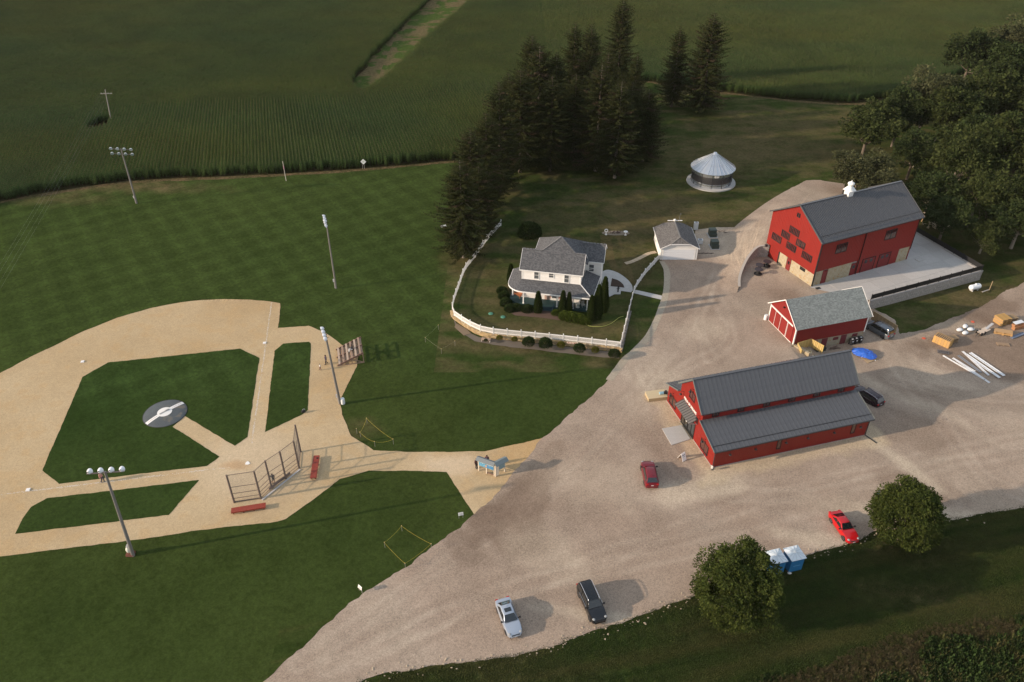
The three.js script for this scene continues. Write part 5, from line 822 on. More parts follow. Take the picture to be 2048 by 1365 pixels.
{
  // low edge toward the infield, six planks rising away from it
  const o = thing('bleachers', 'small weathered wooden bleachers of six plank rows by the first base path', 'bleachers', [-27.35, 0.03, -99.6], 13.4 * RAD), n = 6, D = 3.95, Wd = 4.4, w1 = M(0.30, 0.205, 0.15, 0.9), w2 = M(0.43, 0.33, 0.25, 0.9), w3 = M(0.17, 0.10, 0.075, 0.9);
  const ang = Math.atan2(1.75, D);
  for (let i = 0; i < n; i++) { const x = 0.15 + i * D / n, y = 0.25 + i * 1.75 / n; part('seat_plank', box(0.3, 0.05, Wd, x + 0.12, y + 0.12, 0), i % 2 ? w1 : w2, o); part('foot_plank', box(0.24, 0.045, Wd - 0.1, x + 0.42, y - 0.02, 0), w1, o); }
  for (const z of [-Wd / 2 + 0.08, 0, Wd / 2 - 0.08]) { part('stringer', beam([-0.05, 0.08, z], [D + 0.1, 1.86, z], 0.1, 0.3), w3, o); part('rear_post', box(0.12, 1.8, 0.12, D, 0.9, z), w1, o); part('base_beam', box(D + 0.2, 0.1, 0.12, D / 2, 0.05, z), w1, o); part('brace', join([beam([D, 0.1, z], [D * 0.5, 0.95, z], 0.08, 0.1), box(0.1, 0.95, 0.1, D * 0.55, 0.5, z)]), w1, o); }
  part('cross_brace', join([beam([D, 0.2, -Wd / 2], [D, 1.6, Wd / 2], 0.05, 0.12), beam([D, 0.2, Wd / 2], [D, 1.6, -Wd / 2], 0.05, 0.12)]), w1, o);
}
{
  const a = [-4.35, -75.0], b = [-2.3, -74.0], t = Math.atan2(-(b[1] - a[1]), b[0] - a[0]), L = Math.hypot(b[0] - a[0], b[1] - a[1]), o = thing('information_kiosk', 'angled wooden information kiosk with blue and white picture panels under small shingled roofs', 'kiosk', [b[0], 0.04, b[1]], t);
  const wd = M(0.62, 0.54, 0.43, 0.8), sh = M(0.17, 0.19, 0.195, 0.9);
  for (const x of [-L, -L / 2, 0]) part('post', box(0.12, 2.2, 0.12, x, 1.1, 0), wd, o);
  const pz = 0.08, pa = part('panel', box(L - 0.1, 0.95, 0.05, -L / 2, 1.55, pz), M(0.13, 0.29, 0.38, 0.5), o);
  part('picture', box(0.95, 0.5, 0.012, -L + 0.62, 1.42, pz + 0.032), M(0.09, 0.30, 0.46, 0.5), pa); part('picture', box(0.98, 0.46, 0.012, -0.6, 1.4, pz + 0.033), M(0.05, 0.20, 0.40, 0.5), pa);
  part('heading', box(0.9, 0.2, 0.012, -0.6, 1.83, pz + 0.032), M(0.75, 0.78, 0.74, 0.5), pa); part('heading', box(0.8, 0.18, 0.012, -L + 0.6, 1.83, pz + 0.033), M(0.55, 0.68, 0.7, 0.5), pa); part('picture', box(0.22, 0.3, 0.012, -L / 2, 1.42, pz + 0.034), M(0.48, 0.27, 0.16, 0.5), pa);
  srand(8); part('print', join([...Array(14)].map(() => box(rr(0.05, 0.16), 0.025, 0.006, -rr(0.15, L - 0.15), rr(1.2, 1.9), pz + 0.045))), M(0.6, 0.66, 0.68, 0.5), pa);
  part('roof', join([slab([[-L - 0.25, 2.42, -0.05], [0.1, 2.42, -0.05], [0.1, 2.12, 0.42], [-L - 0.25, 2.12, 0.42]], 0.06), slab([[0.1, 2.42, -0.05], [-L - 0.25, 2.42, -0.05], [-L - 0.25, 2.12, -0.52], [0.1, 2.12, -0.52]], 0.06)]), sh, o);
  const w = new THREE.Group(); w.name = 'wing'; o.add(w); w.rotation.y = 62 * RAD; w.position.set(0.15, 0, 0);
  part('post', box(0.12, 2.2, 0.12, 0.02, 1.1, 0.05), wd, w); part('post', box(0.12, 2.2, 0.12, 1.5, 1.1, 0), wd, w); part('panel', box(0.42, 1.9, 0.06, 0.3, 1.05, 0.08), M(0.70, 0.62, 0.5, 0.7), w); part('panel', box(1.0, 1.1, 0.06, 0.95, 1.45, 0.05), M(0.2, 0.3, 0.33, 0.6), w);
  part('roof', join([slab([[-0.1, 2.44, -0.03], [1.85, 2.44, -0.03], [1.85, 2.14, 0.5], [-0.1, 2.14, 0.5]], 0.06), slab([[1.85, 2.44, -0.03], [-0.1, 2.44, -0.03], [-0.1, 2.14, -0.55], [1.85, 2.14, -0.55]], 0.06)]), M(0.14, 0.175, 0.185, 0.9), w);
  part('base_rail', box(1.5, 0.1, 0.1, -L / 4 + 0.1, 0.12, -0.05), M(0.2, 0.12, 0.09, 0.9), o);
}
// roped-off patches of new grass
{
  const rope = (pts, label, col, sag = 0.18) => {
    const o = thing('rope_enclosure', label, 'rope barrier', [0, 0, 0]), m = M(...col, 0.7);
    for (const p of pts) { part('stake', rod([p[0], 0, p[1]], [p[0], 0.95, p[1]], 0.028, 0.028, 6), M(0.2, 0.19, 0.16, 0.8), o); part('stake_cap', new THREE.SphereGeometry(0.055, 8, 6).translate(p[0], 0.97, p[1]), M(0.55, 0.4, 0.16, 0.6), o); }
    return { o, m, tie: (i, j, s = sag) => { const a = pts[i], b = pts[j]; part('rope', tube([...Array(7)].map((_, k) => [mix(a[0], b[0], k / 6), 0.92 - s * 4 * (k / 6) * (1 - k / 6), mix(a[1], b[1], k / 6)]), 0.013, 12, 4), m, o); } };
  };
  const A = rope([[-13.31, -64.79], [-9.52, -62.06], [-12.29, -59.23], [-15.05, -62.28]], 'yellow rope on four stakes round a patch of the lower lawn', [0.40, 0.31, 0.03]); A.tie(0, 1); A.tie(1, 2); A.tie(2, 3); A.tie(3, 0);
  const B2 = rope([[-20.44, -84.36], [-16.19, -80.07], [-18.64, -79.57], [-20.91, -81.47], [-21.51, -82.18]], 'yellow rope sagging between five stakes beside the dirt path', [0.5, 0.40, 0.05], 0.3); B2.tie(0, 1); B2.tie(1, 2); B2.tie(2, 3); B2.tie(3, 0);
  const C2 = rope([[-12.08, -107.38], [-13.91, -103.87], [-11.12, -100.77], [-9.11, -102.91]], 'pale thin rope on stakes below the curve of the picket fence', [0.22, 0.24, 0.14], 0.08); C2.tie(0, 1); C2.tie(1, 2); C2.tie(2, 3);
}
// barrels and boxes
{
  const barrel = lathe([[0, 0], [0.29, 0], [0.3, 0.03], [0.3, 0.28], [0.315, 0.3], [0.3, 0.32], [0.3, 0.58], [0.315, 0.6], [0.3, 0.62], [0.29, 0.9], [0.26, 0.92], [0, 0.9]], 20), wh = M(0.72, 0.74, 0.74, 0.5);
  const p = [-24.7, -88.6], b1 = thing('barrel', 'white plastic barrel at the foot of the pole by the bleachers', 'barrel', [p[0] + 0.15, 0.03, p[1]]); part('body', barrel, wh, b1); part('lid', new THREE.CylinderGeometry(0.28, 0.28, 0.03, 18).translate(0, 0.92, 0), M(0.62, 0.66, 0.67, 0.6), b1);
  const q = [42.43, -110.3], b2 = copyOf(b1, 'white barrel standing at the corner of the small barn gable', [q[0], 0.05, q[1]]);
  const r = [-44.68, -61.25], u = thing('pole_cover', 'cream rounded box on a reddish brick base wrapped round the nearest light pole', 'utility box', [r[0] - 0.1, 0, r[1]]);
  part('base', join([box(0.9, 0.3, 0.7, 0, 0.15, 0), box(0.6, 0.12, 0.5, 0.1, 0.36, 0)]), M(0.17, 0.06, 0.04, 0.95, { bumpMap: fineBump, bumpScale: 0.05 }), u); part('box', new THREE.SphereGeometry(0.36, 14, 10).scale(0.85, 1.35, 0.75).translate(-0.05, 0.85, 0), M(0.62, 0.62, 0.52, 0.7), u); part('cap', new THREE.SphereGeometry(0.15, 10, 8).translate(-0.05, 1.4, 0), M(0.4, 0.41, 0.4, 0.7), u);
  // portable toilets
  const t0 = [30.27, -58.53], tl = thing('portable_toilet', 'blue portable toilet with white roof, half behind the larger round tree', 'portable toilet', [30.1, 0, -59.2], 15 * RAD), blue = M(0.028, 0.17, 0.36, 0.45), wr = M(0.62, 0.68, 0.72, 0.4, {});
  part('body', join([box(1.1, 2.1, 1.15, 0, 1.1, 0), ...[-0.3, 0, 0.3].map((x) => box(0.05, 1.8, 0.02, x, 1.15, 0.58)), ...[-0.35, 0, 0.35].map((z) => box(0.02, 1.8, 0.05, -0.56, 1.15, z))]), blue, tl); part('skid', join([box(1.2, 0.1, 0.14, 0, 0.05, 0.45), box(1.2, 0.1, 0.14, 0, 0.05, -0.45)]), M(0.22, 0.09, 0.05, 0.8), tl);
  const c = [0, 2.42, 0], e = [[-0.62, 2.18, -0.66], [0.62, 2.18, -0.66], [0.62, 2.18, 0.66], [-0.62, 2.18, 0.66]]; part('roof', join([...e.map((p0, i) => slab([p0, e[(i + 1) % 4], c], 0.05)), box(1.26, 0.08, 1.34, 0, 2.14, 0)]), wr, tl);
  part('roof_rib', join([...e.map((p0) => beam([p0[0] * 0.97, p0[1] + 0.02, p0[2] * 0.97], [0, 2.44, 0], 0.035, 0.03)), ...[[-0.62, 0.22], [-0.62, -0.22], [0.62, 0.22], [0.62, -0.22]].map(([x, z]) => beam([x * 0.97, 2.22, z], [x * 0.1, 2.43, z * 0.2], 0.03, 0.03)), ...[[0.2, 0.66], [-0.2, 0.66], [0.2, -0.66], [-0.2, -0.66]].map(([x, z]) => beam([x, 2.22, z * 0.97], [x * 0.2, 2.43, z * 0.1], 0.03, 0.03))]), M(0.5, 0.56, 0.6, 0.5), tl);
  part('vent_pipe', rod([0.45, 2.1, -0.5], [0.45, 2.5, -0.5], 0.05), M(0.3, 0.36, 0.4, 0.5), tl); const dd = part('door', box(0.8, 1.85, 0.03, 0, 1.1, -0.59), M(0.035, 0.2, 0.4, 0.45), tl); part('print', box(0.6, 0.08, 0.012, 0, 1.0, 0.585), M(0.2, 0.4, 0.6, 0.5), tl);
  tl.scale.set(1.5, 1.02, 1.45);
  copyOf(tl, 'blue portable toilet with white roof, the one farther from the round tree', [32.32, 0, -59.65], 15 * RAD);
  solo('litter_bag', 'white scrap of bag between the two portable toilets', 'bag', new THREE.DodecahedronGeometry(0.2, 1).scale(1.3, 0.5, 0.8), M(0.5, 0.5, 0.48, 0.8), [[31.82, -58.53][0], 0.1, [31.82, -58.53][1]]);
}
// ---------------------------------------------------------------- by the garage
{
  const tr = (p, label) => { const o = thing('transformer', label, 'transformer', [p[0], 0.06, p[1]], 0.06), g = M(0.045, 0.062, 0.05, 0.6); part('cabinet', join([box(1.35, 1.25, 1.2, 0, 0.68, 0), box(1.42, 0.06, 1.28, 0, 1.32, 0)]), g, o); part('lower_box', box(1.35, 0.75, 0.5, 0, 0.42, 0.82), M(0.04, 0.055, 0.045, 0.6), o); part('pad', box(1.8, 0.1, 2.2, 0, 0.02, 0.2), concrete, o); };
  tr([39.53, -139.99], 'dark green transformer cabinet on gravel, farther of the two beside the garage'); tr([38.97, -135.33], 'dark green transformer cabinet on gravel, nearer of the two beside the garage');
  const ac = (p, label, s, h) => { const o = thing('condenser_unit', label, 'air conditioner', [p[0], 0.06, p[1]]); part('case', join([box(s, h, s * 0.8, 0, h / 2 + 0.08, 0), box(s * 1.05, 0.05, s * 0.85, 0, h + 0.08, 0)]), M(0.58, 0.6, 0.6, 0.5), o); part('fan_grille', new THREE.CylinderGeometry(s * 0.35, s * 0.35, 0.04, 16).translate(0, h + 0.13, 0), M(0.2, 0.21, 0.22, 0.6), o); };
  ac([36.7, -142.29], 'tall pale utility cabinet behind the garage', 0.8, 1.5); ac([36.49, -136.52], 'small white condenser unit against the garage wall', 0.9, 0.8);
  srand(21); const br = thing('brush_pile', 'loose dry branches lying beside the farther green cabinet', 'branches', [[41.63, -141.03][0], 0.08, [41.63, -141.03][1]]); for (let i = 0; i < 14; i++) { const a = rr(0, 6.28), x = rr(-1.2, 1.2), z = rr(-0.6, 0.6), l = rr(0.5, 1.6); part('branch', rod([x, rr(0, 0.15), z], [x + Math.cos(a) * l, rr(0.05, 0.5), z + Math.sin(a) * l * 0.6], 0.035, 0.012, 5), M(0.11, 0.085, 0.07, 0.95), br); }
  const db = thing('brush_pile', 'line of dark brush debris beside the garage corner', 'branches', [[36.22, -132.6][0], 0.08, [36.22, -132.6][1]]); for (let i = 0; i < 18; i++) { const x = rr(-1.6, 1.6), a = rr(-0.4, 0.4); part('branch', rod([x, 0.03, rr(-0.15, 0.15)], [x + Math.cos(a) * 0.7, rr(0.03, 0.2), Math.sin(a) * 0.5], 0.04, 0.015, 5), M(0.1, 0.085, 0.07, 0.95), db); }
  // boardwalk
  const W = [[21.14, -128.84], [22.24, -129.4], [24.33, -131.08], [26.05, -132.6], [27.46, -133.18]], o = thing('boardwalk', 'narrow plank walk running from the garage over the lawn', 'walkway', [0, 0, 0]), wd = [M(0.46, 0.37, 0.26, 0.9), M(0.38, 0.3, 0.2, 0.9), M(0.42, 0.34, 0.24, 0.9)];
  const pl = smoothLine(W, false, 8); let idx = 0; for (let i = 0; i < pl.length - 1; i++) { const a = pl[i], b = pl[i + 1], L = Math.hypot(b[0] - a[0], b[1] - a[1]), k = Math.max(1, Math.round(L / 0.35)); for (let j = 0; j < k; j++) { const t = (j + 0.5) / k, m = part('plank', box(L / k - 0.025, 0.05, 0.85), wd[idx++ % 3], o); m.position.set(mix(a[0], b[0], t), 0.09, mix(a[1], b[1], t)); m.rotation.y = Math.atan2(-(b[1] - a[1]), b[0] - a[0]); } }
  // oval flower bed with two white ornaments
  const c = [20.54, -140.82]; struct('flower_bed', sheetGeo(wobble([...Array(20)].map((_, i) => [c[0] + Math.cos(i / 20 * 6.283) * 2.75 * Math.min(1, 1.3 - 0.3), c[1] + Math.sin(i / 20 * 6.283) * 1.0]), 0.4, 0.08), 0.06, [0, 0, 8, 8], 3), M(0.2, 0.165, 0.12, 1, { bumpMap: fineBump, bumpScale: 0.06 }));
  srand(4); const pp = new THREE.Group(); const lv = []; for (let i = 0; i < 50; i++) { const x = rr(-1.1, 1.1), z = rr(-0.4, 0.4); lv.push(poly3([[x, 0.05, z], [x + rr(-0.2, 0.2), rr(0.15, 0.4), z + rr(-0.2, 0.2)], [x + rr(-0.2, 0.2), rr(0.1, 0.3), z + rr(-0.2, 0.2)]])); } const fl = solo('bedding_plants', 'dark reddish plants in the middle of the oval bed behind the house', 'plants', join(lv), M(0.085, 0.045, 0.04, 0.9), [c[0], 0.06, c[1]]);
  for (const [p, l, k] of [[[18.6, -140.19], 'white ring shaped garden ornament at the house end of the oval bed', 0], [[22.43, -139.99], 'white bird bath ornament at the garage end of the oval bed', 1]]) { const g = thing('garden_ornament', l, 'ornament', [p[0], 0.05, p[1]]); part('pedestal', lathe([[0, 0], [0.25, 0], [0.22, 0.08], [0.1, 0.15], [0.09, 0.5], [0.16, 0.6], [0, 0.6]], 14), whiteTrim, g); part('head', k ? lathe([[0, 0.6], [0.2, 0.62], [0.42, 0.75], [0.42, 0.79], [0.2, 0.7], [0.08, 0.9], [0, 1.05]], 16) : new THREE.TorusGeometry(0.28, 0.09, 8, 18).translate(0, 0.9, 0), whiteTrim, g); }
  // figure by the walk, hose, tank lids
  const f = [18.67, -118.91], st = thing('garden_statue', 'small dark standing statue with arms held out beside the curved walk', 'statue', [f[0], 0.1, f[1]]); part('figure', join([lathe([[0, 0], [0.14, 0], [0.12, 0.3], [0.16, 0.7], [0.1, 0.95], [0.05, 1.0], [0.1, 1.08], [0.09, 1.2], [0, 1.25]], 12), rod([-0.14, 0.85, 0], [-0.32, 0.7, 0.05], 0.05, 0.035), rod([0.14, 0.85, 0], [0.32, 0.7, 0.05], 0.05, 0.035)]), blackMatte, st); part('plinth', box(0.5, 0.12, 0.5, 0, -0.02, 0), concrete, st);
  const hs = [[12.17, -108.53], [12.61, -107.81], [13.66, -107.52], [15.07, -107.66], [16.39, -108.53], [17.35, -109.71], [17.93, -110.45], [18.73, -110.9]].map(([x, z]) => [x, yardY(x, z) + 0.06, z]); solo('garden_hose', 'long yellow green garden hose curving over the yard grass', 'hose', tube(hs, 0.04, 60, 6), M(0.34, 0.36, 0.09, 0.6));
  for (const [p, l] of [[[-3.59, -111.8], 'round green tank lid in the yard, nearer the fence corner'], [[-1.51, -110.67], 'round green tank lid in the yard, nearer the house']]) { const g = thing('tank_lid', l, 'lid', [p[0], yardY(...p) + 0.03, p[1]]); part('lid', lathe([[0, 0.12], [0.3, 0.11], [0.4, 0.06], [0.42, 0]], 20), M(0.06, 0.20, 0.13, 0.6), g); part('handle', box(0.2, 0.04, 0.05, 0, 0.14, 0), M(0.05, 0.16, 0.1, 0.6), g); }
  const wm = [-13.75, -143.24]; const mk = thing('lawn_plaque', 'pale flat plaque lying tilted on the grass by the leftmost spruce', 'plaque', [wm[0], 0.25, wm[1]], 0.4); part('board', box(1.1, 0.08, 0.5, 0, 0.1, 0, 0, 0.3), M(0.6, 0.62, 0.62, 0.6), mk); part('stand', box(0.1, 0.3, 0.1, 0, -0.1, 0), trimDark, mk);
}
// ---------------------------------------------------------------- cable reel tables in the curve of the wall
{
  const g = lathe([[0, 0], [0.72, 0], [0.72, 0.07], [0.26, 0.08], [0.24, 0.7], [0.72, 0.71], [0.72, 0.78], [0, 0.79]], 28);
  const reel = (p, l) => { const o = thing('reel_table', l, 'table', [p[0], 0.06, p[1]]); part('top', new THREE.CylinderGeometry(0.74, 0.74, 0.07, 28).translate(0, 0.98, 0), M(0.03, 0.026, 0.03, 0.5), o); part('core', new THREE.CylinderGeometry(0.3, 0.3, 0.9, 18).translate(0, 0.5, 0), blackMatte, o); part('bottom', new THREE.CylinderGeometry(0.74, 0.74, 0.07, 28).translate(0, 0.05, 0), blackMatte, o); };
  reel([47.17, -127.93], 'dark cable reel table nearest the barn wall'); reel([45.46, -126.66], 'dark cable reel table, middle of the three in the wall curve'); reel([44.88, -125.05], 'dark cable reel table farthest from the barn, nearest the gravel');
}
// ---------------------------------------------------------------- lower yard: tank, timber, metal, pallets
{
  const p = [83.66, -122.44], y = T(...p), o = thing('gas_tank', 'white horizontal gas tank on the grass under the patio wall', 'tank', [p[0], y, p[1]], 20 * RAD), w = M(0.76, 0.78, 0.79, 0.4);
  part('shell', rod([-0.85, 0.75, 0], [0.85, 0.75, 0], 0.5, 0.5, 22).clone(), w, o); for (const s of [-1, 1]) part('end_cap', new THREE.SphereGeometry(0.5, 20, 12).scale(0.75, 1, 1).translate(s * 0.85, 0.75, 0), w, o);
  part('dome', lathe([[0.18, 0], [0.18, 0.16], [0.14, 0.22], [0, 0.24]], 14).translate(0.05, 1.2, 0), w, o); for (const x of [-0.6, 0.6]) part('foot', box(0.12, 0.32, 0.7, x, 0.16, 0), M(0.5, 0.5, 0.5, 0.7), o);
  const a = [86.55, -122.61], b = thing('notice_frame', 'tall wooden frame leaning on a low plank beside the gas tank', 'frame', [a[0], T(...a), a[1]], 55 * RAD), tan = M(0.40, 0.29, 0.17, 0.9);
  part('upright', join([-0.3, 0.3].map((x) => box(0.1, 1.7, 0.06, x, 0.85, 0))), tan, b); part('slat', join([0.25, 0.75, 1.2, 1.6].map((h) => box(0.7, 0.14, 0.04, 0, h, 0.05))), tan, b); part('plank', beam([-0.1, 0.12, 0], [-2.6, 0.55, -0.9], 0.2, 0.06), M(0.42, 0.37, 0.32, 0.9), b);
}
{
  const pine = [M(0.50, 0.30, 0.10, 0.85), M(0.44, 0.27, 0.11, 0.85), M(0.38, 0.25, 0.13, 0.85)], old = [M(0.34, 0.24, 0.14, 0.9), M(0.28, 0.2, 0.13, 0.9)];
  const flag = [68.27, -107.35], f1 = solo('ground_mat', 'small orange mat lying on the gravel behind the grey van', 'mat', prismY([[-0.3, -0.15], [0.1, -0.3], [0.35, 0.05], [0, 0.3], [-0.25, 0.2]], 0, 0.06), M(0.55, 0.09, 0.04, 0.8), [flag[0], T(...flag) + 0.07, flag[1]]);
  const fb = [78.66, -112.19]; solo('ground_mat', 'small orange mat lying behind the row of sacks', 'mat', prismY([[-0.3, -0.15], [0.1, -0.3], [0.35, 0.05], [0, 0.3], [-0.25, 0.2]], 0, 0.06), M(0.55, 0.1, 0.05, 0.8), [fb[0], T(...fb) + 0.07, fb[1]], 1);
  // long crate of upright boards
  const a = [69.77, -106.22], b = [71.53, -104.27], y = T(...a), t = Math.atan2(-(b[1] - a[1]), b[0] - a[0]), L = Math.hypot(b[0] - a[0], b[1] - a[1]), cr = thing('timber_crate', 'long yellow board crate with dark gaps along its open top', 'crate', [(a[0] + b[0]) / 2, y, (a[1] + b[1]) / 2 - 0.7], t);
  const n = 6; for (let i = 0; i < n; i++) { part('side_board', box(L / n - 0.03, 1.3, 0.05, (i + 0.5) * L / n - L / 2, 0.7, 0.7), pine[i % 2], cr); part('side_board', box(L / n - 0.03, 1.3, 0.05, (i + 0.5) * L / n - L / 2, 0.7, -0.7), pine[(i + 1) % 2], cr); }
  for (const s of [-1, 1]) part('end_board', join([0, 1, 2].map((i) => box(0.05, 1.3, 0.44, s * L / 2, 0.7, (i - 1) * 0.46))), pine[0], cr);
  for (let i = 0; i < 9; i++) part('top_slat', box(L / 9 * 0.55, 0.06, 1.42, (i + 0.5) * L / 9 - L / 2, 1.38, 0), i % 2 ? old[0] : pine[2], cr); part('inside', box(L - 0.1, 1.1, 1.3, 0, 0.6, 0), M(0.05, 0.035, 0.025, 0.9), cr);
  const stack = (p, label, nn, w, d, ry, mats, lean = 0) => { const o = thing('pallet_stack', label, 'pallets', [p[0], T(...p) + 0.05, p[1]], ry); for (let i = 0; i < nn; i++) { const g = join([...[...Array(6)].map((_, k) => box(w, 0.03, d / 6 * 0.72, 0, 0.14, (k - 2.5) * d / 6)), ...[-0.45, 0, 0.45].map((k) => box(w * 0.1, 0.1, d, k * w, 0.07, 0))]); const m = part('pallet', g, mats[i % mats.length], o); m.position.set(0.04 * Math.sin(i * 2.1), i * 0.17, 0.04 * Math.cos(i * 1.7)); m.rotation.set(lean * (i % 2 ? 0.15 : -0.05), 0.05 * Math.sin(i * 3), lean * 0.12); } return o; };
  stack([72.51, -106.64], 'low stack of weathered pallets against the back of the long yellow crate', 5, 1.5, 1.2, 0.3, old);
  stack([83.45, -112.04], 'tall square stack of tan pallets, the farthest back', 7, 2.0, 1.8, 0.35, pine); stack([85.29, -112.64], 'shorter stack of grey pallets behind the tall square stack', 5, 1.5, 1.3, 0.35, old);
  stack([82.08, -108.78], 'toppled tan pallets leaning over one another before the square stack', 3, 2.7, 1.3, -0.5, pine, 1); stack([80.52, -105.66], 'single thin slatted pallet lying flat on the bare soil', 1, 1.9, 0.8, -0.2, [old[1]]);
  const bx = [85.26, -110.25], o2 = thing('brick_pack', 'orange brown stack of bricks under a pale sheet at the frame edge', 'bricks', [bx[0], T(...bx) + 0.04, bx[1]], 0.35); for (let i = 0; i < 4; i++) for (let j = 0; j < 3; j++) part('block', box(0.5, 0.28, 0.62, (i - 1.5) * 0.52, 0.16 + (j % 3) * 0.3, (j === 2 ? -0.2 : 0)), M(0.36 + 0.03 * (i % 2), 0.17, 0.075, 0.9), o2); part('sheet', box(1.9, 0.04, 0.7, 0.1, 1.1, -0.3, 0, 0.1), M(0.68, 0.7, 0.72, 0.4), o2);
  const bp = [84.22, -108.06]; solo('metal_channel', 'blue grey metal channel on bare soil at the frame edge', 'metal strip', join([box(3.2, 0.05, 0.5, 0, 0.06, 0), box(3.2, 0.2, 0.04, 0, 0.14, 0.25), box(3.2, 0.2, 0.04, 0, 0.14, -0.25)]), M(0.22, 0.26, 0.34, 0.5, { metalness: 0.4 }), [bp[0], T(...bp) + 0.05, bp[1]], 0.45);
  // sacks
  srand(17); const sk = [[1920,663, 0.3], [1930,657, 0.9], [1941,662, 0.1], [1930,668, 0.5]], words = ['white filled sack in the heap behind the crate, nearest the crate', 'white filled sack in the heap behind the crate, farthest back', 'white filled sack in the heap behind the crate, on the open side', 'white filled sack in the heap behind the crate, in front'];
  const SP = [[75.14, -109.51], [76.54, -110.54], [77.06, -109.66], [75.66, -108.64]]; SP.forEach((p, i) => { const o = thing('sack', words[i], 'sack', [p[0], T(...p) + 0.05, p[1]], sk[i][2]); part('body', new THREE.SphereGeometry(0.55, 14, 10).scale(1.15, 0.5, 0.72).translate(0, 0.28, 0), M(0.66, 0.68, 0.69, 0.6), o); part('tie', new THREE.TorusGeometry(0.36, 0.05, 6, 14).scale(0.75, 0.95, 1).rotateY(1.57).translate(0.25, 0.28, 0), M(0.05, 0.07, 0.1, 0.6), o); });
  // trailer like frame with wheels
  const tp = [78.4, -108.78], tr = thing('hand_cart', 'small low cart with dark wheels and a sheet of scrap board on it', 'cart', [tp[0], T(...tp) + 0.05, tp[1]], 0.5); part('deck', box(2.3, 0.08, 1.0, 0.5, 0.45, 0, 0, 0, 0.08), M(0.48, 0.40, 0.32, 0.8), tr); part('load', beam([1.0, 0.6, 0], [3.1, 0.85, -0.3], 0.4, 0.08), M(0.42, 0.42, 0.42, 0.6), tr); for (const z of [-0.45, 0.45]) for (const x of [-0.5, 0.3]) part('wheel', new THREE.CylinderGeometry(0.27, 0.27, 0.16, 16).rotateX(Math.PI / 2).translate(x, 0.27, z), blackMatte, tr); part('drawbar', beam([-0.6, 0.4, 0], [-1.7, 0.15, 0.2], 0.08, 0.08), trimDark, tr);
  const gb = [69.65, -103.32], gr = thing('metal_rack', 'dark low metal rack lying on gravel before the yellow crate', 'rack', [gb[0], T(...gb) + 0.06, gb[1]], -0.3); part('frame', join([box(1.7, 0.07, 0.06, 0, 0.25, 0.3), box(1.7, 0.07, 0.06, 0, 0.25, -0.3)]), M(0.12, 0.12, 0.13, 0.6), gr); for (let i = 0; i < 6; i++) part('rung', box(0.1, 0.25, 0.62, (i - 2.5) * 0.3, 0.14, 0), M(0.1, 0.1, 0.11, 0.6), gr);
  // long white metal strips
  const strips = [[1886,713, 1977,764, 0.22, 0, 'thin white metal strip at the edge of the row, nearest the shop'], [1905,718, 1950,746, 0.3, 1, 'short white metal strip lying over its neighbours nearest the shop'], [1913,723, 1976,766, 0.34, 0, 'broad white metal strip second in the row of strips'], [1916,713, 1962,747, 0.42, 2, 'dark grey metal strip in the middle of the row'], [1925,705, 1976,753, 0.3, 0, 'white metal strip fourth in the row, tipped on its edge'], [1938,708, 1998,757, 0.46, 0, 'broad white metal strip beside the widest one'], [1940,708, 2008,753, 0.5, 0, 'widest white metal strip at the far side of the row']];
  const sm = [M(0.7, 0.72, 0.74, 0.35, { metalness: 0.3 }), M(0.62, 0.64, 0.66, 0.4, { metalness: 0.3 }), M(0.24, 0.25, 0.27, 0.5, { metalness: 0.4 })];
  const SA = [[69.3, -102.51], [70.53, -101.84], [70.87, -101.18], [71.71, -102.51], [72.93, -103.59], [73.12, -102.78], [73.95, -103.19]], SB = [[73.25, -95.78], [72.47, -98.34], [73.34, -95.51], [73.29, -98.08], [74.1, -97.33], [75.49, -96.7], [76.44, -97.2]];
  strips.forEach(([, , , , w, k, l], i) => { const p = SA[i], q = SB[i], L2 = Math.hypot(q[0] - p[0], q[1] - p[1]), o = thing('metal_strip', l, 'metal strip', [(p[0] + q[0]) / 2, T(...p) + 0.07 + i * 0.012, (p[1] + q[1]) / 2], Math.atan2(-(q[1] - p[1]), q[0] - p[0])); part('web', box(L2, 0.03, w, 0, 0.05, 0, 0, i * 0.02), sm[k], o); part('lip', join([box(L2, 0.1, 0.03, 0, 0.08, w / 2), box(L2, 0.1, 0.03, 0, 0.08, -w / 2)]), sm[k], o); srand(i + 40); part('bolt_hole', join([...Array(8)].map(() => box(0.07, 0.012, 0.07, rr(-L2 / 2, L2 / 2), 0.072, rr(-w / 4, w / 4)))), M(0.1, 0.1, 0.1, 0.8), o); });
}
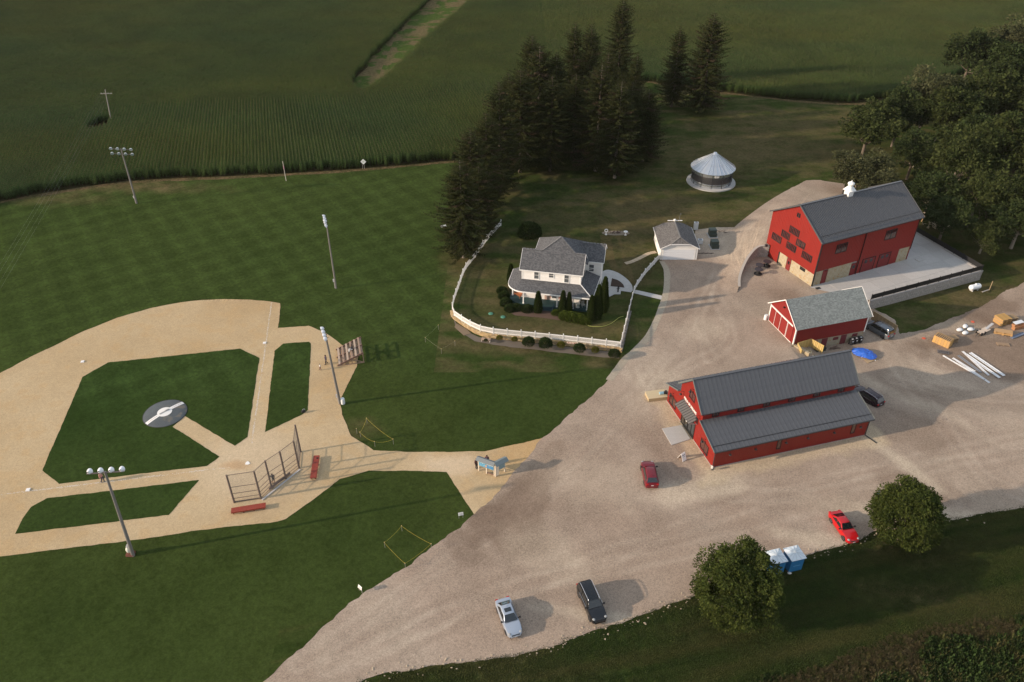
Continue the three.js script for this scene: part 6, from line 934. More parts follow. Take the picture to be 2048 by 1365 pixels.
// ---------------------------------------------------------------- round the small barn
{
  const p = [56.43, -105.94], y = T(...p), bw = [M(0.018, 0.02, 0.024, 0.5), M(0.6, 0.62, 0.62, 0.5)];
  const first = thing('waste_bin', 'dark wheeled waste bin with white stickers against the barn stone wall, nearest the door', 'waste bin', [0, 0, 0]); part('body', new THREE.CylinderGeometry(0.42, 0.34, 1.0, 4, 1).rotateY(Math.PI / 4).translate(0, 0.55, 0), bw[0], first); part('lid', box(0.66, 0.07, 0.66, 0, 1.08, 0), bw[0], first); part('label_patch', join([box(0.26, 0.2, 0.01, 0, 0.75, 0.30, 0, -0.08), box(0.3, 0.012, 0.22, 0, 1.12, 0.05)]), bw[1], first);
  for (const s of [-1, 1]) part('wheel', new THREE.CylinderGeometry(0.1, 0.1, 0.06, 12).rotateZ(Math.PI / 2).translate(s * 0.26, 0.1, -0.26), blackMatte, first);
  const B1 = [[55.59, -105.66], [56.35, -105.94], [57.18, -106.22]]; first.position.set(B1[0][0], T(...B1[0]) + 0.06, B1[0][1]); first.rotation.y = 0.28;
  copyOf(first, 'dark wheeled waste bin with white stickers, middle of the three by the barn', [B1[1][0], T(...B1[1]) + 0.06, B1[1][1]], 0.3); copyOf(first, 'dark wheeled waste bin with white stickers, nearest the grey van', [B1[2][0], T(...B1[2]) + 0.06, B1[2][1]], 0.27);
  // tarp over a heap on a sheet of plywood
  const c = [56.77, -102.78], ty = T(...c), ply = solo('plywood_sheet', 'plywood sheet lying under the blue tarp', 'board', prismY([[55.38, -103.86], [56.79, -104.41], [58.71, -101.71], [56.52, -100.53]], 0, 0.04), M(0.36, 0.26, 0.15, 0.9), [0, T(...c) + 0.1, 0]);
  const g = new THREE.PlaneGeometry(5.0, 2.9, 50, 30).rotateX(-Math.PI / 2), q = g.attributes.position; for (let i = 0; i < q.count; i++) { const x = q.getX(i), z = q.getZ(i), r = Math.sqrt((x / 2.5) ** 2 + (z / 1.45) ** 2), rad = Math.max(0.001, r), e = 1 - S(0.55, 1.05, r), f = rad > 0.95 ? (0.95 + 0.06 * noise(x * 2, z * 2)) / rad : 1; q.setXYZ(i, x * f, 0.55 * e * (0.7 + 0.5 * noise(x * 0.9 + 4, z * 0.9)) + 0.3 * Math.abs(noise(x * 2.2, z * 2.2) - 0.5) + 0.05 + 0.13 * Math.abs(Math.sin(x * 2.2 + z * 2.6 + 4 * noise(x * 0.8, z * 0.8))), z * f); } g.computeVertexNormals();
  g.scale(0.8, 1, 0.85); const tp = thing('blue_tarp', 'crumpled blue tarp covering a heap beside the shop', 'tarp', [c[0] - 0.1, T(...c) + 0.12, c[1]], -32 * RAD); part('sheet', g, M(0.024, 0.11, 0.5, 0.38), tp); part('eyelet', new THREE.TorusGeometry(0.07, 0.025, 6, 12).rotateX(1.57).translate(1.9, 0.2, 0.9), M(0.7, 0.75, 0.8, 0.4), tp);
  // yellow board pen by the stone wall
  const e = [47.46, -102.64], pen = thing('board_pen', 'open pen of yellow upright boards between shop roof and small barn', 'fence', [e[0], T(...e) + 0.02, e[1]], 12 * RAD), pm = [M(0.46, 0.34, 0.12, 0.85), M(0.52, 0.38, 0.15, 0.85)]; const pts = [[-2.0, 1.2], [-1.7, -0.7], [1.0, -1.3], [2.0, 0.9]]; let n = 0; for (let i = 0; i < 3; i++) { const a = pts[i], b = pts[i + 1], L = Math.hypot(b[0] - a[0], b[1] - a[1]), k = Math.round(L / 0.3); for (let j = 0; j < k; j++) { const m = part('board', box(0.25, 1.5, 0.05), pm[n++ % 2], pen); m.position.set(mix(a[0], b[0], (j + 0.5) / k), 0.78, mix(a[1], b[1], (j + 0.5) / k)); m.rotation.y = Math.atan2(-(b[1] - a[1]), b[0] - a[0]); } part('rail', beam([a[0], 1.45, a[1]], [b[0], 1.45, b[1]], 0.12, 0.05), pm[1], pen); }
  const hc = [47.57, -102.45]; solo('hose_coil', 'coiled pale hose lying inside the yellow board pen', 'hose', new THREE.TorusGeometry(0.4, 0.09, 8, 20).rotateX(Math.PI / 2), M(0.5, 0.45, 0.3, 0.7), [hc[0], T(...hc) + 0.2, hc[1]]);
  const tk = [49.99, -104]; const pit = solo('planter_trough', 'dark green trough against the stone wall beside the board pen', 'trough', join([box(1.7, 0.6, 0.7, 0, 0.3, 0), box(1.8, 0.06, 0.8, 0, 0.62, 0)]), M(0.02, 0.03, 0.027, 0.7), [tk[0], T(...tk), tk[1]], 0.28);
  const ss = [52.49, -104.69]; srand(61); const hp2 = thing('scrap_heap', 'low heap of dark scrap boards against the barn stone wall', 'boards', [ss[0], T(...ss) + 0.05, ss[1]], 0.25); for (let i = 0; i < 9; i++) part('board', box(rr(0.6, 1.6), 0.05, 0.2, rr(-0.6, 0.6), 0.05 + i * 0.03, rr(-0.3, 0.3), rr(-0.4, 0.4)), M(0.13, 0.09, 0.07, 0.9), hp2);
  // board fence by the van
  const A = [61.6, -113.02], Bq = [63.92, -108.53], bf = thing('board_fence', 'tan vertical board fence between the grey van and the grass', 'fence', [0, 0, 0]); const L = Math.hypot(Bq[0] - A[0], Bq[1] - A[1]), k = Math.round(L / 0.24), tn = [M(0.32, 0.24, 0.13, 0.9), M(0.36, 0.27, 0.15, 0.9), M(0.29, 0.22, 0.13, 0.9)]; for (let j = 0; j < k; j++) { const x = mix(A[0], Bq[0], (j + 0.5) / k), z = mix(A[1], Bq[1], (j + 0.5) / k), m = part('board', box(L / k - 0.012, 1.75, 0.05), tn[(j * 5) % 3], bf); m.position.set(x, T(x, z) + 0.9, z); m.rotation.y = Math.atan2(-(Bq[1] - A[1]), Bq[0] - A[0]); } part('top_rail', beam([A[0], -0.02, A[1]], [Bq[0], -0.02, Bq[1]], 0.14, 0.06), tn[1], bf);
  // wooden ramp at the back corner of the shop
  const r = [21.32, -89.85], rp = thing('plywood_platform', 'pale plywood platform at the back corner of the red shop', 'platform', [r[0] - 0.2, 0.05, r[1] - 0.2], 10 * RAD); for (let i = 0; i < 4; i++) part('deck_board', box(2.9, 0.05, 0.42, 0, 0.55, (i - 1.5) * 0.44), M(0.52, 0.43, 0.27, 0.9), rp); part('skirt', join([box(2.8, 0.45, 0.05, 0, 0.28, 0.88), box(0.05, 0.45, 1.7, -1.4, 0.28, 0)]), M(0.4, 0.31, 0.18, 0.9), rp);
  const cb = [21.96, -90.15]; solo('tool_case', 'light blue case lying on the plywood platform', 'case', join([box(0.75, 0.2, 0.45, 0, 0.1, 0), box(0.3, 0.05, 0.05, 0, 0.22, 0)]), M(0.25, 0.42, 0.5, 0.5), [cb[0], 0.63, cb[1]], 0.2); const cg = [22.46, -90.04]; const cmp = thing('compressor', 'dark round compressor on the plywood platform against the wall', 'compressor', [cg[0], 0.63, cg[1]]); part('drum', rod([-0.25, 0.25, 0], [0.25, 0.25, 0], 0.22, 0.22, 14), blackMatte, cmp); part('motor', box(0.3, 0.2, 0.2, 0, 0.55, 0), trimDark, cmp);
  const sp = [[23.38, -83], [23.8, -79.87], [26.06, -80.97], [24.84, -83.73]]; struct('entrance_slab', prismY([[20.95, -83.11], [21.74, -79.77], [24.55, -80.97], [23.8, -83.84]], 0, 0.13), concrete);
}
{
  // cut blocks behind the barn, and something blue and orange behind the round tree
  srand(71); const c = [85.14, -143.88], o = thing('stone_heap', 'heap of pale cut stone blocks on the grass behind the tall barn', 'stones', [c[0], 0, c[1]]); for (let i = 0; i < 14; i++) part('block', box(rr(0.5, 1.1), rr(0.2, 0.4), rr(0.35, 0.6), rr(-2, 1.8), 0.15 + rr(0, 0.3), rr(-1.6, 1.2), rr(0, 3)), limestone, o);
  const q = [87.37, -143.83]; solo('stone_block', 'long single pale stone block apart from the heap behind the barn', 'stone', metre(box(2.8, 0.4, 0.7, 0, 0.2, 0)), limestone, [q[0], 0, q[1]], -0.2);
  const w = [46.3, -69.99], b = thing('camp_chair', 'blue and orange folding seat partly hidden by the smaller round tree', 'chair', [w[0], 0.06, w[1]], 0.6); part('seat', box(0.55, 0.06, 0.5, 0, 0.42, 0), M(0.5, 0.2, 0.1, 0.7), b); part('backrest', box(0.55, 0.55, 0.05, 0, 0.75, -0.25, 0, -0.25), M(0.12, 0.3, 0.5, 0.7), b); for (const x of [-0.25, 0.25]) part('leg', join([rod([x, 0, 0.25], [x, 0.45, -0.2], 0.02), rod([x, 0, -0.25], [x, 0.45, 0.2], 0.02)]), trimDark, b);
  const k = [101.5, -139.75], eq = thing('dark_vehicle', 'dark machine with an orange stripe at the frame edge under the trees', 'machine', [k[0] + 1, 0, k[1]], 0.2); part('body', new THREE.BoxGeometry(3.4, 1.3, 1.7, 4, 3, 3).translate(0, 1, 0), M(0.012, 0.014, 0.02, 0.4), eq); part('stripe', box(3.42, 0.2, 1.72, 0, 0.75, 0), M(0.5, 0.2, 0.05, 0.5), eq); for (const x of [-1.1, 1.1]) for (const z of [-0.8, 0.8]) part('wheel', new THREE.CylinderGeometry(0.42, 0.42, 0.26, 18).rotateX(Math.PI / 2).translate(x, 0.42, z), blackMatte, eq);
}

// ---------------------------------------------------------------- vehicles
const tyreM = M(0.014, 0.014, 0.015, 0.85), rimM = M(0.5, 0.52, 0.54, 0.3, { metalness: 0.7 }), chrome = M(0.7, 0.71, 0.72, 0.18, { metalness: 0.9 });
const paint = (r, g, b, metal = 0.1, rough = 0.32) => new THREE.MeshPhysicalMaterial({ color: C(r, g, b), roughness: rough, metalness: metal, specularIntensity: 0.6, clearcoat: 0.6, clearcoatRoughness: 0.06, side: THREE.DoubleSide });
const autoGlass = new THREE.MeshPhysicalMaterial({ color: C(0.008, 0.012, 0.014), roughness: 0.08, clearcoat: 1, clearcoatRoughness: 0.02, side: THREE.DoubleSide });
const loft = (rings, cap = true) => {   // rings of equal length, closed
  const pos = [], n = rings[0].length, q = (a, b, c, d) => pos.push(...a, ...b, ...c, ...a, ...c, ...d);
  for (let i = 0; i < rings.length - 1; i++) for (let k = 0; k < n; k++) { const l = (k + 1) % n; q(rings[i][k], rings[i + 1][k], rings[i + 1][l], rings[i][l]); }
  if (cap) for (const r of [rings[0], rings[rings.length - 1]]) { const c = [0, 0, 0]; r.forEach((p) => p.forEach((v, j) => (c[j] += v / n))); for (let k = 0; k < n; k++) pos.push(...c, ...r[k], ...r[(k + 1) % n]); }
  const g = new THREE.BufferGeometry(); g.setAttribute('position', new THREE.Float32BufferAttribute(pos, 3)); return g;
};
const smooth = (g, ang = 0.7) => { // shared normals where faces meet at less than ang
  const p = g.attributes.position, n = p.count, fn = [], map = new Map(), nor = new Float32Array(n * 3), A = v3(), B1 = v3(), D = v3();
  for (let i = 0; i < n; i += 3) { A.fromBufferAttribute(p, i); B1.fromBufferAttribute(p, i + 1).sub(A); D.fromBufferAttribute(p, i + 2).sub(A); const f = B1.clone().cross(D); fn.push(f); for (let k = 0; k < 3; k++) { const key = [p.getX(i + k), p.getY(i + k), p.getZ(i + k)].map((v) => Math.round(v * 500)).join(); (map.get(key) ?? map.set(key, []).get(key)).push(i / 3); } }
  for (let i = 0; i < n; i++) { const f = fn[(i / 3) | 0], fu = f.clone().normalize(), s = v3(), key = [p.getX(i), p.getY(i), p.getZ(i)].map((v) => Math.round(v * 500)).join(); for (const j of map.get(key)) if (fn[j].clone().normalize().dot(fu) > Math.cos(ang)) s.add(fn[j]); s.normalize(); nor[i * 3] = s.x; nor[i * 3 + 1] = s.y; nor[i * 3 + 2] = s.z; }
  g.setAttribute('normal', new THREE.BufferAttribute(nor, 3)); return g;
};
const lerpTab = (t, x) => { if (x <= t[0][0]) return t[0][1]; for (let i = 1; i < t.length; i++) if (x <= t[i][0]) return mix(t[i - 1][1], t[i][1], S(0, 1, (x - t[i - 1][0]) / (t[i][0] - t[i - 1][0])) * 0.5 + 0.5 * (x - t[i - 1][0]) / (t[i][0] - t[i - 1][0])); return t[t.length - 1][1]; };
function car(label, cat, rear, front, y, mat, k) {
  const cx = (rear[0] + front[0]) / 2, cz = (rear[1] + front[1]) / 2, o = thing('parked_car', label, cat, [cx, y, cz], Math.atan2(-(front[1] - rear[1]), front[0] - rear[0]));
  const { L, W, Hh, belt, hood, tail, xs, wheel = 0.33 } = k, h = L / 2, [wb, rf, rre, rb] = xs;   // windscreen base, roof front, roof rear, rear window base
  const wx = [h - 0.92, -h + 0.98];
  const topT = [[-h, tail - 0.22], [-h + 0.12, tail - 0.03], [rb, tail + 0.02], [wb, belt], [wb + 0.35, hood + 0.05], [h - 0.45, hood - 0.05], [h - 0.12, hood - 0.2], [h, hood - 0.42]];
  const wT = [[-h, W / 2 - 0.2], [-h + 0.15, W / 2 - 0.07], [-h + 0.6, W / 2], [h - 1.1, W / 2], [h - 0.4, W / 2 - 0.07], [h - 0.12, W / 2 - 0.2], [h, W / 2 - 0.36]];
  const rings = []; const N = 30;
  for (let i = 0; i <= N; i++) {
    const x = -h + (i / N) * L, w = lerpTab(wT, x), t = lerpTab(topT, x), b = 0.2 + 0.12 * S(h - 0.5, h, Math.abs(x)); const arch = Math.min(...wx.map((q) => Math.abs(x - q)));
    const lo = arch < wheel + 0.08 ? Math.max(b, Math.sqrt(Math.max(0, (wheel + 0.08) ** 2 - arch ** 2)) * 0.9 + 0.12) : b, sh = Math.max(lo + 0.06, t - 0.16);
    rings.push([[x, lo, -w * 0.95], [x, mix(lo, sh, 0.5), -w], [x, sh, -w * 0.985], [x, t - 0.03, -w * 0.91], [x, t, -w * 0.7], [x, t + 0.025, 0], [x, t, w * 0.7], [x, t - 0.03, w * 0.91], [x, sh, w * 0.985], [x, mix(lo, sh, 0.5), w], [x, lo, w * 0.95], [x, b, w * 0.6], [x, b, -w * 0.6]]);
  }
  part('body', smooth(loft(rings), 0.8), mat, o);
  // cabin
  const gw = W / 2 - 0.1, rw = W / 2 - 0.3, cab = [], yb = belt - 0.05;
  const st = [[rb, tail, gw - 0.05, gw - 0.08], [mix(rb, rre, 0.55), mix(tail, Hh, 0.62), gw, rw + 0.09], [rre, Hh - 0.06, gw, rw + 0.01], [mix(rre, rf, 0.3), Hh - 0.005, gw, rw], [mix(rre, rf, 0.65), Hh, gw, rw], [rf, Hh - 0.05, gw, rw - 0.01], [mix(rf, wb, 0.5), mix(Hh, belt, 0.47), gw - 0.01, rw + 0.07], [wb, belt, gw - 0.05, gw - 0.08]];
  for (const [x, t, w0, w1] of st) cab.push([[x, yb - 0.08, -w0], [x, Math.max(yb, t - 0.09), -mix(w0, w1, 0.9)], [x, t, -w1 * 0.86], [x, t + 0.015, 0], [x, t, w1 * 0.86], [x, Math.max(yb, t - 0.09), mix(w0, w1, 0.9)], [x, yb - 0.08, w0]]);
  part('cabin', smooth(loft(cab), 0.9), mat, o);
  const g = 0.02, pane = (name, pts) => part(name, slab(pts, 0.012), autoGlass, o);
  pane('windscreen', [[rf + 0.05, Hh - 0.055, -rw * 0.86], [rf + 0.05, Hh - 0.055, rw * 0.86], [wb - 0.02, belt + 0.055, gw * 0.88], [wb - 0.02, belt + 0.055, -gw * 0.88]].map(([x, yy, z]) => [x + 0.03, yy + 0.03, z]));
  pane('rear_window', [[rre - 0.04, Hh - 0.07, rw * 0.84], [rre - 0.04, Hh - 0.07, -rw * 0.84], [rb + 0.03, tail + 0.06, -gw * 0.84], [rb + 0.03, tail + 0.06, gw * 0.84]].map(([x, yy, z]) => [x - 0.03, yy + 0.03, z]));
  for (const s of [-1, 1]) { const y0 = belt + 0.02, y1 = Hh - 0.13, z0 = s * (gw + 0.012), z1 = s * (rw + 0.075), m = mix(rre, rf, 0.45); for (const [a0, a1, b0, b1] of [[mix(rb, rre, 0.25) + 0.05, m - 0.04, rre + 0.05, m - 0.04], [m + 0.04, wb - 0.22, m + 0.04, rf - 0.02]]) pane('side_window', [[a0, y0, z0], [a1, y0, z0], [b1, y1, z1], [b0, y1, z1]]); }
  const R = wheel, tyre = lathe([[R * 0.62, -0.11], [R - 0.03, -0.11], [R, -0.06], [R, 0.06], [R - 0.03, 0.11], [R * 0.62, 0.11]], 22).rotateX(Math.PI / 2), rim = join([new THREE.CylinderGeometry(R * 0.64, R * 0.64, 0.18, 18, 1).rotateX(Math.PI / 2)]), hub = join([0, 1, 2, 3, 4].map((i) => box(0.05, R * 1.1, 0.02).rotateZ(i * Math.PI / 5)));
  for (const x of wx) for (const s of [-1, 1]) { const w = part('wheel', tyre, tyreM, o); w.position.set(x, R, s * (W / 2 - 0.11)); part('rim', rim, k.rim ?? rimM, w); const sp = part('spoke', hub, trimDark, w); sp.position.z = s * 0.095; part('wheel_well', rod([x, R + 0.02, s * (W / 2 - 0.02)], [x, R + 0.02, s * (W / 2 - 0.3)], R + 0.06, R + 0.06, 18), blackMatte, o); }
  for (const s of [-1, 1]) { part('headlight', new THREE.SphereGeometry(0.15, 10, 8).scale(1.25, 0.55, 1.15).translate(h - 0.3, hood - 0.16, s * (W / 2 - 0.3)), M(0.3, 0.31, 0.31, 0.15), o); part('taillight', box(0.12, 0.16, 0.3, -h + 0.06, tail - 0.16, s * (W / 2 - 0.27)), M(0.4, 0.012, 0.012, 0.25), o); const mr = part('wing_mirror', join([box(0.16, 0.13, 0.2, wb - 0.2, belt + 0.12, s * (W / 2 + 0.1)), box(0.06, 0.05, 0.2, wb - 0.2, belt + 0.06, s * (W / 2 - 0.02))]), blackMatte, o); }
  part('grille', box(0.06, 0.2, W * 0.5, h - 0.06, hood - 0.36, 0), blackMatte, o); part('front_bumper', box(0.14, 0.16, W * 0.7, h - 0.1, 0.36, 0), k.bumper ?? blackMatte, o); part('licence_plate', box(0.02, 0.12, 0.32, -h - 0.005, tail - 0.32, 0), M(0.6, 0.6, 0.6, 0.5), o);
  if (k.frontPlate) part('licence_plate', box(0.02, 0.11, 0.3, h + 0.01, 0.42, 0), M(0.6, 0.6, 0.6, 0.5), o);
  if (k.rails) for (const s of [-1, 1]) part('roof_rail', tube([[rre - 0.02, Hh - 0.06, s * (rw - 0.02)], [rre + 0.15, Hh + 0.05, s * (rw - 0.02)], [rf - 0.15, Hh + 0.05, s * (rw - 0.03)], [rf + 0.02, Hh - 0.04, s * (rw - 0.03)]], 0.028, 14, 6), chrome, o);
  if (k.sunroof) part('sunroof', box(0.5, 0.02, 0.75, rf - 0.45, Hh + 0.012, 0), autoGlass, o);
  part('aerial', box(0.16, 0.06, 0.04, rre + 0.2, Hh + 0.03, 0), mat, o);
  if (k.trim) for (const s of [-1, 1]) part('door_trim', box(L * 0.45, 0.025, 0.02, -0.2, belt - 0.02, s * (W / 2 - 0.015)), chrome, o);
  return o;
}
const SED = { L: 4.75, W: 1.84, Hh: 1.44, belt: 0.93, hood: 0.9, tail: 0.98, xs: [0.85, 0.1, -1.05, -1.75] };
car('silver saloon car with a sunroof parked on the lower gravel', 'car', [-1.1, -54.53], [0.42, -50.09], 0.06, paint(0.38, 0.43, 0.50, 0.45, 0.35), { ...SED, sunroof: true, frontPlate: true, rim: M(0.2, 0.2, 0.21, 0.4) });
car('black sport utility car with chrome roof rails parked on the lower gravel', 'car', [8.05, -56.4], [9.45, -51.91], 0.06, paint(0.006, 0.007, 0.009, 0, 0.2), { L: 5.05, W: 1.95, Hh: 1.76, belt: 1.08, hood: 1.04, tail: 1.12, xs: [1.05, 0.45, -2.1, -2.42], wheel: 0.37, rails: true, trim: true, bumper: chrome });
car('dark red hatchback facing away, parked before the shop facade', 'car', [17.89, -71.99], [17.82, -75.6], 0.06, paint(0.15, 0.008, 0.016, 0.1), { L: 4.5, W: 1.86, Hh: 1.64, belt: 1.02, hood: 1.0, tail: 1.06, xs: [0.95, 0.3, -1.6, -2.1], wheel: 0.35 });
car('bright red coupe with silver wheels parked half on the grass', 'car', [39.7, -67.02], [40.52, -62.9], 0.06, paint(0.42, 0.006, 0.009, 0, 0.28), { ...SED, L: 4.7, W: 1.8, Hh: 1.36, belt: 0.9, hood: 0.86, tail: 0.94, xs: [0.75, 0.0, -0.95, -1.7], bumper: paint(0.42, 0.006, 0.009) , frontPlate: true, rim: M(0.72, 0.72, 0.72, 0.35, { metalness: 0.5 }) });
{
  const a = [62.53, -107.08], b = [60.14, -111.17];
  car('grey minivan seen from behind beside the small barn', 'van', a, b, T((a[0] + b[0]) / 2, (a[1] + b[1]) / 2) + 0.06, paint(0.13, 0.15, 0.17, 0.4, 0.35), { L: 5.0, W: 1.93, Hh: 1.74, belt: 1.05, hood: 1.0, tail: 1.1, xs: [1.5, 0.65, -2.1, -2.4], rails: true, sunroof: true });
  const c = [53.39, -89.05], d = [51.5, -92.16];
  car('very dark plum sport utility car half hidden behind the end of the shop', 'car', c, d, T((c[0] + d[0]) / 2, (c[1] + d[1]) / 2) + 0.06, paint(0.018, 0.006, 0.014, 0.1, 0.25), { L: 4.85, W: 1.93, Hh: 1.7, belt: 1.06, hood: 1.02, tail: 1.1, xs: [1.0, 0.4, -1.9, -2.3], wheel: 0.36, rails: true, trim: true });
}

// ---------------------------------------------------------------- people: one continuous surface from joined capsules
const mcubes = new MarchingCubes(52, new THREE.MeshBasicMaterial(), false, false, 60000);
function skinOf(bones, k = 0.05, pad = 0) {
  let lo = [1e9, 1e9, 1e9], hi = [-1e9, -1e9, -1e9]; for (const [a, b, r1, r2] of bones) for (const [p, r] of [[a, r1], [b, r2]]) for (let i = 0; i < 3; i++) { lo[i] = Math.min(lo[i], p[i] - r - 0.12); hi[i] = Math.max(hi[i], p[i] + r + 0.12); }
  const size = Math.max(hi[0] - lo[0], hi[1] - lo[1], hi[2] - lo[2]) / 2, c = lo.map((v, i) => (v + hi[i]) / 2), n = 52, f = mcubes.field;
  mcubes.reset(); mcubes.isolation = 0;
  for (let z = 0; z < n; z++) for (let y = 0; y < n; y++) for (let x = 0; x < n; x++) {
    const px = c[0] + ((x - n / 2) / (n / 2)) * size, py = c[1] + ((y - n / 2) / (n / 2)) * size, pz = c[2] + ((z - n / 2) / (n / 2)) * size; let d = 1e3;
    for (const [a, b, r1, r2] of bones) { const ex = b[0] - a[0], ey = b[1] - a[1], ez = b[2] - a[2], t = clamp(((px - a[0]) * ex + (py - a[1]) * ey + (pz - a[2]) * ez) / (ex * ex + ey * ey + ez * ez + 1e-9)); const e = Math.hypot(px - a[0] - ex * t, py - a[1] - ey * t, pz - a[2] - ez * t) - mix(r1, r2, t) - pad; const hh = clamp(0.5 + 0.5 * (d - e) / k); d = mix(d, e, hh) - k * hh * (1 - hh); }
    f[z * n * n + y * n + x] = -d;
  }
  mcubes.update(); const cnt = mcubes.count, P = mcubes.positionArray.slice(0, cnt * 3), Nn = mcubes.normalArray.slice(0, cnt * 3);
  for (let i = 0; i < cnt; i++) for (let j = 0; j < 3; j++) P[i * 3 + j] = P[i * 3 + j] * size + c[j];
  const g = new THREE.BufferGeometry(); g.setAttribute('position', new THREE.BufferAttribute(P, 3)); g.setAttribute('normal', new THREE.BufferAttribute(Nn, 3)); return g;
}
// joints in metres for a 1.75 m figure facing +z; s scales
function person(label, pos, turn, s, cols, pose) {
  const o = thing('person', label, 'person', pos, turn), j = { hipL: [0.09, 0.9, 0], hipR: [-0.09, 0.9, 0], kneeL: [0.1, 0.48, 0.02], kneeR: [-0.1, 0.48, 0.02], ankL: [0.1, 0.08, 0], ankR: [-0.1, 0.08, 0], chest: [0, 1.3, 0], neck: [0, 1.48, 0], head: [0, 1.63, 0.02], shL: [0.19, 1.42, 0], shR: [-0.19, 1.42, 0], elL: [0.24, 1.14, -0.02], elR: [-0.24, 1.14, -0.02], haL: [0.25, 0.88, 0.06], haR: [-0.25, 0.88, 0.06], pel: [0, 0.93, 0], ...pose };
  for (const k of Object.keys(j)) j[k] = j[k].map((v) => v * s);
  const q = (a, b, r1, r2) => [j[a], j[b], r1 * s, r2 * s], toe = (a) => { const t = j[a]; return [t, [t[0], t[1] - 0.03 * s, t[2] + 0.16 * s], 0.05 * s, 0.038 * s]; };
  const torso = [q('pel', 'chest', 0.13, 0.15), q('chest', 'neck', 0.13, 0.07), q('shL', 'shR', 0.075, 0.075)], arms = [q('shL', 'elL', 0.055, 0.042), q('shR', 'elR', 0.055, 0.042), q('elL', 'haL', 0.042, 0.03), q('elR', 'haR', 0.042, 0.03)], legs = [q('hipL', 'kneeL', 0.095, 0.06), q('hipR', 'kneeR', 0.095, 0.06), q('kneeL', 'ankL', 0.06, 0.042), q('kneeR', 'ankR', 0.06, 0.042)];
  const hd = j.head, head = [[[hd[0], hd[1] + 0.02 * s, hd[2]], [hd[0], hd[1] - 0.05 * s, hd[2] + 0.02 * s], 0.098 * s, 0.075 * s], [j.neck, hd, 0.055 * s, 0.06 * s], [[hd[0], hd[1] - 0.02 * s, hd[2] + 0.1 * s], [hd[0], hd[1] - 0.035 * s, hd[2] + 0.115 * s], 0.016 * s, 0.018 * s], [[hd[0] - 0.1 * s, hd[1] - 0.01 * s, hd[2]], [hd[0] + 0.1 * s, hd[1] - 0.01 * s, hd[2]], 0.022 * s, 0.022 * s]];
  const fingers = []; for (const [h, e] of [['haL', 'elL'], ['haR', 'elR']]) { const d = v3(...j[h]).sub(v3(...j[e])).normalize(), side = v3(0, 0, 1).cross(d).normalize(), fw = d.clone().cross(side); for (let i = 0; i < 5; i++) { const thumb = i === 4, b = v3(...j[h]).addScaledVector(fw, (thumb ? 1.8 : 1.5 - i) * 0.018 * s).addScaledVector(d, (thumb ? 0.01 : 0.05) * s), m = b.clone().addScaledVector(d, 0.04 * s).addScaledVector(thumb ? fw : side, 0.02 * s), e2 = m.clone().addScaledVector(d, [0.035, 0.045, 0.04, 0.03, 0.03][i] * s).addScaledVector(side, -0.012 * s); fingers.push(rod(b.toArray(), m.toArray(), 0.009 * s, 0.008 * s, 5), rod(m.toArray(), e2.toArray(), 0.008 * s, 0.006 * s, 5)); } }
  const palms = ['haL', 'haR'].map((h) => [j[h], [j[h][0], j[h][1] - 0.05 * s, j[h][2] + 0.01 * s], 0.036 * s, 0.03 * s]);
  part('body', join([skinOf([...torso, ...arms, ...legs, ...head, ...palms, toe('ankL'), toe('ankR')], 0.035 * s), ...fingers]), M(...(cols.skin ?? [0.36, 0.21, 0.14]), 0.6), o);
  const hm = M(...cols.hair, 0.8); part('hair', join([new THREE.SphereGeometry(0.112 * s, 14, 8, 0, 6.3, 0, 1.75).rotateX(-0.35).translate(hd[0], hd[1] + 0.03 * s, hd[2] - 0.012 * s), ...(cols.long ? [rod([hd[0], hd[1], hd[2] - 0.06 * s], [hd[0], hd[1] - 0.28 * s, hd[2] - 0.08 * s], 0.085 * s, 0.05 * s, 10)] : [])]), hm, o);
  const fc = M(0.03, 0.02, 0.02, 0.5); part('eye', join([-1, 1].map((t) => new THREE.SphereGeometry(0.014 * s, 6, 5).translate(hd[0] + t * 0.034 * s, hd[1], hd[2] + 0.105 * s))), fc, o); part('mouth', box(0.045 * s, 0.008 * s, 0.012 * s, hd[0], hd[1] - 0.07 * s, hd[2] + 0.09 * s), M(0.25, 0.09, 0.08, 0.6), o);
  part('shirt', skinOf([...torso, ...(cols.sleeves ? arms : arms.slice(0, 2).map(([a, b, r1, r2]) => [a, a.map((v, i) => mix(v, b[i], 0.7)), r1, r2]))], 0.035 * s, 0.016 * s), M(...cols.shirt, 0.8), o);
  part('trousers', skinOf([[j.pel, [j.pel[0], j.pel[1] - 0.02 * s, j.pel[2]], 0.13 * s, 0.13 * s], ...(cols.shorts ? legs.slice(0, 2) : legs)], 0.035 * s, 0.018 * s), M(...cols.legs, 0.8), o);
  const fm = M(...(cols.shoes ?? [0.05, 0.05, 0.05]), 0.7); for (const a of ['ankL', 'ankR']) part('shoe', skinOf([toe(a), [j[a], [j[a][0], j[a][1] - 0.02 * s, j[a][2] - 0.03 * s], 0.045 * s, 0.05 * s]], 0.02, 0.012 * s), fm, o);
  return o;
}
const at = (p, y = 0.04) => [p[0], y, p[1]];
person('person in dark shirt and shorts standing behind the plate before the backstop', at([-30.72, -72.67]), 200 * RAD, 1, { hair: [0.03, 0.02, 0.015], shirt: [0.035, 0.045, 0.05], legs: [0.16, 0.15, 0.13], shorts: true, sleeves: false }, { elL: [0.3, 1.2, 0.1], haL: [0.2, 1.1, 0.3], ankL: [0.16, 0.08, 0.05], kneeL: [0.14, 0.48, 0.06] });
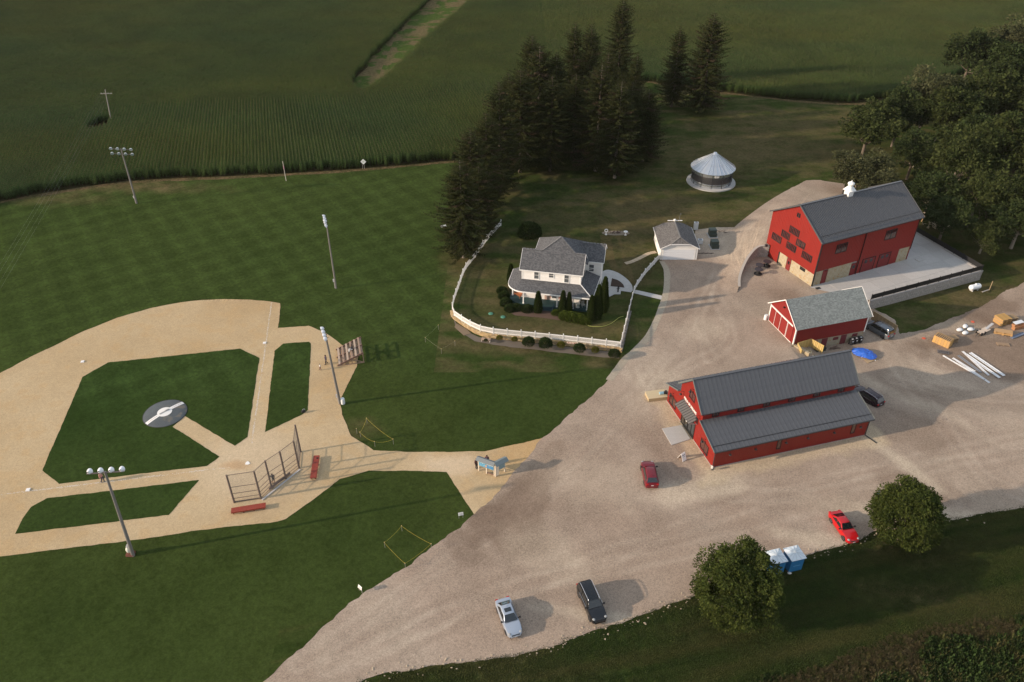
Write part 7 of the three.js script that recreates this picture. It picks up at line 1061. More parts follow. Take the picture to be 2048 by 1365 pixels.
person('person in pink shirt and dark trousers on the third base line behind the pole head', at([-52.9, -72.94]), 80 * RAD, 1, { hair: [0.05, 0.03, 0.02], shirt: [0.55, 0.27, 0.22], legs: [0.05, 0.05, 0.075], sleeves: true }, { kneeL: [0.1, 0.5, 0.16], ankL: [0.1, 0.1, 0.1], ankR: [-0.1, 0.08, -0.22] });
person('adult with long dark hair in dark clothes walking beside the bleachers pole', at([-28.74, -98.04]), -60 * RAD, 1, { hair: [0.02, 0.014, 0.012], long: true, shirt: [0.06, 0.045, 0.075], legs: [0.02, 0.02, 0.022], sleeves: true }, { kneeL: [0.1, 0.5, 0.14], ankL: [0.1, 0.1, 0.16], ankR: [-0.1, 0.1, -0.2] });
person('small child in white top and dark shorts walking ahead of the adult', at([-29.37, -96.53]), -70 * RAD, 0.68, { hair: [0.03, 0.02, 0.015], shirt: [0.62, 0.6, 0.56], legs: [0.10, 0.05, 0.05], shorts: true }, { kneeR: [-0.1, 0.5, 0.14], ankR: [-0.1, 0.1, 0.2], ankL: [0.1, 0.1, -0.15], elL: [0.32, 1.2, 0.05], haL: [0.3, 1.0, 0.2] });
person('toddler in pale red clothes behind the pole by the bleachers', at([-28.09, -98.3]), 40 * RAD, 0.5, { hair: [0.05, 0.035, 0.02], shirt: [0.45, 0.16, 0.12], legs: [0.35, 0.3, 0.28] }, {});
{
  const p = [-24.94, -100.12];
  person('person in dark top and white trousers sitting high on the bleachers', [p[0], 0.9, p[1] + 0.1], -76 * RAD, 1, { hair: [0.02, 0.015, 0.012], shirt: [0.025, 0.025, 0.03], legs: [0.7, 0.7, 0.68], sleeves: true }, { pel: [0, 0.62, 0], hipL: [0.1, 0.6, 0.02], hipR: [-0.1, 0.6, 0.02], kneeL: [0.13, 0.58, 0.45], kneeR: [-0.12, 0.58, 0.43], ankL: [0.14, 0.16, 0.5], ankR: [-0.13, 0.16, 0.52], chest: [0, 0.98, 0.02], neck: [0, 1.15, 0.03], head: [0, 1.3, 0.06], shL: [0.19, 1.09, 0.03], shR: [-0.19, 1.09, 0.03], elL: [0.26, 0.86, 0.14], elR: [-0.26, 0.86, 0.14], haL: [0.14, 0.7, 0.36], haR: [-0.14, 0.7, 0.36] });
  person('person in dark clothes raising an arm to the left end of the kiosk panels', at([-4.68, -75.48]), 35 * RAD, 0.98, { hair: [0.03, 0.016, 0.012], shirt: [0.07, 0.03, 0.03], legs: [0.03, 0.022, 0.024], sleeves: true }, { elL: [0.32, 1.5, 0.1], haL: [0.36, 1.75, 0.18] });
  person('person with dark hair behind the kiosk roof, only head and shoulders seen', at([-3.31, -76.03]), 180 * RAD, 1.0, { hair: [0.025, 0.014, 0.011], shirt: [0.09, 0.045, 0.06], legs: [0.04, 0.04, 0.05], sleeves: true }, {});
}

// ---------------------------------------------------------------- foliage
const leafMat = (r, g, b, extra = {}) => new THREE.MeshPhysicalMaterial({ color: C(r, g, b), roughness: 0.75, side: THREE.DoubleSide, vertexColors: true, transmission: 0.22, thickness: 0, ior: 1.3, specularIntensity: 0.25, ...extra });
class Cards {   // collects small faces with a colour each
  constructor() { this.p = []; this.c = []; this.n = []; }
  tri(a, b, c, col, nor) { this.p.push(a[0], a[1], a[2], b[0], b[1], b[2], c[0], c[1], c[2]); for (let i = 0; i < 3; i++) this.c.push(col[0], col[1], col[2]); if (nor) for (let i = 0; i < 3; i++) this.n.push(nor[0], nor[1], nor[2]); }
  // a leaf spray: bent quad in direction d with width along w
  leaf(o, d, w, l, wd, bend, col) { const m = [o[0] + d[0] * l * 0.5, o[1] + d[1] * l * 0.5 + bend, o[2] + d[2] * l * 0.5], e = [o[0] + d[0] * l, o[1] + d[1] * l, o[2] + d[2] * l], a = [m[0] + w[0] * wd, m[1] + w[1] * wd, m[2] + w[2] * wd], b = [m[0] - w[0] * wd, m[1] - w[1] * wd, m[2] - w[2] * wd]; this.tri(o, a, e, col); this.tri(o, e, b, col); }
  geo() { const g = new THREE.BufferGeometry(); g.setAttribute('position', new THREE.Float32BufferAttribute(this.p, 3)); g.setAttribute('color', new THREE.Float32BufferAttribute(this.c, 3)); g.setAttribute('uv', new THREE.BufferAttribute(new Float32Array(this.p.length / 3 * 2), 2)); g.computeVertexNormals(); return g; }
}
const unit = (x, y, z) => { const l = Math.hypot(x, y, z) || 1; return [x / l, y / l, z / l]; };
const rdir = () => { const z = rr(-1, 1), a = rr(0, 6.2832), s = Math.sqrt(1 - z * z); return [s * Math.cos(a), z, s * Math.sin(a)]; };
const barkMat = M(0.12, 0.095, 0.072, 0.95, { bumpMap: tiled(fineBump, 2), bumpScale: 0.04 }), paleBark = M(0.22, 0.19, 0.155, 0.95);

// spruce: whorls of drooping boughs, each hung with narrow sprays
function spruceGeos(sd, h, r, thin = 0) {
  srand(sd); const cards = new Cards(), boughs = []; const levels = Math.round(h * 1.9), lean = [rr(-0.3, 0.3), rr(-0.3, 0.3)];
  for (let i = 0; i < levels; i++) {
    const f = i / levels, y = h * (0.1 + 0.885 * f), env = r * Math.pow(1 - f, 0.56) * (0.72 + 0.3 * Math.min(1, f * 5)) * (1 - 0.3 * S(0.8, 1, f)) + 0.2, nb = f > 0.92 ? 5 : 9, a0 = rnd() * 6.28;
    for (let b = 0; b < nb; b++) {
      const a = a0 + (b / nb) * 6.283 + rr(-0.25, 0.25), L = env * rr(0.5, 1.12) * (0.8 + 0.45 * noise(a * 1.3 + sd, y * 0.45)) * (rnd() < 0.07 ? 1.22 : 1), dx = Math.cos(a), dz = Math.sin(a), droop = rr(0.16, 0.36) * L * (1 - f * 0.8), tip = rr(0.05, 0.2) * L * 0.6;
      const at = (t) => [dx * L * t, y - droop * Math.sin(t * 2.2) + tip * t * t + 0.35 * f * L * t, dz * L * t];
      if (i % 2 === 0) boughs.push(rod([0, y, 0], at(0.85), 0.05 * (1 - f) + 0.02, 0.012, 4, true));
      const ns = Math.max(3, Math.round(L * 3.6)); const dead = rnd() < thin, warm = rnd();
      for (let s = 0; s < ns; s++) {
        const t = 0.2 + 0.8 * (s + rnd()) / ns, o = at(t), spread = (1 - t * 0.55) * 0.62 * Math.min(1, L * 0.4) + 0.15;
        for (let k = 0; k < 5; k++) {
          const side = k % 2 ? 1 : -1, out = rr(0.25, 0.9), d = unit(dx * out - dz * side * rr(0.3, 1), rr(-0.75, 0.15), dz * out + dx * side * rr(0.3, 1)), l = spread * rr(0.6, 1.25), w = unit(-d[2] + rr(-0.4, 0.4), rr(-0.4, 0.4), d[0] + rr(-0.4, 0.4));
          const q = rr(0.55, 1.35), col = dead ? [0.058 * q, 0.044 * q, 0.028 * q] : mix3([0.022 * q, 0.034 * q, 0.0125 * q], [0.046 * q, 0.045 * q, 0.017 * q], clamp(warm * 0.5 + rnd() * 0.5));
          cards.leaf([o[0], o[1] + rr(-0.1, 0.1), o[2]], d, w, l, l * 0.17, -0.06 * l, col);
        }
      }
    }
  }
  return { crown: cards.geo(), trunk: join([rod([0, -0.2, 0], [0, h * 0.5, 0], h * 0.0165, h * 0.01, 9), rod([0, h * 0.5, 0], [0, h * 0.97, 0], h * 0.01, 0.02, 7)]), boughs: join(boughs) };
}
const spruceMat = leafMat(1, 1, 1, { transmission: 0.08, specularIntensity: 0, roughness: 1 }), boughMat = M(0.05, 0.04, 0.03, 1);
{
  const kinds = [spruceGeos(301, 24, 6.4, 0.04), spruceGeos(302, 24, 5.9, 0.05), spruceGeos(303, 24, 7.1, 0.14)];
  const list = [
    [[-9.16, -131.27], 20, 0, 1.1, 'spruce with a bare pale trunk at the left end, nearest the picket fence'], [[-7.87, -144.01], 21, 2, 0.95, 'spruce behind the one with the bare trunk at the left end'], [[-2.62, -160.13], 24.5, 1, 1.0, 'tall spruce standing above the left part of the group'],
    [[6.32, -184.64], 25, 2, 1.12, 'broad greyish spruce with a sunlit trunk in the middle of the group'], [[15.8, -206.57], 24.5, 1, 0.85, 'narrow dark spruce top, left of the twin tops at the back'], [[19.8, -205.08], 24.5, 0, 0.9, 'dark spruce, right of the twin tops at the back'],
    [[29.71, -225.01], 26.5, 0, 0.85, 'tallest spruce, its tip almost at the top of the picture'], [[19.14, -171.02], 25, 2, 1.0, 'olive spruce with a slim trunk before the dark middle of the group'], [[23.1, -167.18], 22.5, 0, 1.08, 'olive spruce with a stout trunk at the front right of the group'],
    [[30.68, -176.75], 17.5, 2, 1.15, 'lower spruce with bare spreading boughs at the right end of the group'], [[8.71, -171.02], 22.5, 0, 1.0, 'dark spruce low in the shaded middle of the group'], [[1.83, -170.19], 24, 0, 1.08, 'dark spruce left of the shaded middle of the group'],
    [[-5.15, -152.34], 21, 0, 1.0, 'dark spruce between the left end and the tall left top'], [[14.22, -176.75], 21, 1, 1.1, 'dark spruce right of the shaded middle of the group'], [[50.76, -209.6], 26, 2, 0.98, 'large broad spruce, the bigger of the pair standing apart'], [[43.53, -213.88], 21.5, 1, 0.92, 'slimmer spruce of the pair standing apart, left of the big one'], [[10.27, -185.9], 23, 1, 1.1, 'dark spruce behind the broad greyish one'], [[4.86, -197.19], 24, 0, 1.0, 'dark spruce top left of the narrow twin tops'], [[-0.7, -174.42], 22, 1, 1.1, 'dark spruce behind the tall left top'], [[22.12, -185.9], 23, 0, 1.0, 'dark spruce behind the one with the slim trunk'], [[26.53, -174.42], 20, 1, 1.2, 'dark spruce inside the right end of the group'], [[-6.33, -140.19], 15, 1, 1.2, 'shaded lower spruce beside the end of the picket fence'], [[30.29, -195.81], 20, 1, 0.9, 'spruce in the gap behind the right end of the group']];
  list.forEach(([p, h, k, w, label], i) => { const o = thing('spruce_tree', label, 'tree', [p[0], 0, p[1]], i * 2.1), s = h / 24; part('trunk', kinds[k].trunk, i === 0 || i === 7 || i === 8 || i === 3 ? paleBark : barkMat, o); part('bough', kinds[k].boughs, boughMat, o); part('crown', kinds[k].crown, spruceMat, o); o.scale.set(s * w, s, s * w); });
}
// broad trees: limbs carry clumps of leaves with gaps between them
function broadGeos(sd, R, Hc, leaf, clumps, per, cr, tone, trunkH, squash = 0.85) {
  srand(sd); const cards = new Cards(), wood = [rod([0, -0.2, 0], [rr(-0.2, 0.2), trunkH, rr(-0.2, 0.2)], R * 0.06, R * 0.045, 9)], cs = [];
  for (let i = 0; i < clumps; i++) { let d = rdir(); if (d[1] < -0.55) d = [d[0], -d[1] * 0.3, d[2]]; const f = Math.pow(rnd(), 0.42), lump = 0.72 + 0.5 * noise(d[0] * 1.7 + sd + 20, d[2] * 1.7 + d[1] * 2.3 + 20); cs.push([d[0] * R * f * lump, Hc + d[1] * R * squash * f * lump, d[2] * R * f * lump, f]); }
  for (const [x, y, z, f] of cs) {
    if (rnd() < 0.35) wood.push(rod([0, trunkH * rr(0.7, 1), 0], [x * 0.8, y - 0.1 * R, z * 0.8], R * 0.022, 0.015, 4, true));
    const q0 = rr(0.75, 1.2), hue = rnd();
    const rad = cr * rr(0.65, 1.2);
    for (let k = 0; k < per; k++) {
      const d = rdir(), t = Math.pow(rnd(), 0.33), o = [x + d[0] * rad * t, y + d[1] * rad * 0.72 * t, z + d[2] * rad * t], dd = unit(d[0] + rr(-0.7, 0.7) + x / R * 0.5, d[1] * 0.6 + rr(-0.6, 0.35), d[2] + rr(-0.7, 0.7) + z / R * 0.5), w = unit(...rdir()), l = leaf * rr(0.65, 1.3), q = q0 * rr(0.7, 1.3);
      cards.leaf(o, dd, w, l, l * 0.38, 0.08 * l, mix3(tone[0], tone[1], clamp(hue * 0.6 + rnd() * 0.4)).map((v) => v * q));
    }
  }
  return { crown: cards.geo(), trunk: join(wood) };
}
const broadMat = leafMat(1, 1, 1, { specularIntensity: 0.1, roughness: 0.9, transmission: 0.28 });
{
  const green = [[0.036, 0.052, 0.017], [0.064, 0.076, 0.026]], grey = [[0.052, 0.062, 0.03], [0.085, 0.086, 0.04]], deep = [[0.030, 0.047, 0.017], [0.050, 0.066, 0.024]];
  const K = [broadGeos(401, 6, 7.5, 0.52, 105, 100, 1.35, green, 4.5), broadGeos(402, 6, 7, 0.5, 95, 100, 1.45, grey, 4.2, 1), broadGeos(403, 6, 8, 0.55, 110, 95, 1.3, deep, 5, 0.95), broadGeos(404, 6, 6, 0.46, 100, 100, 1.3, green, 3, 0.95)];
  const L = [[1738,262,7,0,6,'broad green tree at the near left of the wood, over the lawn edge'], [1722,335,5,1,5.2,'greyish tree with rusty patches beside the barn cupola'], [1762,352,4.5,1,4.2,'low olive tree just behind the barn ridge'], [1800,238,8,2,5,'dark rounded tree behind the first tree of the wood'], [1848,225,9,1,6,'pale olive tree above the leaning bare stems'], [1905,255,9,0,6.2,'green tree in the middle of the wood'], [1960,225,10,0,6.8,'tall green tree at the middle back of the wood'], [2015,180,10,2,7.2,'big dark tree right of the middle at the back'], [1940,128,9,2,6.6,'dark grey topped tree reaching into the cornfield'], [2035,110,9,1,7.5,'dull tree at the upper edge of the frame on the far side'], [1912,335,8,3,6.2,'bright feathery tree hanging over the far end of the barn roof'], [1960,300,8,2,5.5,'dark tree behind the feathery one'], [2030,330,10,0,7.2,'large olive tree cut by the frame edge'], [1868,372,5,2,4.5,'dark bushy tree behind the end of the barn'], [1832,300,6,2,4.6,'shaded tree among the bare stems'], [1990,395,6,3,4.6,'hanging light green tree above the two grey trunks'], [2050,430,5,2,5,'dark low tree over the machine at the frame edge'], [2090,250,10,0,7.5,'tree beyond the frame edge at the back of the wood'], [2110,390,8,1,6.5,'tree beyond the frame edge over the lower yard'], [1985,440,3,3,3.2,'low bright bush under the hanging light green tree'], [1900,420,5,2,4.2,'dark undergrowth tree behind the pale stone blocks'], [1790,195,4,3,3.4,'small bush at the edge of the corn beside the wood'], [1880,180,5,1,4.6,'olive shrub tree between the corn and the wood']];
  const P = [[82.39, -177.54], [73.18, -156.85], [75.77, -152.56], [92.6, -185.28], [100.18, -189.7], [102.64, -179.74], [113.8, -189.7], [128.9, -206.36], [129.61, -228.78], [147.53, -237.49], [93.1, -156.85], [102.63, -166.28], [106.14, -158.15], [84.58, -147.74], [88.6, -166.28], [94.21, -142.48], [96.14, -134.99], [125.07, -181.34], [106.53, -143.6], [89.06, -132.95], [83.02, -137.07], [97.37, -200.56], [111.34, -206.36]];
  const HC = [7.5, 7, 8, 6];
  L.forEach(([, , yc, k, R, label], i) => { const s = R / 6 * 1.14, g = K[k], o = thing(R < 3.6 ? 'bush' : 'broadleaf_tree', label, R < 3.6 ? 'bush' : 'tree', [P[i][0], 0, P[i][1]], i * 1.7); part('trunk', g.trunk, i % 3 === 1 ? paleBark : barkMat, o); part('crown', g.crown, broadMat, o); const sy = Math.max(0.55, Math.min(1.5, (yc + R * 0.25) / (HC[k]) * 1.0)); o.scale.set(s, sy * 0.92, s); });
  // leaning bare stems and two grey trunks
  srand(55); const Q = [[92.39, -174.42], [92.74, -172.99], [93.55, -172.14], [91.73, -143.73], [93.09, -143.81], [83.54, -146.04], [89.08, -162.95]];
  [['leaning bare stem in the wood, first of three together', 6.5, 1.4], ['leaning bare stem in the wood, middle of three together', 7, 1.7], ['leaning bare stem in the wood, last of three together', 7.5, 2.0], ['grey trunk under the wood beside its fork, left one', 5.5, 0.4], ['grey trunk under the wood beside its fork, right one', 5.5, 1.2], ['dead tan limb leaning behind the end of the barn', 4.5, 1.1], ['dead tan limb in the gap behind the barn ridge', 3.5, 1.4]].forEach(([l, h, x], i) => solo('bare_trunk', l, 'trunk', join([rod([0, -0.1, 0], [x * 0.5, h * 0.55, 0.1], i === 3 || i === 4 ? 0.28 : 0.13, 0.1, 7), rod([x * 0.5, h * 0.55, 0.1], [x * 1.1, h, -0.2], 0.1, 0.03, 6), rod([x * 0.3, h * 0.35, 0], [x * 0.3 - 0.6, h * 0.7, 0.4], 0.05, 0.02, 5)]), i > 4 ? M(0.3, 0.19, 0.1, 0.9) : paleBark, [Q[i][0], 0, Q[i][1]]));
  // the two round trees by the lower lawn
  const near = (sd, R) => { srand(sd); const cards = new Cards(), wood = [rod([0, -0.2, 0], [0, 3, 0], 0.24, 0.18, 9)];
    for (let i = 0; i < 520; i++) { let d = rdir(); if (d[1] < -0.75) d[1] *= -1; const f = i < 330 ? rr(0.8, 1.02) : rr(0.4, 0.8), lump = 0.87 + 0.24 * noise(d[0] * 2.2 + sd, d[2] * 2.2 + d[1] * 3 + 30), x = d[0] * R * f * lump, y = R * 1.02 + d[1] * R * 0.96 * f * lump + 0.4, z = d[2] * R * f * lump, q0 = rr(0.7, 1.25), hue = rnd(), rad = rr(0.36, 0.7); if (i % 9 === 0) wood.push(rod([0, rr(1.5, 3), 0], [x * 0.9, y * 0.95, z * 0.9], 0.06, 0.015, 4, true));
      for (let k = 0; k < 84; k++) { const e = rdir(), t = Math.pow(rnd(), 0.33), o = [x + e[0] * rad * t, y + e[1] * rad * 0.8 * t, z + e[2] * rad * t], dd = unit(e[0] + d[0] * 0.6 + rr(-0.6, 0.6), e[1] * 0.6 + rr(-0.6, 0.3), e[2] + d[2] * 0.6 + rr(-0.6, 0.6)), l = rr(0.15, 0.3), q = q0 * rr(0.7, 1.3); cards.leaf(o, dd, unit(...rdir()), l, l * 0.4, 0.08 * l, mix3([0.040, 0.060, 0.015], [0.082, 0.098, 0.024], clamp(hue * 0.6 + rnd() * 0.4)).map((v) => v * q)); } }
    return { crown: cards.geo(), trunk: join(wood) }; };
  for (const [p, R, sd, l] of [[[24.02, -53.04], 4.55, 501, 'round leafy tree overlapping the blue portable toilets, the larger of two'], [[46.01, -63.27], 4.1, 502, 'round leafy tree beside the bright red coupe, the smaller of two']]) { const g = near(sd, R), o = thing('round_tree', l, 'tree', [p[0], 0, p[1]]); part('trunk', g.trunk, barkMat, o); part('crown', g.crown, broadMat, o); }
}
// arborvitae columns, clipped shrubs and bed plants round the house
{
  const col = (sd, h, r) => { srand(sd); const c = new Cards(); const n = Math.round(h * r * 1500); for (let i = 0; i < n; i++) { const f = Math.pow(rnd(), 0.85), a = rr(0, 6.283), env = r * (f < 0.12 ? 0.75 + f * 2 : Math.pow(1 - (f - 0.12) / 0.88, 0.55)) * (0.86 + 0.2 * noise(a * 2 + sd, f * 7)), t = rr(0.72, 1), x = Math.cos(a) * env * t, z = Math.sin(a) * env * t, l = rr(0.16, 0.34), q = rr(0.65, 1.35); c.leaf([x, f * h * 0.97, z], unit(Math.cos(a) * 0.55 + rr(-0.4, 0.4), rr(0.3, 1), Math.sin(a) * 0.55 + rr(-0.4, 0.4)), unit(-Math.sin(a) + rr(-0.5, 0.5), rr(-0.3, 0.3), Math.cos(a) + rr(-0.5, 0.5)), l, l * 0.27, 0.02, mix3([0.032, 0.056, 0.012], [0.058, 0.082, 0.018], rnd()).map((v) => v * q)); } return c.geo(); };
  const tall = col(601, 5, 0.85), trunk = rod([0, 0, 0], [0, 4.4, 0], 0.08, 0.02, 6);
  [[[4.4, -112.26], 4.2, 0.9, 'arborvitae column before the porch, nearest the steps on their left'], [[8.54, -111.95], 4.5, 0.88, 'arborvitae column with twin tips right of the porch steps'], [[13.07, -109.41], 5.0, 0.92, 'arborvitae column in front at the right corner of the porch'], [[14.22, -110.15], 6.6, 1.05, 'tall arborvitae column in the middle of the corner group'], [[15.43, -112.41], 6.9, 1.05, 'tallest arborvitae column at the back of the corner group'], [[-0.18, -122.61], 3.6, 0.85, 'arborvitae column at the rear left corner of the house'], [[9.55, -111.95], 4.2, 0.75, 'second tip of arborvitae right of the porch steps']].forEach(([p, h, w, l], i) => { const o = thing('arborvitae', l, 'shrub', [p[0], yardY(...p), p[1]], i * 1.3); part('trunk', trunk, barkMat, o); part('crown', tall, broadMat, o); o.scale.set(w, h / 5, w); });
  const ball = (sd, tone) => { srand(sd); const c = new Cards(); for (let i = 0; i < 3200; i++) { const d = rdir(); if (d[1] < -0.3) d[1] *= -1; const t = rr(0.78, 1) * (0.86 + 0.26 * noise(d[0] * 3 + sd, d[2] * 3 + d[1] * 4)), l = rr(0.1, 0.24), q = rr(0.6, 1.4); c.leaf([d[0] * t, 0.25 + d[1] * t * 0.8, d[2] * t], unit(d[0] + rr(-0.8, 0.8), d[1] + rr(-0.5, 0.8), d[2] + rr(-0.8, 0.8)), unit(...rdir()), l, l * 0.4, 0.02, mix3(tone[0], tone[1], rnd()).map((v) => v * q)); } return c.geo(); };
  const B = [ball(611, [[0.028, 0.046, 0.014], [0.045, 0.066, 0.02]]), ball(612, [[0.055, 0.085, 0.015], [0.095, 0.12, 0.02]]), ball(613, [[0.16, 0.14, 0.02], [0.11, 0.12, 0.02]])];
  const SP = [[[-1.39, -117.12], 1.0, 0, 'round shrub at the left end of the porch, farthest back'], [[-1.03, -114.89], 1.05, 0, 'round shrub at the rounded porch corner, second from the back'], [[-0.34, -113.02], 0.95, 0, 'round shrub at the front left of the porch bed'], [[0.85, -113.33], 0.95, 0, 'clipped shrub before the first porch column'], [[2.55, -112.87], 1.0, 0, 'clipped shrub between first porch column and arborvitae'], [[7.34, -111.65], 0.75, 1, 'small bright shrub right of the porch steps'], [[-1.76, -118.91], 0.9, 0, 'dark shrub at the left side of the porch'], [[2.63, -102.64], 0.95, 0, 'dark clipped shrub below the fence, leftmost in the stone bed'], [[5.33, -102.23], 1.05, 0, 'dark clipped shrub below the fence, second from the left'], [[10.66, -101.03], 0.9, 0, 'dark clipped shrub below the fence between two yellow plants'], [[15.96, -99.59], 0.9, 0, 'dark clipped shrub at the corner of the stone bed by the drive'], [[-2.01, -104], 0.5, 2, 'small yellow green plant in the stone bed beside the bench'], [[0.4, -103.59], 0.48, 2, 'small yellow plant in the stone bed left of the clipped pair'], [[7.79, -101.97], 0.62, 2, 'yellow plant in the stone bed right of the clipped pair'], [[13.08, -100.64], 0.58, 2, 'yellow plant in the stone bed nearest the drive corner'], [[3.56, -140.19], 2.2, 0, 'large dark shrub in deep shade behind the farmhouse'], [[-4.17, -103.45], 0.3, 0, 'little grey green plant beside the slab bench']];
  SP.forEach(([p, s, k, l], i) => { const o = solo('round_shrub', l, 'shrub', B[k], broadMat, [p[0], yardY(...p), p[1]], i * 0.9); o.scale.setScalar(s); });
  const hd = [10.52, -109.85], hg = thing('spreading_shrub', 'wide bright green spreading shrub before the right half of the porch', 'shrub', [hd[0], yardY(...hd), hd[1]], -0.2); for (const [x, z, s] of [[-1.7, -0.1, 1.0], [-0.5, 0.1, 1.1], [0.8, 0.3, 1.05], [1.8, 0.7, 0.9]]) { const m = part('crown', B[1], broadMat, hg); m.position.set(x, 0, z); m.scale.set(s * 1.1, s * 1.05, s); }
}
// rank weeds in the ditch at the lower corner
{
  srand(701); const cl = [0, 1, 2].map((k) => { const c = new Cards(); for (let i = 0; i < 64; i++) { const a = rr(0, 6.283), l = rr(0.2, 0.5), x = rr(-0.35, 0.35), z = rr(-0.35, 0.35), q = rr(0.6, 1.4); c.leaf([x, rr(0, 0.3), z], unit(Math.cos(a) * 0.6, rr(0.4, 1.3), Math.sin(a) * 0.6), unit(-Math.sin(a), 0.2, Math.cos(a)), l, k === 1 ? l * 0.26 : l * 0.1, 0.04, [q, q, q]); } return c.geo(); });
  const line = [[23.7, -43.74], [28.55, -45.02], [34.82, -47.12], [40.56, -49.01], [46.47, -50.14], [55.27, -51.96], [67.88, -54.69]], m = new THREE.Matrix4(), q = new THREE.Quaternion();
  const sets = cl.map((g, k) => { const inst = new THREE.InstancedMesh(g, leafMat(1, 1, 1), 5200); inst.name = 'weeds' + (k ? '_00' + k : ''); inst.userData.kind = 'stuff'; inst.userData.label = ['rank narrow weeds in the ditch at the lower corner', 'broad leaved weeds in the ditch at the lower corner', 'dry brown weed stems in the ditch at the lower corner'][k]; let n = 0; for (let i = 0; i < 40000 && n < 5200; i++) { const x = rr(8, 78), zl = (() => { for (let j = 0; j < line.length - 1; j++) if (x >= line[j][0] && x <= line[j + 1][0]) return mix(line[j][1], line[j + 1][1], (x - line[j][0]) / (line[j + 1][0] - line[j][0])); return 1e9; })(); const z = rr(-62, -36), d = z - zl; if (d < -1.5 + 3 * (fbm(x * 0.3, z * 0.3, 2) - 0.5) || d > 10) continue; const deepG = S(0.44, 0.6, fbm(x * 0.2 + 7, z * 0.35, 3) + clamp((d - 2) * 0.05, 0, 0.15)); if (k === 2 ? rnd() < deepG : k === 1 ? rnd() > deepG : rnd() < 0.3) continue; const s = rr(0.5, 1.25) * (0.55 + 0.5 * deepG) * Math.min(1, 0.5 + (d + 1.5) * 0.25); q.setFromAxisAngle(UPV, rr(0, 6.28)); m.compose(v3(x, 0, z), q, v3(s, s * rr(0.7, 1.3), s)); inst.setMatrixAt(n, m); const b = rr(0.7, 1.3); const cc = k === 2 ? mix3([0.075, 0.058, 0.028], [0.09, 0.078, 0.042], rnd()) : k === 1 ? mix3([0.024, 0.046, 0.012], [0.04, 0.062, 0.018], rnd()) : mix3([0.05, 0.07, 0.02], [0.1, 0.09, 0.035], rnd()); inst.setColorAt(n, C(cc[0] * b, cc[1] * b, cc[2] * b)); n++; } inst.count = n; scene.add(inst); return n; });
}
// tufts of longer grass on the lower lawn and along ragged edges
{
  srand(811); const c = new Cards(); for (let i = 0; i < 16; i++) { const a = rr(0, 6.283), x = rr(-0.25, 0.25), z = rr(-0.25, 0.25), l = rr(0.07, 0.17), q = rr(0.7, 1.3); c.leaf([x, 0, z], unit(Math.cos(a) * 0.7, rr(0.5, 1.2), Math.sin(a) * 0.7), unit(-Math.sin(a), 0, Math.cos(a)), l, l * 0.16, 0.01, [q, q, q]); }
  const g = c.geo(), N = 52000, inst = new THREE.InstancedMesh(g, leafMat(1, 1, 1), N), m = new THREE.Matrix4(), q = new THREE.Quaternion(); let n = 0;
  for (let i = 0; i < 260000 && n < N; i++) { const x = rr(-25, 80), z = rr(-75, -36), zl = -44 - 0.30 * (x + 5); if (z < zl - 6) continue; if (inside(x, z, GRAVEL)) continue; const k = fbm((x * 0.97 - z * 0.24) * 0.09, (x * 0.24 + z * 0.97) * 1.1, 3); if (rnd() > 0.25 + k) continue; const s = rr(0.6, 1.4); q.setFromAxisAngle(UPV, rr(0, 6.28)); m.compose(v3(x, 0.01, z), q, v3(s, s, s)); inst.setMatrixAt(n, m); const cc = mix3([0.032, 0.05, 0.012], [0.068, 0.07, 0.022], clamp(k * 1.6 - 0.4 + rr(-0.2, 0.2))), b = rr(0.75, 1.25); inst.setColorAt(n, C(cc[0] * b, cc[1] * b, cc[2] * b)); n++; }
  inst.count = n; inst.name = 'grass'; inst.userData.kind = 'stuff'; inst.userData.label = 'longer mown grass between the gravel drive and the weedy ditch'; scene.add(inst);
}
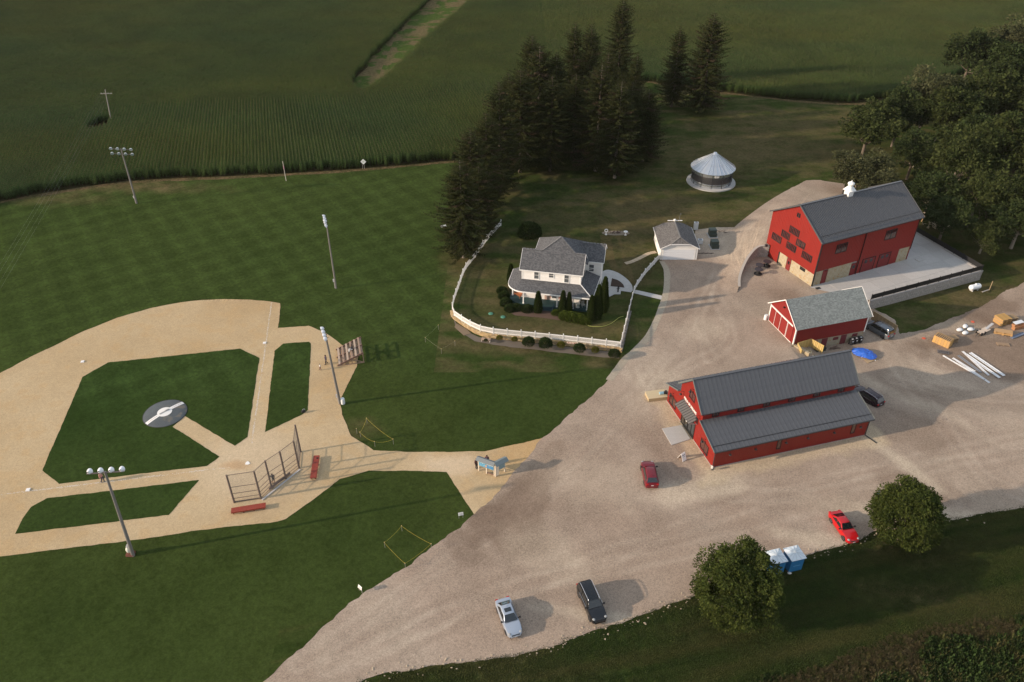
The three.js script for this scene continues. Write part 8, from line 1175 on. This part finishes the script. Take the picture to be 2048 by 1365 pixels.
// ---------------------------------------------------------------- corn, planted in rows
{
  srand(901);
  const seg = [0, 1, 2, 3].map(() => { const c = new Cards(); for (let i = 0; i < 8; i++) { const x = (i + 0.5) / 8 * 1.6 - 0.8 + rr(-0.05, 0.05), z = rr(-0.05, 0.05), h = rr(2.1, 2.5), tw = rr(0, 6.28); for (let s = 0; s < 3; s++) { const a0 = s * 2.09, a1 = a0 + 2.09, p = (a, y, r) => [x + Math.cos(a) * r, y, z + Math.sin(a) * r], st = [0.05, 0.075, 0.02]; c.tri(p(a0, 0, 0.02), p(a1, 0, 0.02), p(a1, h, 0.012), st); c.tri(p(a0, 0, 0.02), p(a1, h, 0.012), p(a0, h, 0.012), st); }
      for (let k = 0; k < 10; k++) { const y = 0.45 + k * (h - 0.55) / 10, a = tw + (k % 2) * 3.14 + rr(-0.5, 0.5), d = [Math.cos(a), Math.sin(a)], L = rr(0.42, 0.66) * (k > 7 ? 0.7 : 1), w = 0.055, q = rr(0.7, 1.3) * (0.8 + 0.05 * k), col = mix3([0.046, 0.088, 0.02], [0.078, 0.118, 0.032], rnd()).map((v) => v * q), A = [x, y, z], B1 = [x + d[0] * L * 0.35, y + 0.3 * L, z + d[1] * L * 0.35], D = [x + d[0] * L * 0.72, y + 0.26 * L, z + d[1] * L * 0.72], E = [x + d[0] * L, y - 0.12 * L, z + d[1] * L], o = (p, s) => [p[0] - d[1] * w * s, p[1], p[2] + d[0] * w * s]; c.tri(A, o(B1, 1), o(B1, -1), col); c.tri(o(B1, 1), o(D, 0.9), o(D, -0.9), col); c.tri(o(B1, 1), o(D, -0.9), o(B1, -1), col); c.tri(o(D, 0.9), E, o(D, -0.9), col); }
      const tc = [0.12, 0.11, 0.05]; for (let k = 0; k < 3; k++) { const a = rr(0, 6.28); c.tri([x, h, z], [x + Math.cos(a) * 0.12, h + rr(0.2, 0.32), z + Math.sin(a) * 0.12], [x + Math.cos(a + 0.3) * 0.1, h + 0.24, z + Math.sin(a + 0.3) * 0.1], tc); } }
    return c.geo(); });
  const mat = leafMat(1, 1, 1, { transmission: 0.3, roughness: 0.6 });
  const lineZ = (x) => { for (let i = 0; i < ROW_LINE.length - 1; i++) if (x <= ROW_LINE[i + 1][0]) return mix(ROW_LINE[i][1], ROW_LINE[i + 1][1], (x - ROW_LINE[i][0]) / (ROW_LINE[i + 1][0] - ROW_LINE[i][0])); return -1e9; };
  const fieldEdge = CORN_EDGE.map(([x, z]) => [x, z - 0.9]), lawnP = [...fieldEdge, [150, -30], [-120, -30]], wx = WATERWAY[0][0];
  const poleGap = [-105.44, -197.19], bare = (x, z) => Math.hypot((x - poleGap[0]) / 2.2, (z - poleGap[1]) / 4.5) < 1;
  const fields = [[], [], []], put = (f, x, z, ang) => fields[f].push(x, z, ang + (rnd() < 0.5 ? Math.PI : 0));
  const grid = (ang, step, ok) => { const ux = Math.cos(ang), uz = -Math.sin(ang), vx = -uz, vz = ux; for (let r = -620; r < 620; r++) for (let s = -300; s < 300; s++) { const a = s * step + noise(r * 0.7, 5) * step, b = r * 0.762, x = ux * a + vx * b, z = -290 + uz * a + vz * b; if (z > -100 || z < -412 || Math.abs(x) > 34 + 0.6 * -z) continue; const f = ok(x, z); if (f >= 0) put(f, x + rr(-0.04, 0.04), z, ang); } };
  const east = 60;
  grid((90 + 15.2) * RAD, 1.6, (x, z) => (z > lineZ(x) && !inside(x, z, lawnP) && !bare(x, z) ? 0 : -1));
  grid(14 * RAD, 1.6, (x, z) => { if (z > lineZ(x) || inside(x, z, lawnP) || bare(x, z)) return -1; if (inside(x, z, WATERWAY)) return -1; const k = noise(x * 0.06 + 3, z * 0.06); return k < 0.04 ? -1 : x < wx + 0.33 * (-z - 200) * 0.9 ? 1 : 2; });
  const m = new THREE.Matrix4(), q = new THREE.Quaternion(), names = ['near block of tall green corn in clear straight rows behind the outfield', 'far field of green corn on the left of the grass waterway', 'far field of green corn on the right, behind the spruces and the barn'];
  let total = 0;
  fields.forEach((F, f) => { const o = new THREE.Group(); o.name = numbered('corn_field'); o.userData = { kind: 'stuff', label: names[f], category: 'corn' }; scene.add(o); const buckets = [[], [], [], []]; for (let i = 0; i < F.length; i += 3) buckets[Math.floor(rnd() * 4)].push(i);
    buckets.forEach((b, k) => { const inst = new THREE.InstancedMesh(seg[k], mat, b.length); b.forEach((i, n) => { const x = F[i], z = F[i + 1], s = 0.9 + 0.22 * fbm(x * 0.08, z * 0.08, 3) + rr(-0.05, 0.05); q.setFromAxisAngle(UPV, F[i + 2]); m.compose(v3(x, 0, z), q, v3(1, s, 1)); inst.setMatrixAt(n, m); const t = fbm(x * 0.025 + 8, z * 0.05, 3), u = 0.82 + 0.36 * fbm(x * 0.12, z * 0.12, 2) + rr(-0.08, 0.08); const cc = mix3([0.88, 0.96, 1.0], [1.18, 1.06, 0.9], clamp(t * 1.8 - 0.4)); inst.setColorAt(n, C(cc[0] * u, cc[1] * u, cc[2] * u)); }); inst.name = 'corn_rows'; inst.userData.kind = 'stuff'; o.add(inst); total += b.length; }); });
  console.log('corn segments', total);
}
renderer.render(scene, camera);
